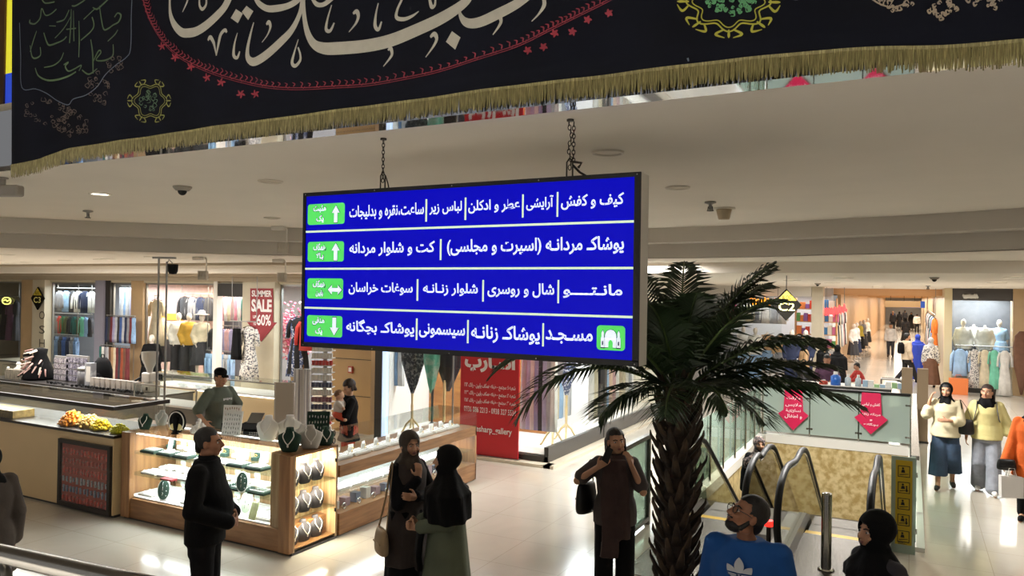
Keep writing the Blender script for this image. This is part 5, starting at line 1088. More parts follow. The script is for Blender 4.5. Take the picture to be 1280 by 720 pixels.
for i in range(3): b = MB(); b.box(xa+w3*i+.003, xa+w3*(i+1)-.003, KY0+.03, KY0+.038, .27, KH-.01); b.build('glass_front', M_gls, K)
b = MB(); b.box(KX0, -6.27, KY0, KY1, KH-.01, KH); b.build('glass_top', M_gls, K); b = MB(); b.box(KX1-.008, KX1, KY0+.07, KY1-.005, .05, KH-.03); b.build('niche_glass', M_gls, K)
led(KX0+.2, -6.35, KY0+.06, KY0+.1, KH-.03, K, 0); led(KX0+.2, -6.35, KY1-.16, KY1-.12, KH-.03, K, 0); led(-6.25, KX1-.03, KY1-.08, KY1-.05, KH-.05, K, 0)
for z in (.32, .9): b = MB(); b.tube([(KX1+.004, KY1-.04, z), (KX1+.004, KY1-.04, z+.04)], .012, 8); b.build('hinge', M_black, K)
area('showcase_light', (-7.5, 6.58, KH-.04), 2.2, .3, 44.0, (.95, .98, 1)); area('showcase_light', (-7.5, 6.4, .81), 2.2, .1, 15.4, (.95, .98, 1)); area('showcase_light', (-7.5, 6.4, .54), 2.2, .1, 15.4, (.95, .98, 1))
area('niche_light', (-6.1, 6.62, KH-.06), .2, .55, 15.4, (1, .88, .68)); area('niche_light', (-6.02, 6.62, .69), .1, .5, 5.5, (1, .88, .68)); area('niche_light', (-6.02, 6.62, .37), .1, .5, 5.5, (1, .88, .68))
# --- right glass showcase along X = -5.95
G = empty('glass_showcase', (0, 0, 0), 0, 'long oak and glass showcase behind the two talking women, white lit below', 'showcase')
GY0, GY1 = 7.02, 10.2
b = MB(); b.box(-6.65, KX1, GY0, GY1, .02, .27); b.build('base_panel', M_kw, G); b = MB(); b.box(-6.62, KX1-.03, GY0, GY1, 0, .02); b.build('kick_board', M_dark, G)
b = MB(); b.box(-6.65, KX1, GY0, GY1, .7, .84); b.build('middle_band', M_kw, G); b = MB(); b.box(-6.65, -6.62, GY0, GY1, .27, .7); b.build('back_panel', mat('bright_white_board', 'efedf2', .5), G)
b = MB(); b.box(-6.6, KX1-.04, GY0, GY1, .47, .478); b.build('shelf', M_shelf, G); b = MB(); b.box(-6.65, KX1, GY0, GY1, 1.1, 1.11); b.build('glass_top', M_gls, G)
n = 3
for i in range(n):
    y0, y1 = GY0+(GY1-GY0)*i/n+.003, GY0+(GY1-GY0)*(i+1)/n-.003
    b = MB(); b.box(KX1-.012, KX1-.004, y0, y1, .27, .7); b.build('lower_glass', M_gls, G); b = MB(); b.box(KX1-.012, KX1-.004, y0, y1, .84, 1.1); b.build('upper_glass', M_gls, G)
b = MB(); b.box(-6.65, KX1, GY1-.03, GY1, .02, .84); b.build('end_panel', M_kv, G)
led(-6.2, -6.15, GY0+.1, GY1-.1, .69, G, 0); led(-6.62, -6.58, GY0+.1, GY1-.1, .69, G, 0)
area('showcase_light', (-6.2, 8.6, .685), .3, 2.8, 30, (.98, .96, 1)); area('showcase_light', (-6.25, 8.6, 1.09), .2, 2.8, 7, (.95, .98, 1))
# --- cream counter with glass box
Cc = empty('cream_counter', (0, 0, 0), 0, 'cream fronted counter with dark rimmed glass box of sweets at the far left', 'counter')
CX0 = -13.6; CXF = -8.86
b = MB(); b.box(CX0, CXF, 6.15, 6.95, .03, 1.0); b.build('body', M_cream, Cc); b = MB(); b.box(CX0, CXF, 6.17, 6.95, 0, .03); b.build('kick_board', M_dark, Cc)
b = MB(); b.box(CX0, CXF+.02, 6.13, 6.97, 1.0, 1.035); b.build('counter_edge', M_rim, Cc)
b = MB(); b.box(CX0, CXF, 6.14, 6.18, 1.35, 1.4); b.box(CXF-.05, CXF, 6.18, 6.96, 1.35, 1.4); b.box(CX0, CXF-.05, 6.92, 6.96, 1.35, 1.385); b.build('glass_box_rim', M_rim, Cc)
for x0, x1 in ((CX0, -11.55), (-11.54, -10.2), (-10.19, CXF)): b = MB(); b.box(x0, x1, 6.15, 6.158, 1.035, 1.36); b.build('front_glass', M_gls, Cc)
b = MB(); b.box(CXF-.01, CXF-.002, 6.16, 6.95, 1.035, 1.36); b.build('side_glass', M_gls, Cc); b = MB(); b.box(CX0, CXF-.05, 6.17, 6.93, 1.385, 1.392); b.build('top_glass', M_gls, Cc)
b = MB(); b.box(CX0, CXF-.02, 6.55, 6.56, 1.036, 1.3); b.build('inner_glass', M_gls, Cc)
# display window let into the counter front
b = MB()
for a in ((-9.95, -9.9, .03, .9), (-8.93, -8.88, .03, .9)): b.box(a[0], a[1], 6.11, 6.15, a[2], a[3])
b.box(-9.9, -8.93, 6.11, 6.15, .85, .9); b.box(-9.9, -8.93, 6.11, 6.15, .03, .09); fw = b.build('display_frame', M_rim, Cc)
b = MB(); b.box(-9.9, -8.93, 6.14, 6.149, .09, .85); b.build('display_back', mat('maroon_felt', 'a8584e', .8, var=.15, scale=5), fw)
rr = random.Random(4); cols = [mat('trinket_'+c, c, .4) for c in ('d2584c', 'b4b0ba', 'b0b2ba', '8e94ac', 'c45a50')]
for r_ in range(6):
    b = MB(); z = .76-r_*.122
    for k in range(13): x = -9.86+k*.073+rr.uniform(-.01, .01); w_, h_ = rr.uniform(.02, .034), rr.uniform(.05, .1); b.box(x, x+w_, 6.125, 6.14, z-h_*.6, z+h_*.35)
    o = b.build('trinket_row', cols[[0, 4, 0, 1, 3, 0][r_]], fw); o['kind'] = 'stuff'
    b = MB()
    for k in range(26): x = -9.86+k*.036+rr.uniform(-.008, .008); b.ell((x, 6.124, z+rr.uniform(-.04, .03)), (.007, .003, .012), 6, 4)
    o = b.build('trinket_pieces', M_sil, fw); o['kind'] = 'stuff'
b = MB(); b.box(-9.9, -8.93, 6.112, 6.116, .09, .85); b.build('display_glass', M_gls, fw)
b = MB(); b.box(-12.4, -11.15, 6.2, 6.5, 1.036, 1.14); o = b.build('sweet_box', mat('ochre_card_box', '857040', .6, var=.3, scale=20), None); tag(o, 'ochre box in the glass case of the cream counter at the far left', 'box')
def heap(name, loc, rx, ry, h, m, lab, seed, n=150):
    rr = random.Random(seed); b = MB()
    for _ in range(n):
        a, r_ = rr.uniform(0, 6.28), rr.uniform(0, 1)**.6; x, y = rx*r_*math.cos(a), ry*r_*math.sin(a); z = h*(1-r_*r_)*rr.uniform(.55, 1)+.02; b.ell((x, y, z), (rr.uniform(.018, .034), rr.uniform(.018, .03), rr.uniform(.01, .018)), 7, 5, Matrix.Rotation(rr.uniform(0, 3), 3, (rr.random(), rr.random(), .3)))
    r0 = min(rx, ry); b.lathe([(r0*.95, .0), (r0*.8, h*.35), (r0*.4, h*.65), (0, h*.7)], n=16); o = b.build(name, m, None, True); o.location = loc; tag(o, lab, 'sweets', None, 'stuff')
heap('dried_fruit_heap', (-10.02, 6.36, 1.037), .2, .16, .17, mat('orange_sweets', 'dd8a18', .5, var=.2, scale=20), 'heap of orange dried fruit in the glass case on the cream counter', 1)
heap('sweets_heap', (-9.68, 6.38, 1.037), .22, .15, .14, mat('amber_sweets', 'd8b060', .5, var=.25, scale=25), 'heap of pale amber sweets between the orange and yellow heaps', 2)
heap('lemon_sweets_heap', (-9.38, 6.33, 1.037), .14, .11, .12, mat('yellow_sweets', 'e8c818', .5, var=.12, scale=20), 'heap of bright yellow sweets in front of the pale amber ones', 3)
heap('lemon_sweets_heap', (-8.99, 6.31, 1.037), .1, .1, .09, mat('lemon_sweets', 'e6e030', .5, var=.1, scale=20), 'small heap of lemon yellow sweets at the counter corner by the oak upright', 5)
area('showcase_light', (-10.8, 6.4, 1.34), 3.4, .15, 35.2, NEUT)
# --- inner work counter and rear counters
def counter(name, lab, x0, x1, y0, y1, h, m, top, glassbox=0, lit=0):
    t = empty(name, (0, 0, 0), 0, lab, 'counter'); b = MB(); b.box(x0, x1, y0, y1, .0, h-.03); b.build('body', m, t); b = MB(); b.box(x0-.02, x1+.02, y0-.02, y1+.02, h-.03, h); b.build('counter_top', top, t)
    if glassbox:
        for a in ((x0, x1, y0, y0+.008), (x0, x1, y1-.008, y1), (x0, x0+.008, y0, y1), (x1-.008, x1, y0, y1)): b = MB(); b.box(*a, h, h+glassbox); b.build('glass_pane', M_gls, t)
        b = MB(); b.box(x0, x1, y0, y1, h+glassbox, h+glassbox+.008); b.build('glass_pane', M_gls, t)
        b = MB()
        for x in (x0, x1-.02):
            for y in (y0, y1-.02): b.box(x, x+.02, y, y+.02, h, h+glassbox+.01)
        b.box(x0, x1, y0-.004, y0+.016, h+glassbox-.005, h+glassbox+.018); b.build('glass_frame', M_alu, t)
    if lit: b = MB(); b.box(x0, x1, y0-.012, y0, h-.05, h-.005); b.build('led_strip', M_led, t)
    return t
counter('work_counter', 'low oak work counter inside the kiosk in front of the seller', -10.1, -6.72, 7.1, 7.36, .98, M_kw, M_kw)
counter('accessory_counter', 'grey counter loaded with hair accessories behind the cream counter', -17.2, -11.9, 9.0, 9.85, .98, mat('grey_counter', '6b6660', .5), mat('dark_counter_top', '33302f', .3))
counter('accessory_case', 'small glass case behind the cream counter left of the poles', -11.75, -10.2, 8.5, 9.0, .98, MATS['grey_counter'], M_wp, .28)
counter('rear_counter', 'pale glass counter with bright light strip behind the seller', -14.2, -10.4, 10.6, 11.2, .9, M_cream, M_wp, .22, 1)
# --- jewellery trays, boards and busts
def tray_proto(pad, jew, n=9, m_=3):
    t = empty('jewellery_tray'); b = MB(); b.box(-.13, .13, -.09, .09, .0, .025); bevel(b.build('tray', M_wp if pad is not M_gv else M_gv, t), .004); b = MB(); b.box(-.12, .12, -.08, .08, .025, .032); b.build('pad', pad, t)
    b = MB(); rr = random.Random(n)
    for i in range(n):
        for j in range(m_): b.ell((-.105+.21*i/(n-1), -.06+.12*j/max(1, m_-1), .038), (.006, .008, .008), 6, 4)
    o = b.build('jewels', jew, t); o['kind'] = 'stuff'; return t
TW, TG = Proto(tray_proto(M_wp, M_sil)), Proto(tray_proto(M_gv, M_sil, 10, 4))
for x in (-8.45, -8.15, -7.85): TG((x, 6.4, .831), 0, 'dark green jewellery tray on the top shelf left of the man in black', 'tray', 'green trays, top shelf, left')
for x in (-6.95, -6.65): TG((x, 6.42, .831), 0, 'dark green jewellery tray on the top shelf near the necklace niche', 'tray', 'green trays, top shelf, right')
for x in (-7.5, -7.22): TW((x, 6.42, .831), 0, 'white jewellery tray on the top shelf of the oak showcase', 'tray', 'white trays, top shelf')
for x in (-8.45, -8.15, -7.85, -7.5): TW((x, 6.42, .561), 0, 'white jewellery tray on the middle shelf left of and behind the man in black', 'tray', 'white trays, middle shelf, left')
for x in (-7.2, -6.9, -6.6): TG((x, 6.42, .561), 0, 'dark green jewellery tray on the middle shelf near the necklace niche', 'tray', 'green trays, middle shelf')
for x in (-8.5, -7.72, -7.44): TW((x, 6.42, .286), 0, 'white jewellery tray on the lowest shelf of the oak showcase, left half', 'tray', 'white trays, lowest shelf, left')
for x in (-7.12, -6.5): TW((x, 6.42, .286), 0, 'white jewellery tray on the lowest shelf of the oak showcase, right half', 'tray', 'white trays, lowest shelf, right')
def leaflet(loc, rz, lab, m_, w=.14, h=.18, tilt=-18):
    t = empty('display_card', loc, rz, lab, 'card'); M3 = Matrix.Rotation(R(tilt), 4, 'X'); b = MB(); b.box(-w/2, w/2, 0, .006, 0, h, M3); b.build('card', m_, t); b = MB(); b.box(-.02, .02, .0, .07, 0, .008); b.build('prop', M_wp, t); return t
def ring_box_proto():
    t = empty('ring_box'); b = MB(); b.box(-.035, .035, -.03, .03, 0, .035); bevel(b.build('box', M_wp, t), .004); b = MB(); b.box(-.035, .035, .024, .03, .035, .09); b.build('lid', M_wp, t); b = MB(); torus(b, (0, -.0, .045), .013, .003, 0, 1, 12, 5); b.build('ring', M_gold, t, True); return t
RB = Proto(ring_box_proto()); rr = random.Random(41)
for z, nm in ((.286, 'lowest'), (.561, 'middle'), (.831, 'top')):
    for i in range(13):
        x = -8.5+i*.165
        if z > .8 or i % 2: RB((x, 6.7+.03*(i % 2), z), rr.uniform(-.2, .2), 'open ring box at the back of the %s shelf of the oak showcase' % nm, 'ring box', 'ring boxes on the %s shelf' % nm, {'box': M_gv, 'lid': M_gv} if i % 3 == 0 and z > .8 else {'box': M_wp, 'lid': M_wp}, 1.25)
        else: TW((x, 6.7, z), 0, 'white jewellery tray at the back of the %s shelf of the oak showcase' % nm, 'tray', 'rear trays on the %s shelf' % nm, None, .95)
for x, z, h_ in ((-8.35, .831, .14), (-7.95, .831, .15), (-7.1, .831, .15), (-6.75, .831, .14), (-7.9, .561, .16), (-7.0, .561, .15)):
    leaflet((x, 6.56, z), rr.uniform(-.3, .3), 'small upright white jewellery card, %s shelf, at %s of the oak showcase' % ('top' if z > .8 else 'middle', {-8.35: 'the left end', -7.95: 'left of centre', -7.1: 'right of centre', -6.75: 'the right end', -7.9: 'the left half', -7.0: 'the right half'}[x]), mat('white_card_print', 'e6e4e0', .6, col2='b8bcc0', scale=40, thresh=(.55, .65)), .1, h_, -10)
b = MB(); b.box(-.1, .1, -.05, .05, 0, .02); o = b.build('gift_box', mat('red_gift_box', 'a02c34', .5)); o.location = (-8.0, 6.3, .562+.0); o.location.y = 6.29; tag(o, 'flat red box at the front of the middle shelf among white trays', 'box')
def board_proto():
    t = empty('oval_board'); M3 = Matrix.Rotation(R(-16), 4, 'X'); b = MB(); b.prism([M3 @ Vector((.075*math.cos(a), 0, .13+.13*math.sin(a))) for a in [2*math.pi*k/28 for k in range(28)]], (0, .012, 0)); b.build('rim', M_wp, t)
    b = MB(); b.prism([M3 @ Vector((.066*math.cos(a), -.003, .13+.12*math.sin(a))) for a in [2*math.pi*k/28 for k in range(28)]], (0, .002, 0)); b.build('velvet_face', M_gv, t); b = MB()
    for k in range(9): b.ell(M3 @ Vector((.03*math.cos(k*2.1), -.006, .05+.02*k)), (.007, .004, .01), 6, 4)
    o = b.build('jewels', M_sil, t); o['kind'] = 'stuff'; b = MB(); b.box(-.04, .04, .0, .09, 0, .01); b.build('foot', M_wp, t); return t
OB = Proto(board_proto())
OB((-8.13, 6.31, .286), R(40), 'oval dark green earring board on the lowest shelf left of the man in black', 'display board'); OB((-6.78, 6.3, .572), R(40), 'oval dark green earring board on the middle shelf near the necklace niche', 'display board', sc=.9); OB((-6.85, 6.42, .286), R(20), 'oval board on the lowest shelf near the necklace niche', 'display board', mats={'velvet_face': mat('pale_green_velvet', '9aa590', .8)})
leaflet((-7.28, 6.33, .286), .3, 'pale yellow leaflet on the lowest shelf beside the man in black', mat('pale_green_leaflet', 'd2d8a0', .6, var=.2, scale=12)); leaflet((-6.62, 6.3, .286), -.1, 'pale lime leaflet on the lowest shelf next to the oak upright', MATS['pale_green_leaflet'], .12, .19)
def bust_proto(m_, neck):
    t = empty('necklace_bust'); b = MB()
    b.loft([ering((0, y, z), rx, ry, 20) for z, rx, ry, y in ((0, .06, .035, .0), (.015, .07, .04, 0), (.06, .085, .05, 0), (.105, .1, .047, .004), (.132, .094, .038, .008), (.15, .06, .033, .012), (.163, .037, .031, .014), (.185, .031, .029, .016), (.195, .03, .028, .016))]); b.build('bust', m_, t, True)
    b = MB(); P = [(.045*math.sin(a)*1.0, -.036-.01*math.cos(a*.5), .15-.085*(1-abs(a)/1.9)) for a in np.linspace(-1.9, 1.9, 15)]
    P = [(-.032, -.012, .165), (-.045, -.034, .13), (-.025, -.048, .09), (0, -.05, .065), (.025, -.048, .09), (.045, -.034, .13), (.032, -.012, .165)]
    b.tube(crom(P, 5).tolist(), .0045, 6); b.ell((0, -.05, .052), (.009, .005, .014), 8, 6); b.build('necklace', neck, t, True); return t
BG = Proto(bust_proto(M_gry, mat('pearl_white', 'efeae4', .25)))
for z, nm in ((.062, 'bottom'), (.392, 'middle'), (.712, 'top')):
    for i, y in enumerate((6.38, 6.58, 6.78)):
        BG((-6.09, y, z), R(90), 'dark necklace bust, %s niche shelf, %s' % (nm, ('nearest the corner post', 'between the other two', 'farthest from the corner post')[i]), 'necklace bust', 'necklace busts in the niche', sc=1.2)
BT = lambda loc, rz, lab, m_, s: BG(loc, rz, lab, 'necklace bust', None, {'bust': m_}, s)
BT((-6.14, 6.38, KH), .5, 'black green necklace bust on the showcase corner, front left of the group', M_gv, 1.35); BT((-6.05, 6.62, KH), .8, 'grey white necklace bust between the two dark green ones on the showcase corner', mat('pale_grey_velvet', 'b5b0a8', .8), 1.35); BT((-6.04, 6.86, KH), 1.0, 'dark green necklace bust at the rear of the showcase corner', M_gv, 1.1)
BT((-6.32, 6.78, KH), .4, 'white necklace bust just behind the dark busts on the showcase corner', M_wp, 1.15)
BT((-6.82, 6.72, KH), .2, 'tall white necklace bust on the glass top left of the dark busts', M_wp, 1.5); BT((-6.62, 6.88, KH), .6, 'tall white necklace bust turned sideways behind its twin', M_wp, 1.5)
BT((-8.64, 6.42, KH), .3, 'dark necklace bust on the left end of the oak showcase', M_gv, 1.0); BT((-8.42, 6.7, KH), .3, 'black necklace bust just left of the round white ringed stand', C_blk, 1.0)
BT((-8.72, 6.72, KH), .2, 'pale clear necklace bust behind the dark bust at the showcase left end', mat('clear_acrylic_grey', 'c2c4c0', .2), 1.0)
t = empty('ring_stand', (-8.05, 6.42, KH), R(10), 'black round jewellery stand with white ring and gold fans on the showcase top', 'display stand')
b = MB(); b.prism([Vector((.13*math.cos(a), 0, .15+.14*math.sin(a))) for a in [2*math.pi*k/32 for k in range(32)]], (0, .02, 0)); b.build('disc', C_blk, t)
b = MB(); rg = [Vector((.112*math.cos(a), -.004, .15+.12*math.sin(a))) for a in np.linspace(R(-60), R(240), 30)]; b.tube(rg, .007, 6); b.build('white_ring', mat('pearl_white', 'efeae4'), t, True)
for q in (-1, 1):
    b = MB(); b.prism([Vector((q*(.02+.085*math.cos(a)), -.008, .045+.085*math.sin(a))) for a in np.linspace(R(5), R(75), 9)]+[Vector((q*.022, -.008, .045))], (0, .006, 0)); b.build('gold_fan', mat('pale_gold_card', 'd9c98a', .4), t)
b = MB(); b.loft([ering((0, -.02, z), r_, r_*.7, 14) for z, r_ in ((0, .05), (.015, .045), (.05, .02), (.12, .03), (.2, .045), (.25, .02))]); b.build('bust', C_blk, t, True)
def board(loc, rz, lab, m_, w, h, jm, tilt=-12, frame=None):
    t = empty('earring_board', loc, rz, lab, 'display board'); M3 = Matrix.Rotation(R(tilt), 4, 'X'); b = MB(); b.box(-w/2, w/2, 0, .015, 0, h, M3); b.build('board', frame or m_, t); b = MB(); b.box(-w*.45, w*.45, -.004, 0, h*.06, h*.94, M3); b.build('face', m_, t); b = MB(); rr = random.Random(int(w*1000))
    for i in range(7):
        for j in range(5): q = M3 @ Vector((-w*.38+w*.76*i/6, -.008, h*.15+h*.7*j/4+rr.uniform(-.01, .01))); b.cap(q, .005, q+Vector((0, 0, -.02)), .007, 6)
    o = b.build('earrings', jm, t); o['kind'] = 'stuff'; b = MB(); b.box(-.03, .03, .0, .12, 0, .008); b.build('prop', m_, t)
board((-7.42, 6.7, KH), R(14), 'white board of earrings standing on the showcase top right of the seller', M_wp, .26, .3, M_sil); board((-6.2, 6.9, KH), R(35), 'dark green board of silver earrings behind the corner busts', M_gv, .26, .37, M_sil, -12)
board((-7.98, 7.22, 1.12), R(25), 'small white card of earrings beside the seller\'s hand', M_wp, .24, .24, mat('bronze_beads', '8a6a50', .4), -8); b = MB(); b.box(-.13, .13, -.05, .1, 0, .138); o = b.build('card_box', M_black); o.location = (-7.98, 7.22, .982); tag(o, 'black box under the white earring card on the work counter', 'box')
t = empty('card_machine', (-7.52, 7.22, .98), R(20), 'black till and card machine on the work counter right of the seller', 'till')
b = MB(); b.box(-.2, .2, -.1, .1, 0, .1); b.box(-.16, .12, -.06, .1, .1, .2); bevel(b.build('body', M_black, t), .015); b = MB(); b.prism([(-.1, -.08, .2), (.08, -.08, .2), (.08, .05, .31), (-.1, .05, .31)], (0, .02, 0)); b.build('screen', mat('grey_screen', '6a6762', .3), t); b = MB()
for i in range(4):
    for j in range(3): b.box(-.05+i*.03, -.03+i*.03, -.105, -.1, .02+j*.025, .035+j*.025)
b.build('keys', M_alu, t)
rr = random.Random(9); t = empty('bead_cluster', (-7.88, 6.62, KH), 0, 'cluster of white pearl bead strings on the showcase top before the seller', 'beads')
b = MB()
for k in range(70): a, r_ = rr.uniform(0, 6.28), rr.uniform(0, .13); b.ell((r_*math.cos(a), r_*.6*math.sin(a), .02+.14*(1-r_/.13)*rr.random()), (.026, .026, .026), 8, 6)
o = b.build('pearls', mat('pearl_white', 'efeae4'), t, True); o['kind'] = 'stuff'
for k, (lx, lz) in enumerate(((0, 0), (.05, .0), (.0, .09), (.05, .085))):
    t = empty('metal_letter', (-5.99, 6.9+lx, KH+lz), R(90), 'small dark metal ornament ring at the showcase rear corner', 'ornament', 'metal ornaments on the showcase corner'); b = MB(); torus(b, (0, 0, .04), .02, .006, 0, 1.6, 16, 6); b.build('ring', M_chain, t, True)
# loose jewellery in the right showcase
rr = random.Random(31)
for i in range(8): TW((-6.22, 7.3+i*.36, .841), R(90), 'white jewellery tray in the upper glass box behind the talking women', 'tray', 'trays in the long showcase, upper box', sc=1.15)
M_pp = mat('mauve_package', 'b59aa8', .5); M_bl = mat('blue_grey_package', '7e86a0', .5)
for i in range(14):
    b = MB(); w_ = .05; b.box(-w_, w_, -.045, .045, 0, rr.uniform(.09, .16)); o = b.build('gift_package', [M_wp, M_pp, M_bl][i % 3]); o.location = (-6.15, 7.15+i*.2, .27); tag(o, ['white', 'mauve', 'blue grey'][i % 3]+' small package on the lowest level of the long lit showcase', 'box', 'packages in the long showcase')
for i in range(9): TW((-6.2, 7.25+i*.32, .479), R(90), 'white jewellery tray on the glass shelf of the long lit showcase', 'tray', 'trays in the long showcase, shelf', {'pad': [M_pp, M_wp, M_bl][i % 3]}, 1.1)
rr = random.Random(51)
for i in range(22): RB((-6.28+.1*(i % 2), 7.12+i*.13, .841), R(90)+rr.uniform(-.3, .3), 'ring box behind the trays in the upper glass box of the long showcase', 'ring box', 'ring boxes in the long showcase', None, 1.2)
for i in range(10):
    t = empty('bangle', (-6.03, 7.2+i*.28, .31), R(90), 'silver bangle leaning in the front of the long lit showcase', 'bangle', 'bangles in the long showcase'); b = MB(); torus(b, (0, 0, .0), .034, .006, 0, 1, 18, 6); b.build('ring', M_sil, t, True)
# --- poles with projector inside the kiosk
pq = PY(200, 480, 7.6)
t = empty('lamp_stand', (pq.x, 7.6, 0), R(28), 'pair of thin steel poles rising from the kiosk to a spotlight under the ceiling', 'stand')
b = MB(); b.tube([(-.05, 0, 0), (-.05, 0, 3.36)], .016, 8); b.build('pole', M_alu, t); b = MB(); b.tube([(.07, 0, 0), (.07, 0, 3.3)], .016, 8); b.build('pole', M_alu, t); b = MB(); b.box(-.14, .2, -.02, .02, 3.34, 3.37); b.build('cross_bar', M_alu, t)
b = MB(); b.lathe([(.0, -.05), (.05, -.045), (.07, 0), (.075, .1), (.06, .1)], (.16, 0, 3.16), 16, False); b.build('spotlight', M_black, t, True); b = MB(); b.tube([(.16, 0, 3.27), (.1, 0, 3.33), (.06, 0, 3.24), (.12, 0, 3.18)], .008, 6); b.build('cable', M_alu, t); b = MB(); b.box(-.12, .14, -.1, .1, 0, .02); b.build('base', M_alu, t)
# --- clutter on the accessory counter
def onc(px, py=470, y=9.4, z=.98): q = PY(px, py, y); return (q.x, y, z)
q = onc(50, y=9.4); t = empty('hair_clip_stand', (q[0], q[1], .98), 0, 'black stand fanned with pink and cream hair clips on the accessory counter', 'display stand'); b = MB(); b.lathe([(.3, 0), (.32, .05), (.2, .3), (.12, .5), (.14, .62), (.0, .66)], n=16); b.build('cone', C_blk, t, True)
rr = random.Random(8)
for k in range(46):
    a = rr.uniform(-2.9, -.2); z = rr.uniform(.1, .62); r_ = .34-.32*z; q0 = Vector((r_*math.cos(a), r_*math.sin(a), z)); b = MB(); d_ = Vector((math.cos(a)*.5-.25, math.sin(a)*.5, -.5 if z < .35 else -.15)).normalized(); b.cap(q0, .02, q0+d_*.14, .012, 6); b.build('hair_clip', [mat('pink_clip', 'c9a49a', .5), mat('cream_clip', 'd8cabb', .5), C_blk, mat('rose_clip', 'a98078', .5)][k % 4], t, True)
for px, h_, r_, m_, lab in ((10, .22, .05, M_wp, 'short white bottle at the far left of the accessory counter'), (23, .34, .09, mat('milky_jar', 'c9c6bd', .4), 'pale frosted jar beside the hair clip stand'), (33, .42, .07, mat('clear_jar', 'b9bcb8', .3), 'tall clear jar with round stopper beside the hair clip stand')):
    q = onc(px, y=9.25); t = empty('bottle', (q[0], q[1], .98), 0, lab, 'bottle'); b = MB(); b.lathe([(r_, 0), (r_, h_*.6), (r_*.5, h_*.7), (r_*.4, h_*.8)], n=16); b.build('vessel', m_, t, True); b = MB(); b.ell((0, 0, h_*.88), (r_*.55, r_*.55, h_*.12), 12, 8); b.build('stopper', m_, t, True)
t = empty('acrylic_case', onc(19, y=9.12, z=.98), 0, 'small clear acrylic case on the accessory counter at the far left', 'case'); b = MB(); b.box(-.3, .3, -.1, .1, 0, .3); b.build('shell', M_gls, t); b = MB(); b.box(-.26, .26, -.06, .06, .0, .2); b.build('contents', mat('striped_contents', '9a8f80', .6, col2='5e564c', scale=30, thresh=(.45, .55), stretch=(4, 1, .3)), t)
for px, w_, h_, col, c2, lab in ((78, .5, .46, 'c9c2c4', '7c7480', 'white rack of hanging trinket cards on the accessory counter'), (97, .7, .5, 'b9b4c0', '5a5468', 'lilac grey rack of hanging trinket cards beside the white one')):
    q = onc(px, y=9.5); t = empty('card_rack', q, 0, lab, 'rack'); b = MB(); b.box(-w_/2, w_/2, -.02, .02, 0, h_+.04); b.build('panel', mat('rack_panel', '8d8a88', .5), t); rr = random.Random(px)
    for i in range(6):
        for j in range(4): b = MB(); x, z = -w_/2+w_*(i+.5)/6, h_*(j+.55)/4; b.box(x-w_*.065, x+w_*.065, -.035, -.021, z-h_*.1, z+h_*.1); b.build('card', mat('card_'+(col if (i+j) % 2 else c2), col if (i+j) % 2 else c2, .5, col2=c2 if (i+j) % 2 else col, scale=50, thresh=(.45, .6)), t)
q = onc(106, y=9.3); t = empty('glass_jar', q, 0, 'grey cylinder jar with pale lid beside the trinket card racks', 'jar'); b = MB(); b.lathe([(.13, 0), (.13, .3)], n=20); b.build('vessel', mat('grey_jar', '78787c', .25), t, True); b = MB(); b.lathe([(.14, .3), (.14, .34), (.05, .37)], n=20); b.build('lid', M_alu, t, True)
q = onc(113, y=9.2); t = empty('tissue_box', q, 0, 'white and grey tall packet standing before the black backpack', 'packet'); b = MB(); b.box(-.1, .1, -.05, .05, 0, .46); b.build('packet', mat('silver_white_packet', 'b6b8bd', .3, col2='8b8d94', scale=6), t); b = MB(); b.box(-.06, .07, -.052, -.05, .1, .4); b.build('print', M_wp, t)
q = onc(128, y=9.5); t = empty('backpack', q, 0, 'black rounded backpack standing on the accessory counter', 'bag'); b = MB(); b.loft([ering((0, 0, z), rx, ry, 24) for z, rx, ry in ((0, .2, .12), (.05, .24, .15), (.3, .23, .15), (.45, .18, .12), (.54, .09, .07))]); b.build('body', C_blk, t, True); b = MB(); b.loft([ering((0, -.1, z), rx, ry, 20) for z, rx, ry in ((.04, .15, .06), (.08, .17, .09), (.22, .15, .08), (.26, .1, .05))]); b.build('pocket', C_blk2, t, True); b = MB(); b.tube([(-.05, 0, .52), (-.04, 0, .6), (.04, 0, .6), (.05, 0, .52)], .012, 6); b.build('handle', C_blk, t)
for i in range(9):
    q = onc(118+i*6.6, y=9.15); b = MB(); b.box(-.055, .055, -.05, .05, 0, .2); o = b.build('perfume_box', mat('pale_ribbed_box', 'b9b2ac', .45, var=.25, scale=14, stretch=(6, 1, 1))); o.location = q; tag(o, 'pale box in the row in front of the black backpack', 'box', 'row of pale boxes before the backpack')
q = onc(187, y=9.35); t = empty('coffee_grinder', q, 0, 'white coffee grinder with clear funnel hopper behind the cream counter', 'grinder'); b = MB(); b.box(-.11, .13, -.1, .1, 0, .36); b.box(-.17, -.11, -.05, .05, .12, .3); bevel(b.build('body', mat('grinder_white', 'd2cdc6', .3), t), .03, 3); b = MB(); b.lathe([(.05, .36), (.06, .42), (.14, .6), (.15, .72), (.15, .74)], n=20, cap=False); b.build('hopper', mat('clear_hopper', 'b9b6b0', .15), t, True); b = MB(); b.tube([(-.17, -.06, .26), (-.2, -.16, .2)], .02, 8); b.build('lever', M_black, t); b = MB(); b.box(.03, .09, -.102, -.1, .04, .1); b.build('plate', M_black, t)
rr = random.Random(77)
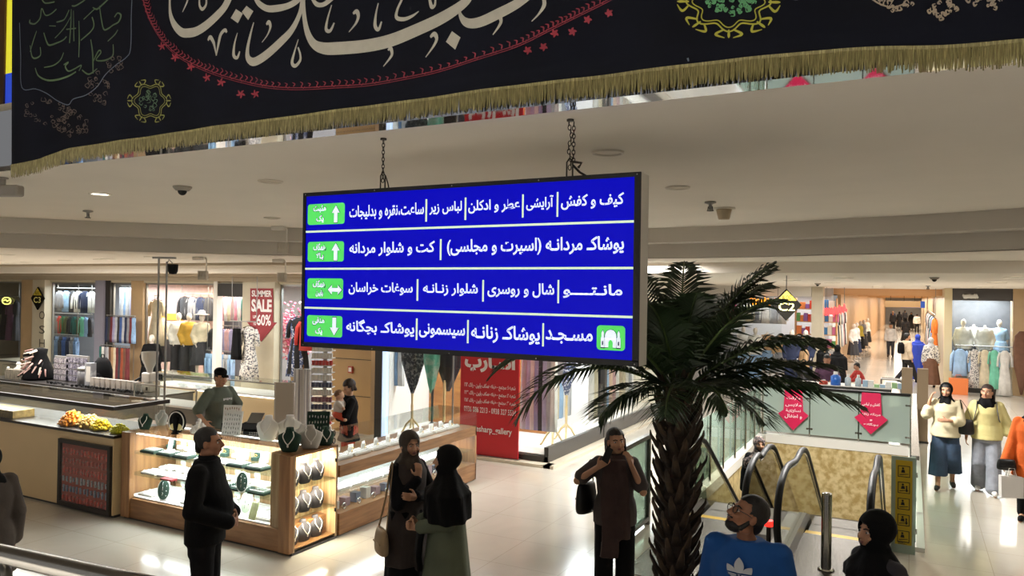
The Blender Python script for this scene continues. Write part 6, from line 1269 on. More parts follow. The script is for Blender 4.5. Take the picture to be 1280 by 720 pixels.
for i in range(26):
    px = rr.uniform(60, 178); q = onc(px, y=rr.uniform(9.04, 9.12)); t = empty('sunglasses', q, rr.uniform(-.5, .5), 'pair of dark sunglasses lying along the front of the accessory counter', 'sunglasses', 'dark sunglasses on the accessory counter')
    b = MB()
    for s_ in (-1, 1): b.ell((s_*.045, -.05, .03), (.036, .008, .026), 10, 6)
    b.build('lenses', M_black, t, True); b = MB(); b.tube([(-.085, -.045, .04), (-.08, .05, .02)], .006, 5); b.tube([(.085, -.045, .04), (.08, .05, .02)], .006, 5); b.tube([(-.02, -.05, .035), (.02, -.05, .035)], .006, 5); b.build('frame', M_black, t)
# --- cosmetics stand and boards between kiosk and column
q = PY(404, 500, 9.3); t = empty('cosmetics_stand', (q.x, 9.3, 0), R(25), 'tall slim stand of white and red cosmetics between kiosk and tan column', 'stand'); b = MB(); b.box(-.03, .03, .06, .09, 0, 2.1); b.box(-.2, .2, -.15, .15, 0, .03); b.build('frame', M_alu, t)
for k in range(14):
    z = .45+k*.115; b = MB(); b.box(-.17, .17, -.12, .06, z, z+.012); b.build('tray', M_white, t); b = MB()
    for i in range(6): x = -.14+i*.056; b.box(x-.02, x+.02, -.11, -.06, z+.012, z+.085)
    o = b.build('cosmetics', [mat('red_pack', 'c03a30', .4), M_white, mat('navy_pack', '4a4f6a', .4), mat('mauve_pack', '8a5a6a', .4)][(0, 1, 1, 0, 1, 2, 3, 1, 2, 1, 1, 0, 1, 1)[k]], t)
q = PY(355, 520, 8.6); t = empty('beige_board', (q.x, 8.6, 0), R(20), 'plain beige upright panel inside the kiosk right of the till', 'panel'); b = MB(); b.box(-.14, .14, 0, .02, .2, 1.5); b.build('panel', mat('beige_board_paint', 'cbc3b6', .6), t); b = MB(); b.box(-.16, .16, -.1, .1, 0, .2); b.build('base', M_kw, t); b = MB(); b.box(-.16, -.14, -.005, .025, .2, 1.5); b.box(.14, .16, -.005, .025, .2, 1.5); b.build('edge', M_wp, t)
q = PY(378, 515, 9.9); t = empty('ribbon_stand', (q.x, 9.9, 0), R(20), 'stand draped with white and grey striped cloth inside the kiosk', 'stand'); b = MB(); b.loft([ering((0, 0, z), .16, .06, 40, 0, .12, 9, z*.5) for z in np.linspace(.3, 1.55, 8)]); b.build('striped_cloth', mat('white_grey_stripe', 'd4d0cc', .8, col2='8e8a90', scale=9, thresh=(.48, .55), stretch=(6, 6, .02)), t, True); b = MB(); b.tube([(0, 0, 0), (0, 0, 1.62)], .015, 8); b.box(-.15, .15, -.1, .1, 0, .02); b.build('pole', M_kw, t)
# ================================================================ GARMENTS
COLS = {'white': 'dedbd6', 'cream': 'd2c6ac', 'black': '17161a', 'charcoal': '38383d', 'grey': '85858a', 'silver': 'b4b5ba', 'navy': '232c48', 'blue': '3d5a94', 'light blue': '8fb0d6', 'denim blue': '6a86ac', 'sky blue': 'a3c4e8', 'teal': '2f6a66', 'green': '3c6b4c', 'olive': '5a5a3e', 'mint': '79c8ac', 'red': 'b63a34',
        'maroon': '6b2c30', 'brown': '6b4a38', 'rust': '9a4a30', 'tan': 'b08e68', 'beige': 'c9b79c', 'pink': 'd68a9c', 'hot pink': 'c83c6e', 'rose': 'c9a0a0', 'peach': 'd8b49c', 'lilac': '9c96b8', 'lavender': 'b6b2d0', 'mustard': 'c49a3c', 'yellow': 'd8c050', 'orange': 'd8762c', 'plum': '5a3a52'}
def gm(c): return mat('fabric_'+c.replace(' ', '_'), COLS[c], .85, var=.14, scale=7, bump=.2, bscale=16)
M_patt = mat('floral_fabric', 'd8d4ce', .85, col2='4a4a58', scale=26, thresh=(.5, .58)); M_pattb = mat('blue_print_fabric', '3a4a72', .85, col2='c6cbd8', scale=24, thresh=(.52, .6)); M_pattd = mat('dark_print_fabric', '2e2e33', .85, col2='7d7a78', scale=18, thresh=(.5, .6))
MS = {'floral': M_patt, 'blue print': M_pattb, 'dark print': M_pattd}
def gmat(c): return MS.get(c) or gm(c)
def hanger(t, w=.2):
    b = MB(); b.tube([(-w, 0, -.045), (-.02, 0, 0), (0, 0, .0), (.02, 0, 0), (w, 0, -.045), (-w, 0, -.05)], .006, 5); b.tube([(0, 0, 0), (0, 0, .05), (.02, 0, .075), (.0, 0, .095), (-.015, 0, .08)], .004, 5); b.build('hanger', M_chain, t)
def gring(z, rx, ry, fold=.0, n=28, nf=7, ph=0, y=0.): return ering((0, y, z), rx, ry, n, 0, fold, nf, ph)
def shirt_proto():
    t = empty('shirt'); b = MB(); b.loft([gring(-.72, .215, .06, .05), gring(-.5, .2, .065, .04, ph=.5), gring(-.25, .2, .075, .02), gring(-.12, .2, .07), gring(-.055, .13, .06), gring(-.02, .06, .045)])
    o = b.build('garment', None, t, True); o.data.materials.append(gm('white'))
    for q in (-1, 1): b = MB(); b.tube([(q*.17, 0, -.08), (q*.25, 0, -.2), (q*.28, -.01, -.42), (q*.28, -.015, -.6)], [.055, .062, .055, .045], 12, flat=.8); b.build('sleeve', gm('white'), t, True)
    b = MB(); b.tube([(-.055, -.03, -.02), (-.03, -.05, -.03), (0, -.055, -.06), (.03, -.05, -.03), (.055, -.03, -.02)], .014, 6); b.build('collar', gm('white'), t, True); hanger(t); return t
def drape_proto(L, w, name, nf=5, taper=.9):
    t = empty(name); b = MB(); b.loft([gring(-L+L*k/7, w*(1-(1-taper)*(k/7)), .035+.01*math.sin(k), .16 if k < 7 else .05, 30, nf, k*.35) for k in range(8)]); o = b.build('cloth', gm('white'), t, True); b = MB(); b.tube([(-w, 0, .005), (w, 0, .005)], .006, 5); b.tube([(0, 0, .005), (0, 0, .05)], .004, 5); b.build('hanger', M_chain, t); return t
def trouser_proto():
    t = empty('trousers'); b = MB(); b.loft([gring(-.2, .14, .05), gring(0, .12, .04)]); o = b.build('waist', gm('blue'), t, True)
    for q in (-1, 1): b = MB(); b.tube([(q*.065, 0, -.12), (q*.07, 0, -.5), (q*.075, 0, -.95)], [.075, .068, .062], 14, flat=.6); b.build('leg', gm('blue'), t, True)
    hanger(t, .12); return t
def dress_proto():
    t = empty('dress'); b = MB(); b.loft([gring(-1.2, .24, .12, .1), gring(-.8, .2, .1, .08, ph=.4), gring(-.42, .13, .075, .03), gring(-.25, .16, .085), gring(-.12, .17, .07), gring(-.05, .1, .05), gring(-.02, .06, .04)]); b.build('garment', gm('white'), t, True)
    for q in (-1, 1): b = MB(); b.tube([(q*.15, 0, -.08), (q*.21, 0, -.2), (q*.23, -.01, -.45)], [.05, .055, .05], 10, flat=.8); b.build('sleeve', gm('white'), t, True)
    hanger(t, .17); return t
G_sh, G_sc, G_tr, G_dr, G_long = Proto(shirt_proto()), Proto(drape_proto(.95, .09, 'scarf')), Proto(trouser_proto()), Proto(dress_proto()), Proto(drape_proto(1.5, .1, 'shawl', 6, .75))
KIND = {'shirt': (G_sh, ('garment', 'sleeve', 'collar')), 'scarf': (G_sc, ('cloth',)), 'tie': (('cloth',)), 'trousers': (G_tr, ('waist', 'leg')), 'dress': (G_dr, ('garment', 'sleeve')), 'shawl': (G_long, ('cloth',))}
ORD = 'first second third fourth fifth sixth seventh eighth ninth tenth eleventh twelfth thirteenth fourteenth fifteenth sixteenth seventeenth eighteenth'.split()
def rail(x0, x1, y, z, lab, ax='x', legs=False, ceil=3.279):
    t = empty('clothes_rail', (0, 0, 0), 0, lab, 'rail'); b = MB()
    b.tube([(x0, y, z), (x1, y, z)] if ax == 'x' else [(y, x0, z), (y, x1, z)], .014, 8); b.build('bar', M_alu, t)
    for a in (x0+.04, x1-.04):
        q = (a, y) if ax == 'x' else (y, a); b = MB(); b.tube([(*q, z), (*q, (0.45 if 14 < y < 16 else 0) if legs else ceil)], .01, 6); b.build('post' if legs else 'rod', M_alu, t)
def row(kind, colors, x0, x1, y, z, desc, grp, rot=0., sc=1., turn=0., ax='x', jit=.0):
    pr, parts = KIND[kind]; n = len(colors); rr = random.Random(int(abs(x0*37+z*11)))
    for i, c in enumerate(colors):
        s = x0+(x1-x0)*(i+.5)/n; p = (s, y, z-.085*(sc if not hasattr(sc, '__len__') else sc[2])) if ax == 'x' else (y, s, z-.085*(sc if not hasattr(sc, '__len__') else sc[2]))
        if kind in ('scarf', 'tie', 'shawl'): p = (p[0], p[1], z-.055*(sc if not hasattr(sc, '__len__') else sc[2]))
        lab = '%s %s, %s%s, %s' % (c, kind, ORD[i] if n > 1 else 'alone', ' from left' if n > 1 else '', desc)
        pr(p, rot+turn+rr.uniform(-jit, jit), lab, {'trousers': 'trousers'}.get(kind, kind), grp, {k: gmat(c) for k in parts}, sc)
X = fX
# window 1: dark garments and a yellow oval neon sign
rail(X(-20, 14.8), X(24, 14.8), 14.8, 2.55, 'clothes rail in the dark leftmost shop window'); row('dress', ['black', 'charcoal', 'olive', 'black', 'plum', 'charcoal'], X(-20, 14.8), X(24, 14.8), 14.8, 2.55, 'leftmost dark shop window', 'dresses in the leftmost window', jit=.2, sc=(.75, .9, 1.15))
q = PY(8, 376, 14.05); t = empty('neon_sign', (q.x, 14.05, q.z), 0, 'small yellow oval neon sign on the leftmost shop window', 'sign'); b = MB(); b.tube([(.24*math.cos(a), 0, .11*math.sin(a)) for a in np.linspace(0, 2*math.pi, 28)], .016, 6); b.tube([(-.15, 0, .0), (-.05, 0, .04), (.05, 0, -.02), (.15, 0, .03)], .014, 6); b.build('tube', mat('yellow_neon', 'f6f07a', .4, emit=1.6), t, True); b = MB(); b.box(-.26, .26, .015, .03, -.13, .13); b.build('backing', M_gls, t)
# window 2: shirts, ties, trousers
x0, x1 = X(63, 14.7), X(119, 14.7)
rail(x0, x1, 14.9, 2.86, 'upper clothes rail in the window right of the C3 pillar'); row('shirt', ['grey', 'light blue', 'charcoal', 'white', 'navy', 'white', 'blue'], x0, x1, 14.9, 2.86, 'upper row, window right of the C3 pillar', 'shirts right of the C3 pillar', sc=.95, jit=.2)
rail(x0, x1, 14.6, 2.06, 'middle clothes rail in the window right of the C3 pillar'); row('shirt', ['navy', 'charcoal', 'grey', 'red', 'green', 'olive', 'charcoal', 'teal', 'olive', 'mint', 'light blue', 'charcoal'], x0, x1, 14.6, 2.06, 'middle row, window right of the C3 pillar', 'shirts in the middle row', sc=(.5, .8, .85), jit=.2)
rail(x0, X(106, 14.6), 14.4, 1.42, 'lowest clothes rail in the window right of the C3 pillar'); row('trousers', ['navy', 'blue', 'charcoal', 'navy', 'denim blue', 'charcoal', 'blue', 'navy', 'grey', 'denim blue'], x0, X(106, 14.6), 14.4, 1.42, 'lowest row, window right of the C3 pillar', 'trousers in the lowest row', sc=(.75, 1, .9))
# window 3: pale hanging scarves over ties
x0, x1 = X(138, 14.6), X(163, 14.6)
rail(x0, x1, 14.9, 2.95, 'upper rail of pale scarves in the narrow shop window'); row('scarf', ['silver', 'white', 'light blue', 'white', 'silver', 'lavender', 'grey', 'white', 'silver'], x0, x1, 14.9, 2.95, 'upper row, narrow window by lilac post', 'pale scarves in the narrow window', sc=(.8, 1, 1.0))
x0, x1 = X(132, 13.6), X(168, 13.6)
rail(x0, x1, 13.62, 2.12, 'upper free-standing rail of scarves before the narrow window', legs=True); row('scarf', ['navy', 'charcoal', 'maroon', 'lilac', 'silver', 'charcoal', 'blue', 'silver', 'navy', 'grey', 'maroon', 'light blue'], x0, x1, 13.62, 2.12, 'upper row of the rack before narrow window', 'scarves on the rack before the narrow window, upper', sc=(.8, 1, .75))
rail(x0, x1, 13.45, 1.3, 'lower free-standing rail of scarves before the narrow window', legs=True); row('scarf', ['teal', 'white', 'grey', 'silver', 'brown', 'tan', 'cream', 'maroon', 'charcoal', 'rust', 'brown', 'maroon'], x0, x1, 13.45, 1.3, 'lower row of the rack before narrow window', 'scarves on the rack before the narrow window, lower', sc=(.85, 1, .95))
# ---------------------------------------------------------------- dressed mannequins
M_mq = mat('mannequin_white', 'd8cdc2', .35)
def mannequin(style, head=True):
    t = empty('mannequin'); B = Body(True, 0, (0, 0, 0), .98, elR=(.2, -.05, 1.1), wrR=(.17, .06, .9), elL=(-.2, -.05, 1.1), wrL=(-.16, .07, .92)); b = MB()
    if head: b.ell(B.j['hd'], (.072, .09, .11)); b.cap(B.j['neck'], .045, B.j['hd'], .045)
    else: b.cap(B.j['neck']+V(0, 0, -.02), .05, B.j['neck']+V(0, 0, .05), .045)
    b.loft(B.rings(-.01, .84, 1.44)); B.limbs(b, -.004, 2, 2)
    for n in 'RL': w_, e = B.j['wr'+n], B.j['el'+n]; d_ = (w_-e).normalized(); b.cap(w_, .028, w_+d_*.12, .02); b.cap(B.j['an'+n], .04, B.j['toe'+n], .03)
    remesh(b, 'body', M_mq, t, .02, 1)
    if style == 'blouse_skirt': B.top(t, gm('white'), .018, .025, .92, 1.9, 'blouse', loose=.02); B.skirt(t, gm('charcoal'), .02, .32, .1, 1.0, .06)
    elif style == 'shirt_trousers': B.top(t, gm('white'), .018, .03, .82, 1.9, 'blouse', loose=.03); B.trousers(t, gm('charcoal'), .02, .025, .03)
    elif style == 'dress': B.top(t, gm('light blue'), .018, .02, .95, .8, 'blouse'); B.skirt(t, gm('light blue'), .02, .3, .16, 1.05, .08, 'skirt')
    elif style == 'abaya': B.top(t, C_blk, .018, .03, .85, 1.95, 'blouse', loose=.03); B.skirt(t, C_blk, .02, .06, .16, 1.2, .05, 'skirt')
    b = MB(); b.lathe([(.17, 0), (.17, .015), (.02, .02)], n=20); b.build('stand_base', M_alu, t); return t
MQ = {k: Proto(mannequin(k)) for k in ('blouse_skirt', 'shirt_trousers', 'dress', 'abaya')}; MQN = Proto(mannequin('blouse_skirt', False))
def mq(style, loc, rz, lab, top=None, low=None, s=1., grp=None):
    mats = {}
    if top: mats['blouse'] = gmat(top)
    if low: mats['skirt'] = gmat(low); mats['trousers'] = gmat(low)
    return (MQN if style == 'headless' else MQ[style])(loc, rz, lab, 'mannequin', grp, mats or None, s)
cam_rz = lambda x, y: math.atan2(x, -y)      # facing the landing
for px, st, top, low, lab in ((204, 'headless', 'beige', 'charcoal', 'mannequin in beige blouse at the left of the pink boutique window'), (223, 'shirt_trousers', 'white', 'charcoal', 'mannequin in white blouse and dark skirt under the orange board'), (236, 'shirt_trousers', 'mustard', 'charcoal', 'mannequin in mustard blouse in the pink boutique window'), (252, 'blouse_skirt', 'cream', 'charcoal', 'mannequin in cream shirt with white sun hat in the pink boutique')):
    x = X(px, 14.75); o = mq(st, (x, 14.75, .45), cam_rz(x, 14.75)+.3, lab, top, low, 1.05)
    if px == 252: h = MB(); h.lathe([(.085, 0), (.2, -.02), (.21, -.01), (.1, .02), (.09, .08), (.05, .11), (0, .115)], n=24, cap=False); ho = h.build('sun_hat', mat('white_straw', 'dcd8d0', .7), None, True); ho.location = (x, 14.75, .45+1.66*1.05); tag(ho, 'white sun hat on the mannequin in the cream shirt', 'hat')
x = X(190, 13.3); mq('abaya', (x, 13.3, 0), cam_rz(x, 13.3), 'headed mannequin in long black abaya outside the narrow window', None, None, 1.0)
rail(X(192, 14.32), X(199, 14.32), 14.32, 2.69, 'short rail at the left edge of the pink boutique window', legs=True); x = X(195.5, 14.32); G_dr((x, 14.32, 2.6), .2, 'beige dress hanging at the left edge of the pink boutique window', 'dress', None, {'garment': gm('beige'), 'sleeve': gm('beige')}, 1.1)
b = MB(); b.box(-.55, .55, 0, .03, 0, .2); o = b.build('orange_board', mat('orange_lightboard', 'e8a838', .5, emit=.5)); q = PY(211, 400, 16.2); o.location = (q.x, 16.269, q.z); tag(o, 'orange lit board hanging behind the mannequins in the pink boutique', 'sign')
b = MB(); b.box(-.45, .45, 0, .03, 0, .16); o = b.build('amber_board', mat('amber_board', 'c98a48', .5)); q = PY(236, 412, 16.2); o.location = (q.x, 16.269, q.z); tag(o, 'amber board behind the mustard mannequin in the pink boutique', 'sign')
rail(X(222, 15.8), X(262, 15.8), 15.9, 2.75, 'upper clothes rail at the back of the pink boutique'); row('shirt', ['charcoal', 'grey', 'navy', 'charcoal'], X(222, 15.8), X(262, 15.8), 15.9, 2.75, 'back rail of the pink boutique', 'shirts at the back of the pink boutique')
for i in range(9):
    x = X(208+i*5.2, 14.35); t = empty('shoe_display', (x, 14.32, .45), .4*i, 'white shoe in the row along the pink boutique window sill', 'shoe', 'white shoes on the window sill'); b = MB(); b.cap((0, -.1, .05), .045, (0, .02, .05), .05); b.cap((0, .02, .05), .05, (0, .1, .08), .05); remesh(b, 'upper', M_wp, t, .018, 1); b = MB(); b.box(-.045, .045, -.14, .13, 0, .012); b.build('sole', M_alu, t)
t = empty('fern_leaves', (X(236, 14.2), 14.2, .45), 0, 'bright green trailing plant on the pink boutique sill', 'plant')
rr = random.Random(6)
for k in range(16): b = MB(); a = rr.uniform(-.6, .6); L = rr.uniform(.5, 1.0); pts = [(0+.12*(k-8)*.5, 0, .05), (.12*(k-8)*.5+L*.5*math.cos(a), -.03, .18), (.12*(k-8)*.5+L*math.cos(a), -.05, .1+.1*a)]; b.tube(pts, [.02, .03, .004], 6, flat=.25); b.build('leaf', mat('bright_leaf', '6fae3a', .5), t, True)
b = MB(); b.lathe([(.09, 0), (.11, .08), (.1, .1)], n=14); b.build('pot', M_wp, t)
# window 5: open doorway with packed rails
x0, x1 = X(273, 15.0), X(307, 15.0)
rail(x0, x1, 15.0, 2.78, 'upper clothes rail in the doorway left of the sale pillar'); row('shirt', ['hot pink', 'pink', 'white', 'cream', 'rose', 'pink', 'white', 'teal'], x0, x1, 15.0, 2.78, 'top rail, doorway left of sale pillar', 'shirts in the doorway, top rail', sc=(.7, 1, .95))
rail(x0, x1, 14.8, 1.9, 'middle clothes rail in the doorway left of the sale pillar'); row('shirt', ['charcoal', 'grey', 'lilac', 'rose', 'lilac', 'tan'], x0, x1, 14.8, 1.9, 'middle rail, doorway left of sale pillar', 'shirts in the doorway, middle rail', sc=(.8, 1, .9))
rail(x0, x1, 14.6, 1.22, 'lower rail of jeans in the doorway left of the sale pillar'); row('trousers', ['light blue', 'sky blue', 'denim blue', 'light blue', 'silver', 'sky blue'], x0, x1, 14.6, 1.22, 'lower rail, doorway left of sale pillar', 'jeans in the doorway', sc=(.9, 1, 1.05))
# pillar signs
def ptext(t, s, box_px, Y, m_, off, bold=.02, ar=False):
    bx = pbox(*box_px, Y); o = text('lettering', shape(s) if ar else s, m_, t, (bx[0]-t.location.x, bx[1]-t.location.x, bx[2]-t.location.z, bx[3]-t.location.z), off, bold); return o
yp = YF-.13
q = PY(326.5, 393, yp); t = empty('sale_sign', (q.x, yp, q.z), 0, 'dark red SUMMER SALE up to 60% arrow sign on the pale pillar', 'sign')
P = [(313.5, 360.5), (341.5, 360.5), (341.5, 403), (346.5, 403), (327, 427), (308.5, 401), (313.5, 401)]
b = MB(); b.prism([Vector((w_.x-q.x, -.02, w_.z-q.z)) for p in P for w_ in [PY(*p, yp)]], (0, .02, 0)); b.build('arrow_board', mat('sale_red', '98333a', .55), t)
for s, bx, bo in (('SUMMER', (315.5, 363, 340.5, 371), .03), ('SALE', (315, 374, 340.5, 390), .04), ('UP', (317, 394, 321, 398), .03), ('TO', (317, 402, 321, 406.5), .03), ('60%', (322, 393, 339.5, 407), .02)): ptext(t, s, bx, yp, MATS['white_print'], -.021, bo)
yq = YF-.16
q = PY(47, 373, yq-.1); t = empty('diamond_sign', (q.x, yq-.1, q.z), 0, 'black and yellow diamond C3 sign on the pale pillar at the left', 'sign')
def diamond(t, R_, txt, small):
    b = MB(); b.prism([Vector((R_*.95, -.01, 0)), Vector((0, -.01, R_)), Vector((-R_*.95, -.01, 0)), Vector((0, -.01, -R_))], (0, .04, 0)); b.build('diamond_plate', mat('sign_black', '14120d', .8, spec=.1), t)
    b = MB(); b.prism([Vector((R_*.62, -.013, R_*.27)), Vector((0, -.013, R_*.9)), Vector((-R_*.62, -.013, R_*.27))], (0, .003, 0)); b.build('yellow_field', mat('sign_yellow', 'c9b02a', .45), t); h = R_*.26
    text('lettering', small, MATS['sign_black'], t, (-R_*.28, R_*.28, R_*.34, R_*.34+h), -.0145, .02); text('lettering', txt, mat('sign_cream_yellow', 'e8df8a', .5), t, (-R_*.52, R_*.52, -R_*.38, R_*.12), -.0125, .012)
diamond(t, .35, 'C3', 'BLOC'); b = MB(); b.box(-.03, .03, .03, .1, -.05, .05); b.build('bracket', M_alu, t)
q = PY(53, 415, yq); t = empty('vertical_lettering', (q.x, yq, q.z), 0, 'dark vertical letters O S H on the pale pillar under the diamond sign', 'lettering')
for s, y0, y1 in (('O', 389, 399), ('S', 407, 417), ('H', 424, 434)): ptext(t, s, (49, y0, 56, y1), yq, mat('letter_grey', '5a564a', .5), -.002, .0)
# garments in front of the sale pillar
G_dr((X(312, 13.4), 13.4, 2.02), .15, 'white floral dress hanging in front of the pale sale pillar', 'dress', None, {'garment': M_patt, 'sleeve': M_patt}, 1.1); x = X(296, 13.2); G_long((x, 13.2, 1.95), 0, 'black shawl hanging left of the white floral dress', 'shawl', None, {'cloth': C_blk}, (1.6, 1.4, .5))
rail(X(288, 13.4), X(322, 13.4), 13.4, 2.12, 'free-standing rail in front of the sale pillar', legs=False, ceil=3.279)
# window 6: blossom tree, dresses
q = PY(366, 500, 15.0); t = empty('blossom_tree', (q.x, 15.0, .45), 0, 'artificial tree with pink blossom behind glass right of the sale pillar', 'tree'); rr = random.Random(17)
tips = []; b = MB()
for k in range(9): a = rr.uniform(0, 6.28); p0 = Vector((rr.uniform(-.05, .05), 0, 0)); p1 = p0+Vector((.1*math.cos(a), .1*math.sin(a), .9)); p2 = p1+Vector((.35*math.cos(a), .2*math.sin(a), .7)); b.tube([p0, p1, p2], [.025, .018, .006], 6); tips += [p1.lerp(p2, s) for s in (.2, .5, .8, 1)]
b.build('branches', mat('birch_branch', 'b0946a', .7), t, True); 
for i, c in enumerate(('d8899c', 'c65a78', 'e8b8c2')):
    b = MB()
    for k in range(330):
        c0 = tips[rr.randrange(len(tips))]; v = Vector((rr.gauss(0, .2), rr.gauss(0, .16), rr.gauss(0, .22))); s_ = rr.uniform(.024, .045); b.ell(c0+v, (s_, s_*.6, s_), 6, 4, Matrix.Rotation(rr.uniform(0, 3), 3, 'X'))
    o = b.build('blossom', mat('blossom_'+c, c, .7), t); o['kind'] = 'stuff'
x = X(391, 13.7); G_dr((x, 13.2, 2.3), .2, 'blue print dress hanging left of the tan column', 'dress', None, {'garment': M_pattb, 'sleeve': M_pattb}, 1.15); x = X(405, 13.7); G_sh((x, 13.15, 2.25), .2, 'red and white shirt hanging beside the tan column', 'shirt', None, {'garment': gm('red'), 'sleeve': gm('red'), 'collar': gm('white')}, 1.0)
x = X(381, 13.4); G_dr((x, 13.2, 2.3), .3, 'black dress hanging just left of the blue print dress', 'dress', None, {'garment': gm('black'), 'sleeve': gm('black')}, 1.1)
rail(X(378, 13.2), X(414, 13.2), 13.2, 2.4, 'clothes rail left of the tan column', ceil=3.279)
q = PY(439, 462, 12.3); t = empty('fire_alarm', (q.x, 12.3, q.z), 0, 'small red fire alarm call point on the tan column', 'alarm'); b = MB(); b.box(-.06, .06, -.04, 0, -.07, .07); bevel(b.build('housing', mat('alarm_red', 'a8402c', .4), t), .01); b = MB(); b.box(-.035, .035, -.043, -.04, -.04, .045); b.build('window', M_wp, t)
# ---------------------------------------------------------------- corner shop window
def tripod(px, Y, h, m_, lab, py=None):
    x = PY(px, 520, Y).x; t = empty('display_stand', (x, Y, .16), 0, lab, 'stand'); b = MB(); b.lathe([(.018, .2), (.03, .24), (.022, .3), (.028, h*.55), (.02, h*.6), (.03, h*.85), (.016, h)], n=14); b.build('pole', m_, t, True)
    for k in range(4): a = k*1.571+.4; b = MB(); b.tube([(0, 0, .3), (.1*math.cos(a), .1*math.sin(a), .2), (.2*math.cos(a), .2*math.sin(a), .02), (.23*math.cos(a), .23*math.sin(a), .0)], [.018, .02, .018, .014], 8); b.build('leg', m_, t, True)
    return x
M_ltw = mat('pale_wood', 'd8bd88', .45, var=.08); M_gst = mat('grey_stand', '4e5258', .4)
def scarf_on(x, Y, z0, z1, w_, m_, lab, name='draped_scarf'):
    t = empty(name, (x, Y, z0), 0, lab, 'scarf'); b = MB(); h = z1-z0; b.loft([ering((0, 0, z), rx, ry, 40, 0, fo, 6, z*3) for z, rx, ry, fo in ((0, .03, .03, .05), (h*.15, w_*.35, .07, .15), (h*.45, w_*.8, .1, .14), (h*.75, w_, .12, .1), (h*.92, w_*.85, .1, .06), (h, w_*.3, .05, 0))]); b.build('cloth', m_, t, True); return t
x = tripod(515, 12.1, 1.0, M_ltw, 'pale wooden stand under the dark print scarf in the corner shop'); scarf_on(x, 12.1, .95, 2.3, .3, M_pattd, 'dark print scarf spread on the left pale wooden stand')
x = tripod(540, 12.0, 1.05, M_gst, 'dark grey stand between the two pale wooden ones in the corner shop'); scarf_on(x-.02, 12.0, 1.0, 2.2, .2, mat('mint_scarf', '5fb49a', .7, col2='c9d8cc', scale=6, thresh=(.45, .7)), 'mint green and white scarf on the dark grey stand')
x = tripod(555, 12.0, 1.1, M_ltw, 'pale wooden stand beside the red banner in the corner shop'); scarf_on(x+.02, 12.1, 1.05, 2.1, .3, gm('charcoal'), 'plain charcoal scarf on the stand beside the red banner')
rail(PY(476, 480, 12.3).x, PY(505, 480, 12.3).x, 12.3, 2.75, 'clothes rail at the left of the corner shop window', ceil=3.0); row('shawl', ['beige', 'navy', 'light blue', 'white'], PY(478, 480, 12.3).x, PY(504, 480, 12.3).x, 12.3, 2.75, 'rail at the left of the corner shop', 'shawls at the left of the corner shop', sc=(.8, 1, 1.1))
x = PY(490, 520, 12.5).x; scarf_on(x, 12.5, .2, 1.4, .2, gm('charcoal'), 'charcoal cloth with white trim under the hanging shawls', 'draped_cloth')
rail(PY(650, 480, 12.2).x, -5.55, 12.25, 2.8, 'clothes rail right of the red banner', ceil=3.0); row('shawl', ['silver', 'lavender', 'white', 'lilac', 'charcoal', 'lavender', 'silver', 'white'], PY(652, 480, 12.2).x, -5.55, 12.25, 2.8, 'rail right of the red banner', 'shawls right of the red banner', sc=(.75, 1, 1.5))
for Yv, lab in ((12.6, 'pale wooden stand in the side window nearest the shop corner'), (13.2, 'pale wooden stand farther along the side window')):
    t = empty('display_stand', (-5.75, Yv, .16), 0, lab, 'stand'); h = 1.1; b = MB(); b.lathe([(.018, .2), (.03, .24), (.022, .3), (.028, h*.55), (.02, h*.6), (.03, h*.85), (.016, h)], n=14); b.build('pole', M_ltw, t, True)
    for k in range(4): a = k*1.571+.4; b = MB(); b.tube([(0, 0, .3), (.1*math.cos(a), .1*math.sin(a), .2), (.2*math.cos(a), .2*math.sin(a), .02), (.23*math.cos(a), .23*math.sin(a), .0)], [.018, .02, .018, .014], 8); b.build('leg', M_ltw, t, True)
scarf_on(-5.75, 12.6, 1.05, 2.0, .2, gm('grey'), 'grey scarf on the side window stand nearest the corner'); scarf_on(-5.75, 13.2, 1.0, 1.9, .18, M_pattb, 'blue print scarf on the farther side window stand')
rail(13.0, 14.2, -6.1, 2.8, 'clothes rail deep in the side window of the corner shop', 'y', ceil=3.0); row('shawl', ['white', 'lavender', 'cream', 'light blue', 'white', 'silver'], 13.0, 14.2, -6.1, 2.8, 'deep rail of the corner shop side window', 'shawls deep in the side window', rot=R(90), ax='y', sc=(1, 1, 1.5))
rail(14.6, 17.2, -5.85, 2.8, 'clothes rail in the white garment shop past the corner shop', 'y', ceil=3.0); row('shawl', ['white', 'cream', 'black', 'sky blue', 'light blue', 'peach', 'rose', 'white', 'beige', 'cream', 'white', 'silver'], 14.6, 17.2, -5.85, 2.8, 'rail in the white garment shop', 'shawls in the white garment shop', rot=R(90), ax='y', sc=(1, 1, 1.6))
rail(17.4, 19.8, -5.85, 2.6, 'farther clothes rail in the white garment shop', 'y', ceil=3.0); row('dress', ['white', 'cream', 'beige', 'white', 'rose', 'white'], 17.4, 19.8, -5.85, 2.6, 'farther rail in the white garment shop', 'dresses in the white garment shop', rot=R(90), ax='y', sc=(.75, .9, 1.2))
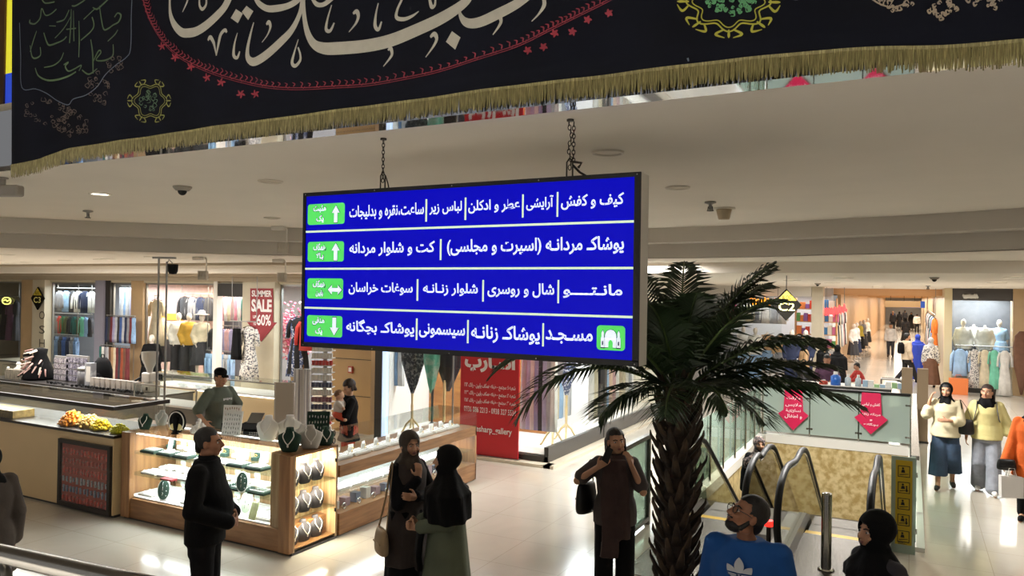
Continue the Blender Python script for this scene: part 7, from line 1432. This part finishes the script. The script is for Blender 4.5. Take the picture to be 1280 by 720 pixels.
# red banner with writing
yr = 11.6
X0, X1 = PY(575, 520, yr).x, PY(648, 520, yr).x; t = empty('shop_banner', ((X0+X1)/2, yr, .06), 0, 'tall red scarf shop banner with white writing standing before the glass', 'banner')
b = MB(); b.box(X0-t.location.x, X1-t.location.x, 0, .03, 0, 2.3); b.build('red_board', mat('banner_red', 'c4222c', .45), t)
b = MB(); b.box(X0-t.location.x-.02, X1-t.location.x+.02, -.05, .08, -.055, 0); b.build('base', M_alu, t)
ptext(t, 'اسـارپ', (581, 442, 644, 468), yr, MATS['white_print'], -.002, .05, True)
for s, y0 in (('شعبه ۱: مجتمع - طبقه همکف پایین - پلاک ۴۱۲', 480), ('شعبه ۲: مجتمع - طبقه همکف پایین - پلاک ۳۲۲', 489.5), ('شعبه ۳: مجتمع - طبقه همکف پایین - پلاک ۲۵۲', 499)): ptext(t, s, (580.5, y0, 644.5, y0+8), yr, MATS['white_print'], -.002, .02, True)
ptext(t, '0936 086 2213 - 0938 327 5534', (580, 510, 645, 517), yr, MATS['white_print'], -.002, .01); ptext(t, 'esharp_gallery', (595, 534, 640, 544), yr, MATS['white_print'], -.002, .02)
bx = pbox(586.5, 533, 593, 541, yr); ox, oz = t.location.x, t.location.z; b = MB(); O_ = rrect(bx[0]-ox, bx[1]-ox, bx[2]-oz, bx[3]-oz, .02, 0); cx_, cz_ = (bx[0]+bx[1])/2-ox, (bx[2]+bx[3])/2-oz
I_ = [Vector((cx_+(p.x-cx_)*.8, 0, cz_+(p.z-cz_)*.8)) for p in O_]; n = len(O_); b.add([Vector((p.x, -.002, p.z)) for p in O_]+[Vector((p.x, -.002, p.z)) for p in I_], [(i, (i+1) % n, n+(i+1) % n, n+i) for i in range(n)]); rg = [Vector((cx_+.022*math.cos(a), -.002, cz_+.022*math.sin(a))) for a in np.linspace(0, 6.283, 20)]; b.tube(rg, .003, 4); b.build('camera_icon', MATS['white_print'], t)
# ================================================================ FAR HALL AND CORRIDOR
q = PD(983, 381, 13.); t = empty('diamond_sign', (q.x, q.y, q.z), R(27), 'black and yellow diamond C2 sign hanging on a rod right of the palm', 'sign'); diamond(t, .27, 'C2', 'BLOC'); b = MB(); b.tube([(0, .01, .26), (0, .01, Z3-q.z-.001)], .007, 6); b.build('rod', M_chain, t)
# far left shop
row_ = row
rail(-7.6, -4.0, 28.9, 2.75, 'upper clothes rail in the far shop left of the corridor', ceil=3.279); row('shirt', ['silver', 'white', 'charcoal', 'hot pink', 'white', 'cream', 'grey', 'white', 'silver', 'white'], -6.9, -4.0, 28.9, 2.75, 'upper rail, far shop left of corridor', 'shirts in the far shop', jit=.2, sc=(.7, 1, 1))
for px, st, top, low, lab in ((913, 'headless', 'grey', 'charcoal', 'mannequin in grey blouse in the far shop behind the palm'), (929, 'shirt_trousers', 'white', 'sky blue', 'mannequin in white blouse and pale jeans in the far shop'), (944, 'shirt_trousers', 'white', 'light blue', 'second white bloused mannequin with blue trousers in the far shop'), (959, 'headless', 'tan', 'light blue', 'mannequin in taupe coat in the far shop'), (975, 'headless', 'tan', 'grey', 'mannequin in taupe coat nearest the white post in the far shop')):
    Yq = 27.5+.75*(px in (929, 959)); x = PY(px, 430, Yq).x; mq(st, (x, Yq, .0), cam_rz(x, 27.6), lab, top, low, 1.1)
x = PY(1000, 430, 27.0).x
for i, px in enumerate((994, 1003)): x = PY(px-4+i*8, 430, 25.6+i*.4).x; mq('shirt_trousers', (x, 25.6+i*.4, .0), cam_rz(x, 25.6), ['mannequin in dark blue suit left of its twin by the far post', 'mannequin in dark blue suit right of its twin by the far post'][i], 'navy', 'navy', 1.12)
def script_neon(name, pxs, Y, amp, m_, lab, seed):
    p0, p1 = PY(*pxs[0], Y), PY(*pxs[1], Y); t = empty(name, (p0.x, Y, p0.z), 0, lab, 'sign'); rr = random.Random(seed); W_ = p1.x-p0.x; P = []; n = 9
    for i in range(n*4+1):
        u = i/(n*4); P.append((W_*u, 0, (p1.z-p0.z)*u+amp*math.sin(u*n*6.283)*(.6+.6*rr.random())))
    b = MB(); b.tube(crom(P, 3).tolist(), .035, 6); b.build('tube', m_, t, True); b = MB(); b.tube([(0, .04, 0), (W_, .04, (p1.z-p0.z))], .02, 6); b.tube([(W_*.1, .04, 0), (W_*.1, .04, max(.02, 3.279-p0.z))], .01, 6); b.tube([(W_*.9, .04, 0), (W_*.9, .04, max(.02, 3.279-p0.z))], .01, 6); b.build('bracket', M_alu, t); return t
script_neon('neon_sign', ((938, 377), (976, 378)), 26.9, .12, mat('orange_neon', 'ffa020', .4, emit=1.4), 'orange neon script over the far shop left of the C2 diamond', 1)
script_neon('neon_sign', ((1030, 391), (1058, 386)), 28.0, .14, mat('red_neon', 'ff4a4a', .4, emit=1.5), 'red neon script over the toy shelves beside the corridor', 2)
# toy shelves beside the corridor mouth
t = empty('toy_shelves', (-2.9, 28.6, 0), 0, 'tall shelving packed with colourful toy boxes beside the corridor mouth', 'shelf'); b = MB()
for z in (.2, .7, 1.15, 1.6, 2.05, 2.5): b.box(-.75, .6, 0, .4, z, z+.03)
for x in (-.78, -.1, .57): b.box(x, x+.03, 0, .4, 0, 2.9)
b.build('shelf_frame', mat('warm_shelf_wood', 'c8945a', .5), t); rr = random.Random(12); TC = ['c8402c', 'd8a030', '3c7ab0', 'e0d8c8', 'c86a90', '5a9a50', 'e08040', '8a5a9a']; n = 0
for z in (.23, .73, 1.18, 1.63, 2.08, 2.53):
    x = -.72
    while x < .5:
        w_ = rr.uniform(.09, .2); h_ = rr.uniform(.16, .36)
        if not (-.14 < x+w_ and x < -.05): b = MB(); b.box(0, w_, 0, .2, 0, h_); o = b.build('toy_box', mat('toy_'+TC[n % 8], TC[n % 8], .45)); o.location = (-2.9+x, 28.62, z); tag(o, ['red', 'amber', 'blue', 'white', 'pink', 'green', 'orange', 'purple'][n % 8]+' toy box on the shelving beside the corridor mouth', 'toy box', 'toy boxes on the shelving'); n += 1
        x += w_+.015
rail(30, 36, -2.58, 2.5, 'clothes rail along the left side of the corridor', 'y', ceil=3.279); row('dress', ['white', 'charcoal', 'silver', 'black', 'cream', 'grey', 'white', 'rose', 'black', 'white'], 30, 36, -2.58, 2.5, 'rail along the corridor left side', 'dresses along the corridor left', rot=R(70), ax='y', sc=(.7, 1, 1.2))
rail(29, 44, .7, 2.4, 'clothes rail along the right side of the corridor', 'y', ceil=3.279); row('dress', ['orange', 'light blue', 'navy', 'white', 'teal', 'black', 'rose', 'white', 'charcoal', 'cream', 'sky blue', 'mustard', 'white', 'maroon'], 29.5, 44, .7, 2.4, 'rail along the corridor right side', 'dresses along the corridor right', rot=R(-70), ax='y', sc=(.7, 1, 1.2))
for i, (y, c, l) in enumerate(((38, 'white', 'charcoal'), (40, 'white', 'navy'), (43, 'yellow', 'black'), (46, 'grey', 'charcoal'), (50, 'white', 'black'))): mq('blouse_skirt', (-2.35, y, 0), R(-120), ['nearest', 'second', 'third', 'fourth', 'farthest'][i]+' mannequin in the row along the corridor left side', c, l, 1.05)
b = MB(); b.box(-.55, .55, 0, .06, 0, .34); o = b.build('hanging_sign', mat('blue_hanging_sign', '3f68c8', .5, emit=.5)); q = PY(1141, 381, 44); o.location = (q.x-.0, 44, q.z-.15); tag(o, 'small blue sign hanging deep in the corridor', 'sign'); b = MB(); b.tube([(-.4, .03, .34), (-.4, .03, 3.279-q.z+.15)], .012, 6); b.tube([(.4, .03, .34), (.4, .03, 3.279-q.z+.15)], .012, 6); b.build('rods', M_chain, o)
b = MB(); b.box(-.75, .75, 0, .05, 0, .3); o = b.build('hanging_sign', mat('bronze_sign', '8a6a40', .5)); q = PY(1128, 381, 40); o.location = (q.x, 40, q.z-.12); tag(o, 'bronze coloured sign hanging in the corridor left of the blue one', 'sign'); b = MB(); b.tube([(-.5, .03, .3), (-.5, .03, 3.279-q.z+.12)], .012, 6); b.tube([(.5, .03, .3), (.5, .03, 3.279-q.z+.12)], .012, 6); b.build('rods', M_chain, o)
# ---------------------------------------------------------------- distant people
def walker(loc, face, h, lab, top='black', low='black', style='trousers', scarf=None, hair=HB, vox=.016, pose=None, child=False):
    p = person(loc, face, h, lab); B = Body(style != 'man', 0, (0, 0, 0), 1.04, **(pose or {})); B.body(p, SK, vox, False)
    if scarf: B.hijab(p, gmat(scarf) if scarf != 'black' else C_blk, vox, .05, .05, 1.2)
    else: B.hair(p, hair, vox*.8, .0, .006, front=.055)
    B.top(p, gmat(top), vox, .026, .8, 1.9, 'top', loose=.02)
    if style == 'skirt': B.skirt(p, gmat(low), vox, .1, .12, 1.0, .04)
    else: B.trousers(p, gmat(low), vox, .022)
    B.shoes(p, C_blk); return p
def chador(loc, face, h, lab, m_=None):
    p = person(loc, face, h, lab); B = Body(True, 0, (0, 0, 0), 1.05); B.body(p, SK, .018, False); B.skirt(p, m_ or C_blk, .018, .05, .14, 1.42, .05, 'chador_robe'); B.hijab(p, m_ or C_blk, .016, .16, .05, 1.0, name='chador_veil'); return p
fwd, back = Vector((0, -1, 0)), Vector((0, 1, 0)); cr = CAMR
chador((-1.84, 23.2, 0), back, 1.6, 'person in full black chador standing behind the stall'); chador((-2.35, 24.6, 0), cr, 1.6, 'person in black chador left of the first one, with pale bag')
walker((-2.9, 24.8, 0), cr, 1.58, 'person in grey brown coat standing left of the chadors', 'tan', 'charcoal', 'skirt', 'black')
w2_ = dict(knR=(.1, .16, .5), anR=(.1, .3, .12), toeR=(.12, .47, .06), knL=(-.1, .0, .48), anL=(-.1, -.28, .14), toeL=(-.12, -.15, .04))
q = PZ(1133, 479, 0); p = walker((q.x, q.y, 0), cr, 1.74, 'person in beige jacket with black rucksack striding right before the corridor', 'beige', 'black', 'man', None, HB, .014, w2_); b = MB(); b.loft([ering((0, -.2, z), rx, ry, 20) for z, rx, ry in ((1.0, .12, .07), (1.05, .15, .1), (1.3, .14, .09), (1.38, .1, .05))]); b.build('rucksack', C_blk, p, True)
chador((.2, 31.0, 0), back, 1.66, 'person in bright blue chador at the corridor mouth', mat('bright_blue_cloth', '2a44b0', .8))
q = PZ(1163, 484, 0); walker((q.x, q.y, 0), back, 1.66, 'person in floral blouse and brown skirt seen from behind by the right column', 'floral', 'brown', 'skirt', 'silver')
for i, (px, py, top, low, sc_, st, lab) in enumerate(((1113, 446, 'white', 'charcoal', None, 'man', 'person in white shirt and dark shorts walking in the corridor'), (1132, 428, 'black', 'black', 'black', 'skirt', 'person in black with mustard bag in the corridor centre'), (1116, 413, 'charcoal', 'black', None, 'man', 'person in charcoal at the left in the deep corridor'), (1124, 410, 'black', 'black', 'black', 'skirt', 'person in black headscarf deep in the corridor'), (1139, 412, 'black', 'charcoal', 'black', 'skirt', 'person in black beside the pale stall deep in the corridor'), (1146, 416, 'white', 'black', None, 'man', 'person in white top at the right in the deep corridor'), (1116, 408, 'navy', 'charcoal', None, 'man', 'person in navy farthest left in the deep corridor'), (1131, 406, 'charcoal', 'black', None, 'man', 'person in dark clothes farthest away in the corridor'))):
    q = PZ(px, py, 0); walker((q.x, q.y, 0), fwd if i % 2 == 0 else back, 1.68, lab, top, low, st, sc_, vox=.022)
# stall before the corridor with seated person and child
t = empty('stall_table', (-1.35, 17.7, 0), 0, 'long pale stall table behind the far frosted balustrade', 'table'); b = MB(); b.box(-1.1, 1.0, -.3, .35, 1.0, 1.06); b.build('table_top', M_white, t); b = MB(); b.box(-1.05, .95, -.25, .3, .0, 1.0); b.build('table_body', mat('stall_body', '8a8278', .5), t); b = MB(); b.box(-1.1, 1.0, -.33, -.3, .96, 1.05); b.build('table_edge', M_dark, t)
def bottle(x, lab, m_, h=.24, r_=.06): o = empty('bottle', (x, 17.55, 1.06), 0, lab, 'bottle'); b = MB(); b.lathe([(r_, 0), (r_, h*.65), (r_*.45, h*.8)], n=14); b.build('vessel', m_, o, True); b = MB(); b.lathe([(r_*.45, h*.8), (r_*.45, h)], n=12); b.build('cap', M_wp, o)
bottle(-1.42, 'blue bottle on the stall table before the seated person', mat('blue_bottle', '2a66c0', .3), .28, .1); bottle(-1.18, 'clear white bottle right of the blue one on the stall', mat('clear_bottle', 'b8c4cc', .2)); bottle(-.98, 'clear bottle at the middle of the stall table', MATS['clear_bottle']); bottle(-1.66, 'red topped low jar left of the blue bottle on the stall', mat('red_jar', 'b8402c', .4), .1, .09)
rr = random.Random(2)
for i in range(7): x = -.85+i*.11; b = MB(); b.box(-.05, .05, -.06, .06, 0, rr.uniform(.06, .14)); o = b.build('packet', mat(['pale_blue_packet', 'white_packet', 'green_packet'][i % 3], ['9ab4c8', 'd8d8d4', '9ac08a'][i % 3], .4)); o.location = (x, 17.6, 1.06); tag(o, ['pale blue', 'white', 'green'][i % 3]+' packet in the heap at the right end of the stall table', 'packet', 'packets on the stall')
q = PY(1034, 455, 18.6); t = empty('stool', (q.x, 18.62, 0), 0, 'grey stool under the person seated behind the stall', 'stool'); b = MB(); b.lathe([(.18, .68), (.19, .7), (.19, .73), (.17, .74)], n=20); b.build('seat', M_dark, t)
for k in range(3): a = k*2.1; b = MB(); b.tube([(.1*math.cos(a), .1*math.sin(a), .68), (.2*math.cos(a), .2*math.sin(a), 0)], .014, 8); b.build('leg', M_alu, t)
p = person((q.x, 18.6, .03), Vector((0, -1, 0)), 1.6, 'person in mauve top seated behind the stall table'); B = Body(False, .05, (0, -14, 0), 1.0, hipR=(.09, .0, .9), knR=(.12, .4, .86), anR=(.12, .38, .42), toeR=(.13, .54, .38), hipL=(-.09, .0, .9), knL=(-.12, .4, .86), anL=(-.12, .38, .42), toeL=(-.13, .54, .38), elR=(.26, .12, 1.12), wrR=(.15, .34, 1.1), elL=(-.26, .12, 1.12), wrL=(-.15, .34, 1.1)); B.body(p, SK2, .014, False); B.hair(p, HB, .012, 0, .006, front=.055); B.top(p, gm('plum'), .016, .026, .84, 1.4, 'top'); B.trousers(p, gm('charcoal'), .016); B.shoes(p, C_blk)
q = PY(1080, 455, 19.0); p = person((q.x, 19.0, .3), (-CAMR*.9), 1.15, 'child in red leaning over the stall from a step stool'); B = Body(True, .22, (0, -20, 0), 1.05, elR=(.16, .34, 1.18), wrR=(.1, .5, 1.05), elL=(-.16, .34, 1.18), wrL=(-.1, .5, 1.05)); B.body(p, SK, .014, False); B.hair(p, HB, .012, 0, .006, front=.055); B.top(p, gm('red'), .016, .026, .8, 1.5, 'top'); B.trousers(p, gm('red'), .016); B.shoes(p, C_blk)
t = empty('step_stool', (q.x, 19.0, 0), 0, 'low box step under the child in red', 'stool'); b = MB(); b.box(-.25, .25, -.25, .25, 0, .3); bevel(b.build('step', M_dark, t), .01)
t = empty('grey_cart', (q.x+.55, 19.2, 0), 0, 'grey wire cart right of the child in red', 'cart'); b = MB()
for x in (-.2, .2):
    for y in (-.2, .2): b.tube([(x, y, .0), (x, y, 1.1)], .014, 6)
for z in (.2, .65, 1.1): b.tube([(-.2, -.2, z), (.2, -.2, z), (.2, .2, z), (-.2, .2, z), (-.2, -.2, z)], .012, 6)
b.build('frame', M_alu, t); b = MB(); b.box(-.19, .19, -.19, .19, .2, .21); b.box(-.19, .19, -.19, .19, 1.09, 1.1); b.build('shelf', mat('grey_panel', '8b8782', .5), t)
# patterned stall cloth behind the right part of the frosted balustrade
b = MB(); b.box(-.52, .06, 17.2, 17.24, .1, .72); o = b.build('patterned_cloth', mat('dark_floral_cloth', '2a2a26', .8, col2='7a5a44', scale=7, thresh=(.5, .62))); tag(o, 'dark floral cloth hung behind the right arrow placard', 'cloth'); b = MB(); b.tube([(-.52, 17.22, .73), (.06, 17.22, .73)], .012, 6); b.box(-.5, -.47, 17.21, 17.24, 0, .1); b.box(.0, .03, 17.21, 17.24, 0, .1); b.build('rail', M_alu, o)
for x, h_, lab in ((-.07, 1.5, 'plain brown display pedestal left of its twin behind the balustrade corner'), (.21, 1.5, 'plain brown display pedestal right of its twin behind the balustrade corner')): t = empty('display_pedestal', (x, 17.6, 0), 0, lab, 'pedestal'); b = MB(); b.box(-.1, .1, -.1, .1, .0, h_); bevel(b.build('column', mat('brown_card', '9a8468', .6), t), .006); b = MB(); b.box(-.115, .115, -.115, .115, 0, .04); b.build('plinth', M_dark, t)
# ---------------------------------------------------------------- right boutique
for px, st, top, low, lab in ((1204, 'shirt_trousers', 'white', 'grey', 'mannequin in white blouse with head at the left of the right boutique'), (1217, 'headless', 'white', 'charcoal', 'headless mannequin in white blouse left of the middle in the right boutique'), (1231, 'headless', 'white', 'silver', 'headless mannequin in white blouse at the middle of the right boutique'), (1249, 'dress', 'sky blue', 'sky blue', 'mannequin in long pale blue dress in the right boutique')):
    Yq = 28.45+.5*(px in (1217, 1249)); x = PY(px, 430, Yq).x; mq(st, (x, Yq, .45), cam_rz(x, 28.6), lab, top, low, 1.1)
b = MB(); b.box(1.2, 2.7, 28.35, 29.2, .14, .45); struct(b, 'trim_boutique_platform', M_white)
def standing(px, Y, kind, col, z, lab, s=1.): pr, parts = KIND[kind]; pr((PY(px, 450, Y).x, Y, z), .1, lab, kind, None, {k: gmat(col) for k in parts}, (.75*s, .85*s, s))
rail(1.2, 3.0, 27.5, 1.5, 'free-standing clothes rail before the right boutique', legs=True)
standing(1200, 27.5, 'shirt', 'sky blue', 1.41, 'pale blue shirt hanging at the left before the right boutique', 1.2); standing(1218, 27.5, 'dress', 'floral', 1.41, 'pale print dress on the rail before the right boutique', 1.0); standing(1231, 27.5, 'dress', 'cream', 1.41, 'cream dress on the rail before the right boutique', 1.0); standing(1243, 27.5, 'dress', 'mint', 1.41, 'mint green dress on the rail before the right boutique', 1.0); standing(1256, 27.5, 'dress', 'white', 1.41, 'long white dress at the right end of the boutique rail', 1.15)
q = PY(1198, 478, 27.2); carrier((q.x, 27.2, 0), 0, 'orange shopping bag on the floor before the right boutique', mat('orange_bag', 'e07a3c', .5), .5, .5, .2)
x = PY(1277, 450, 27.3).x; scarf_on(x, 27.3, .1, 2.0, .22, gm('brown'), 'long dark brown garment hanging at the right edge beside the stone pillar', 'hanging_garment')
script_neon('boutique_sign', ((1204, 370.5), (1222, 370.5)), 27.95, .05, M_wp, 'small white script sign on the dark boutique header', 3)
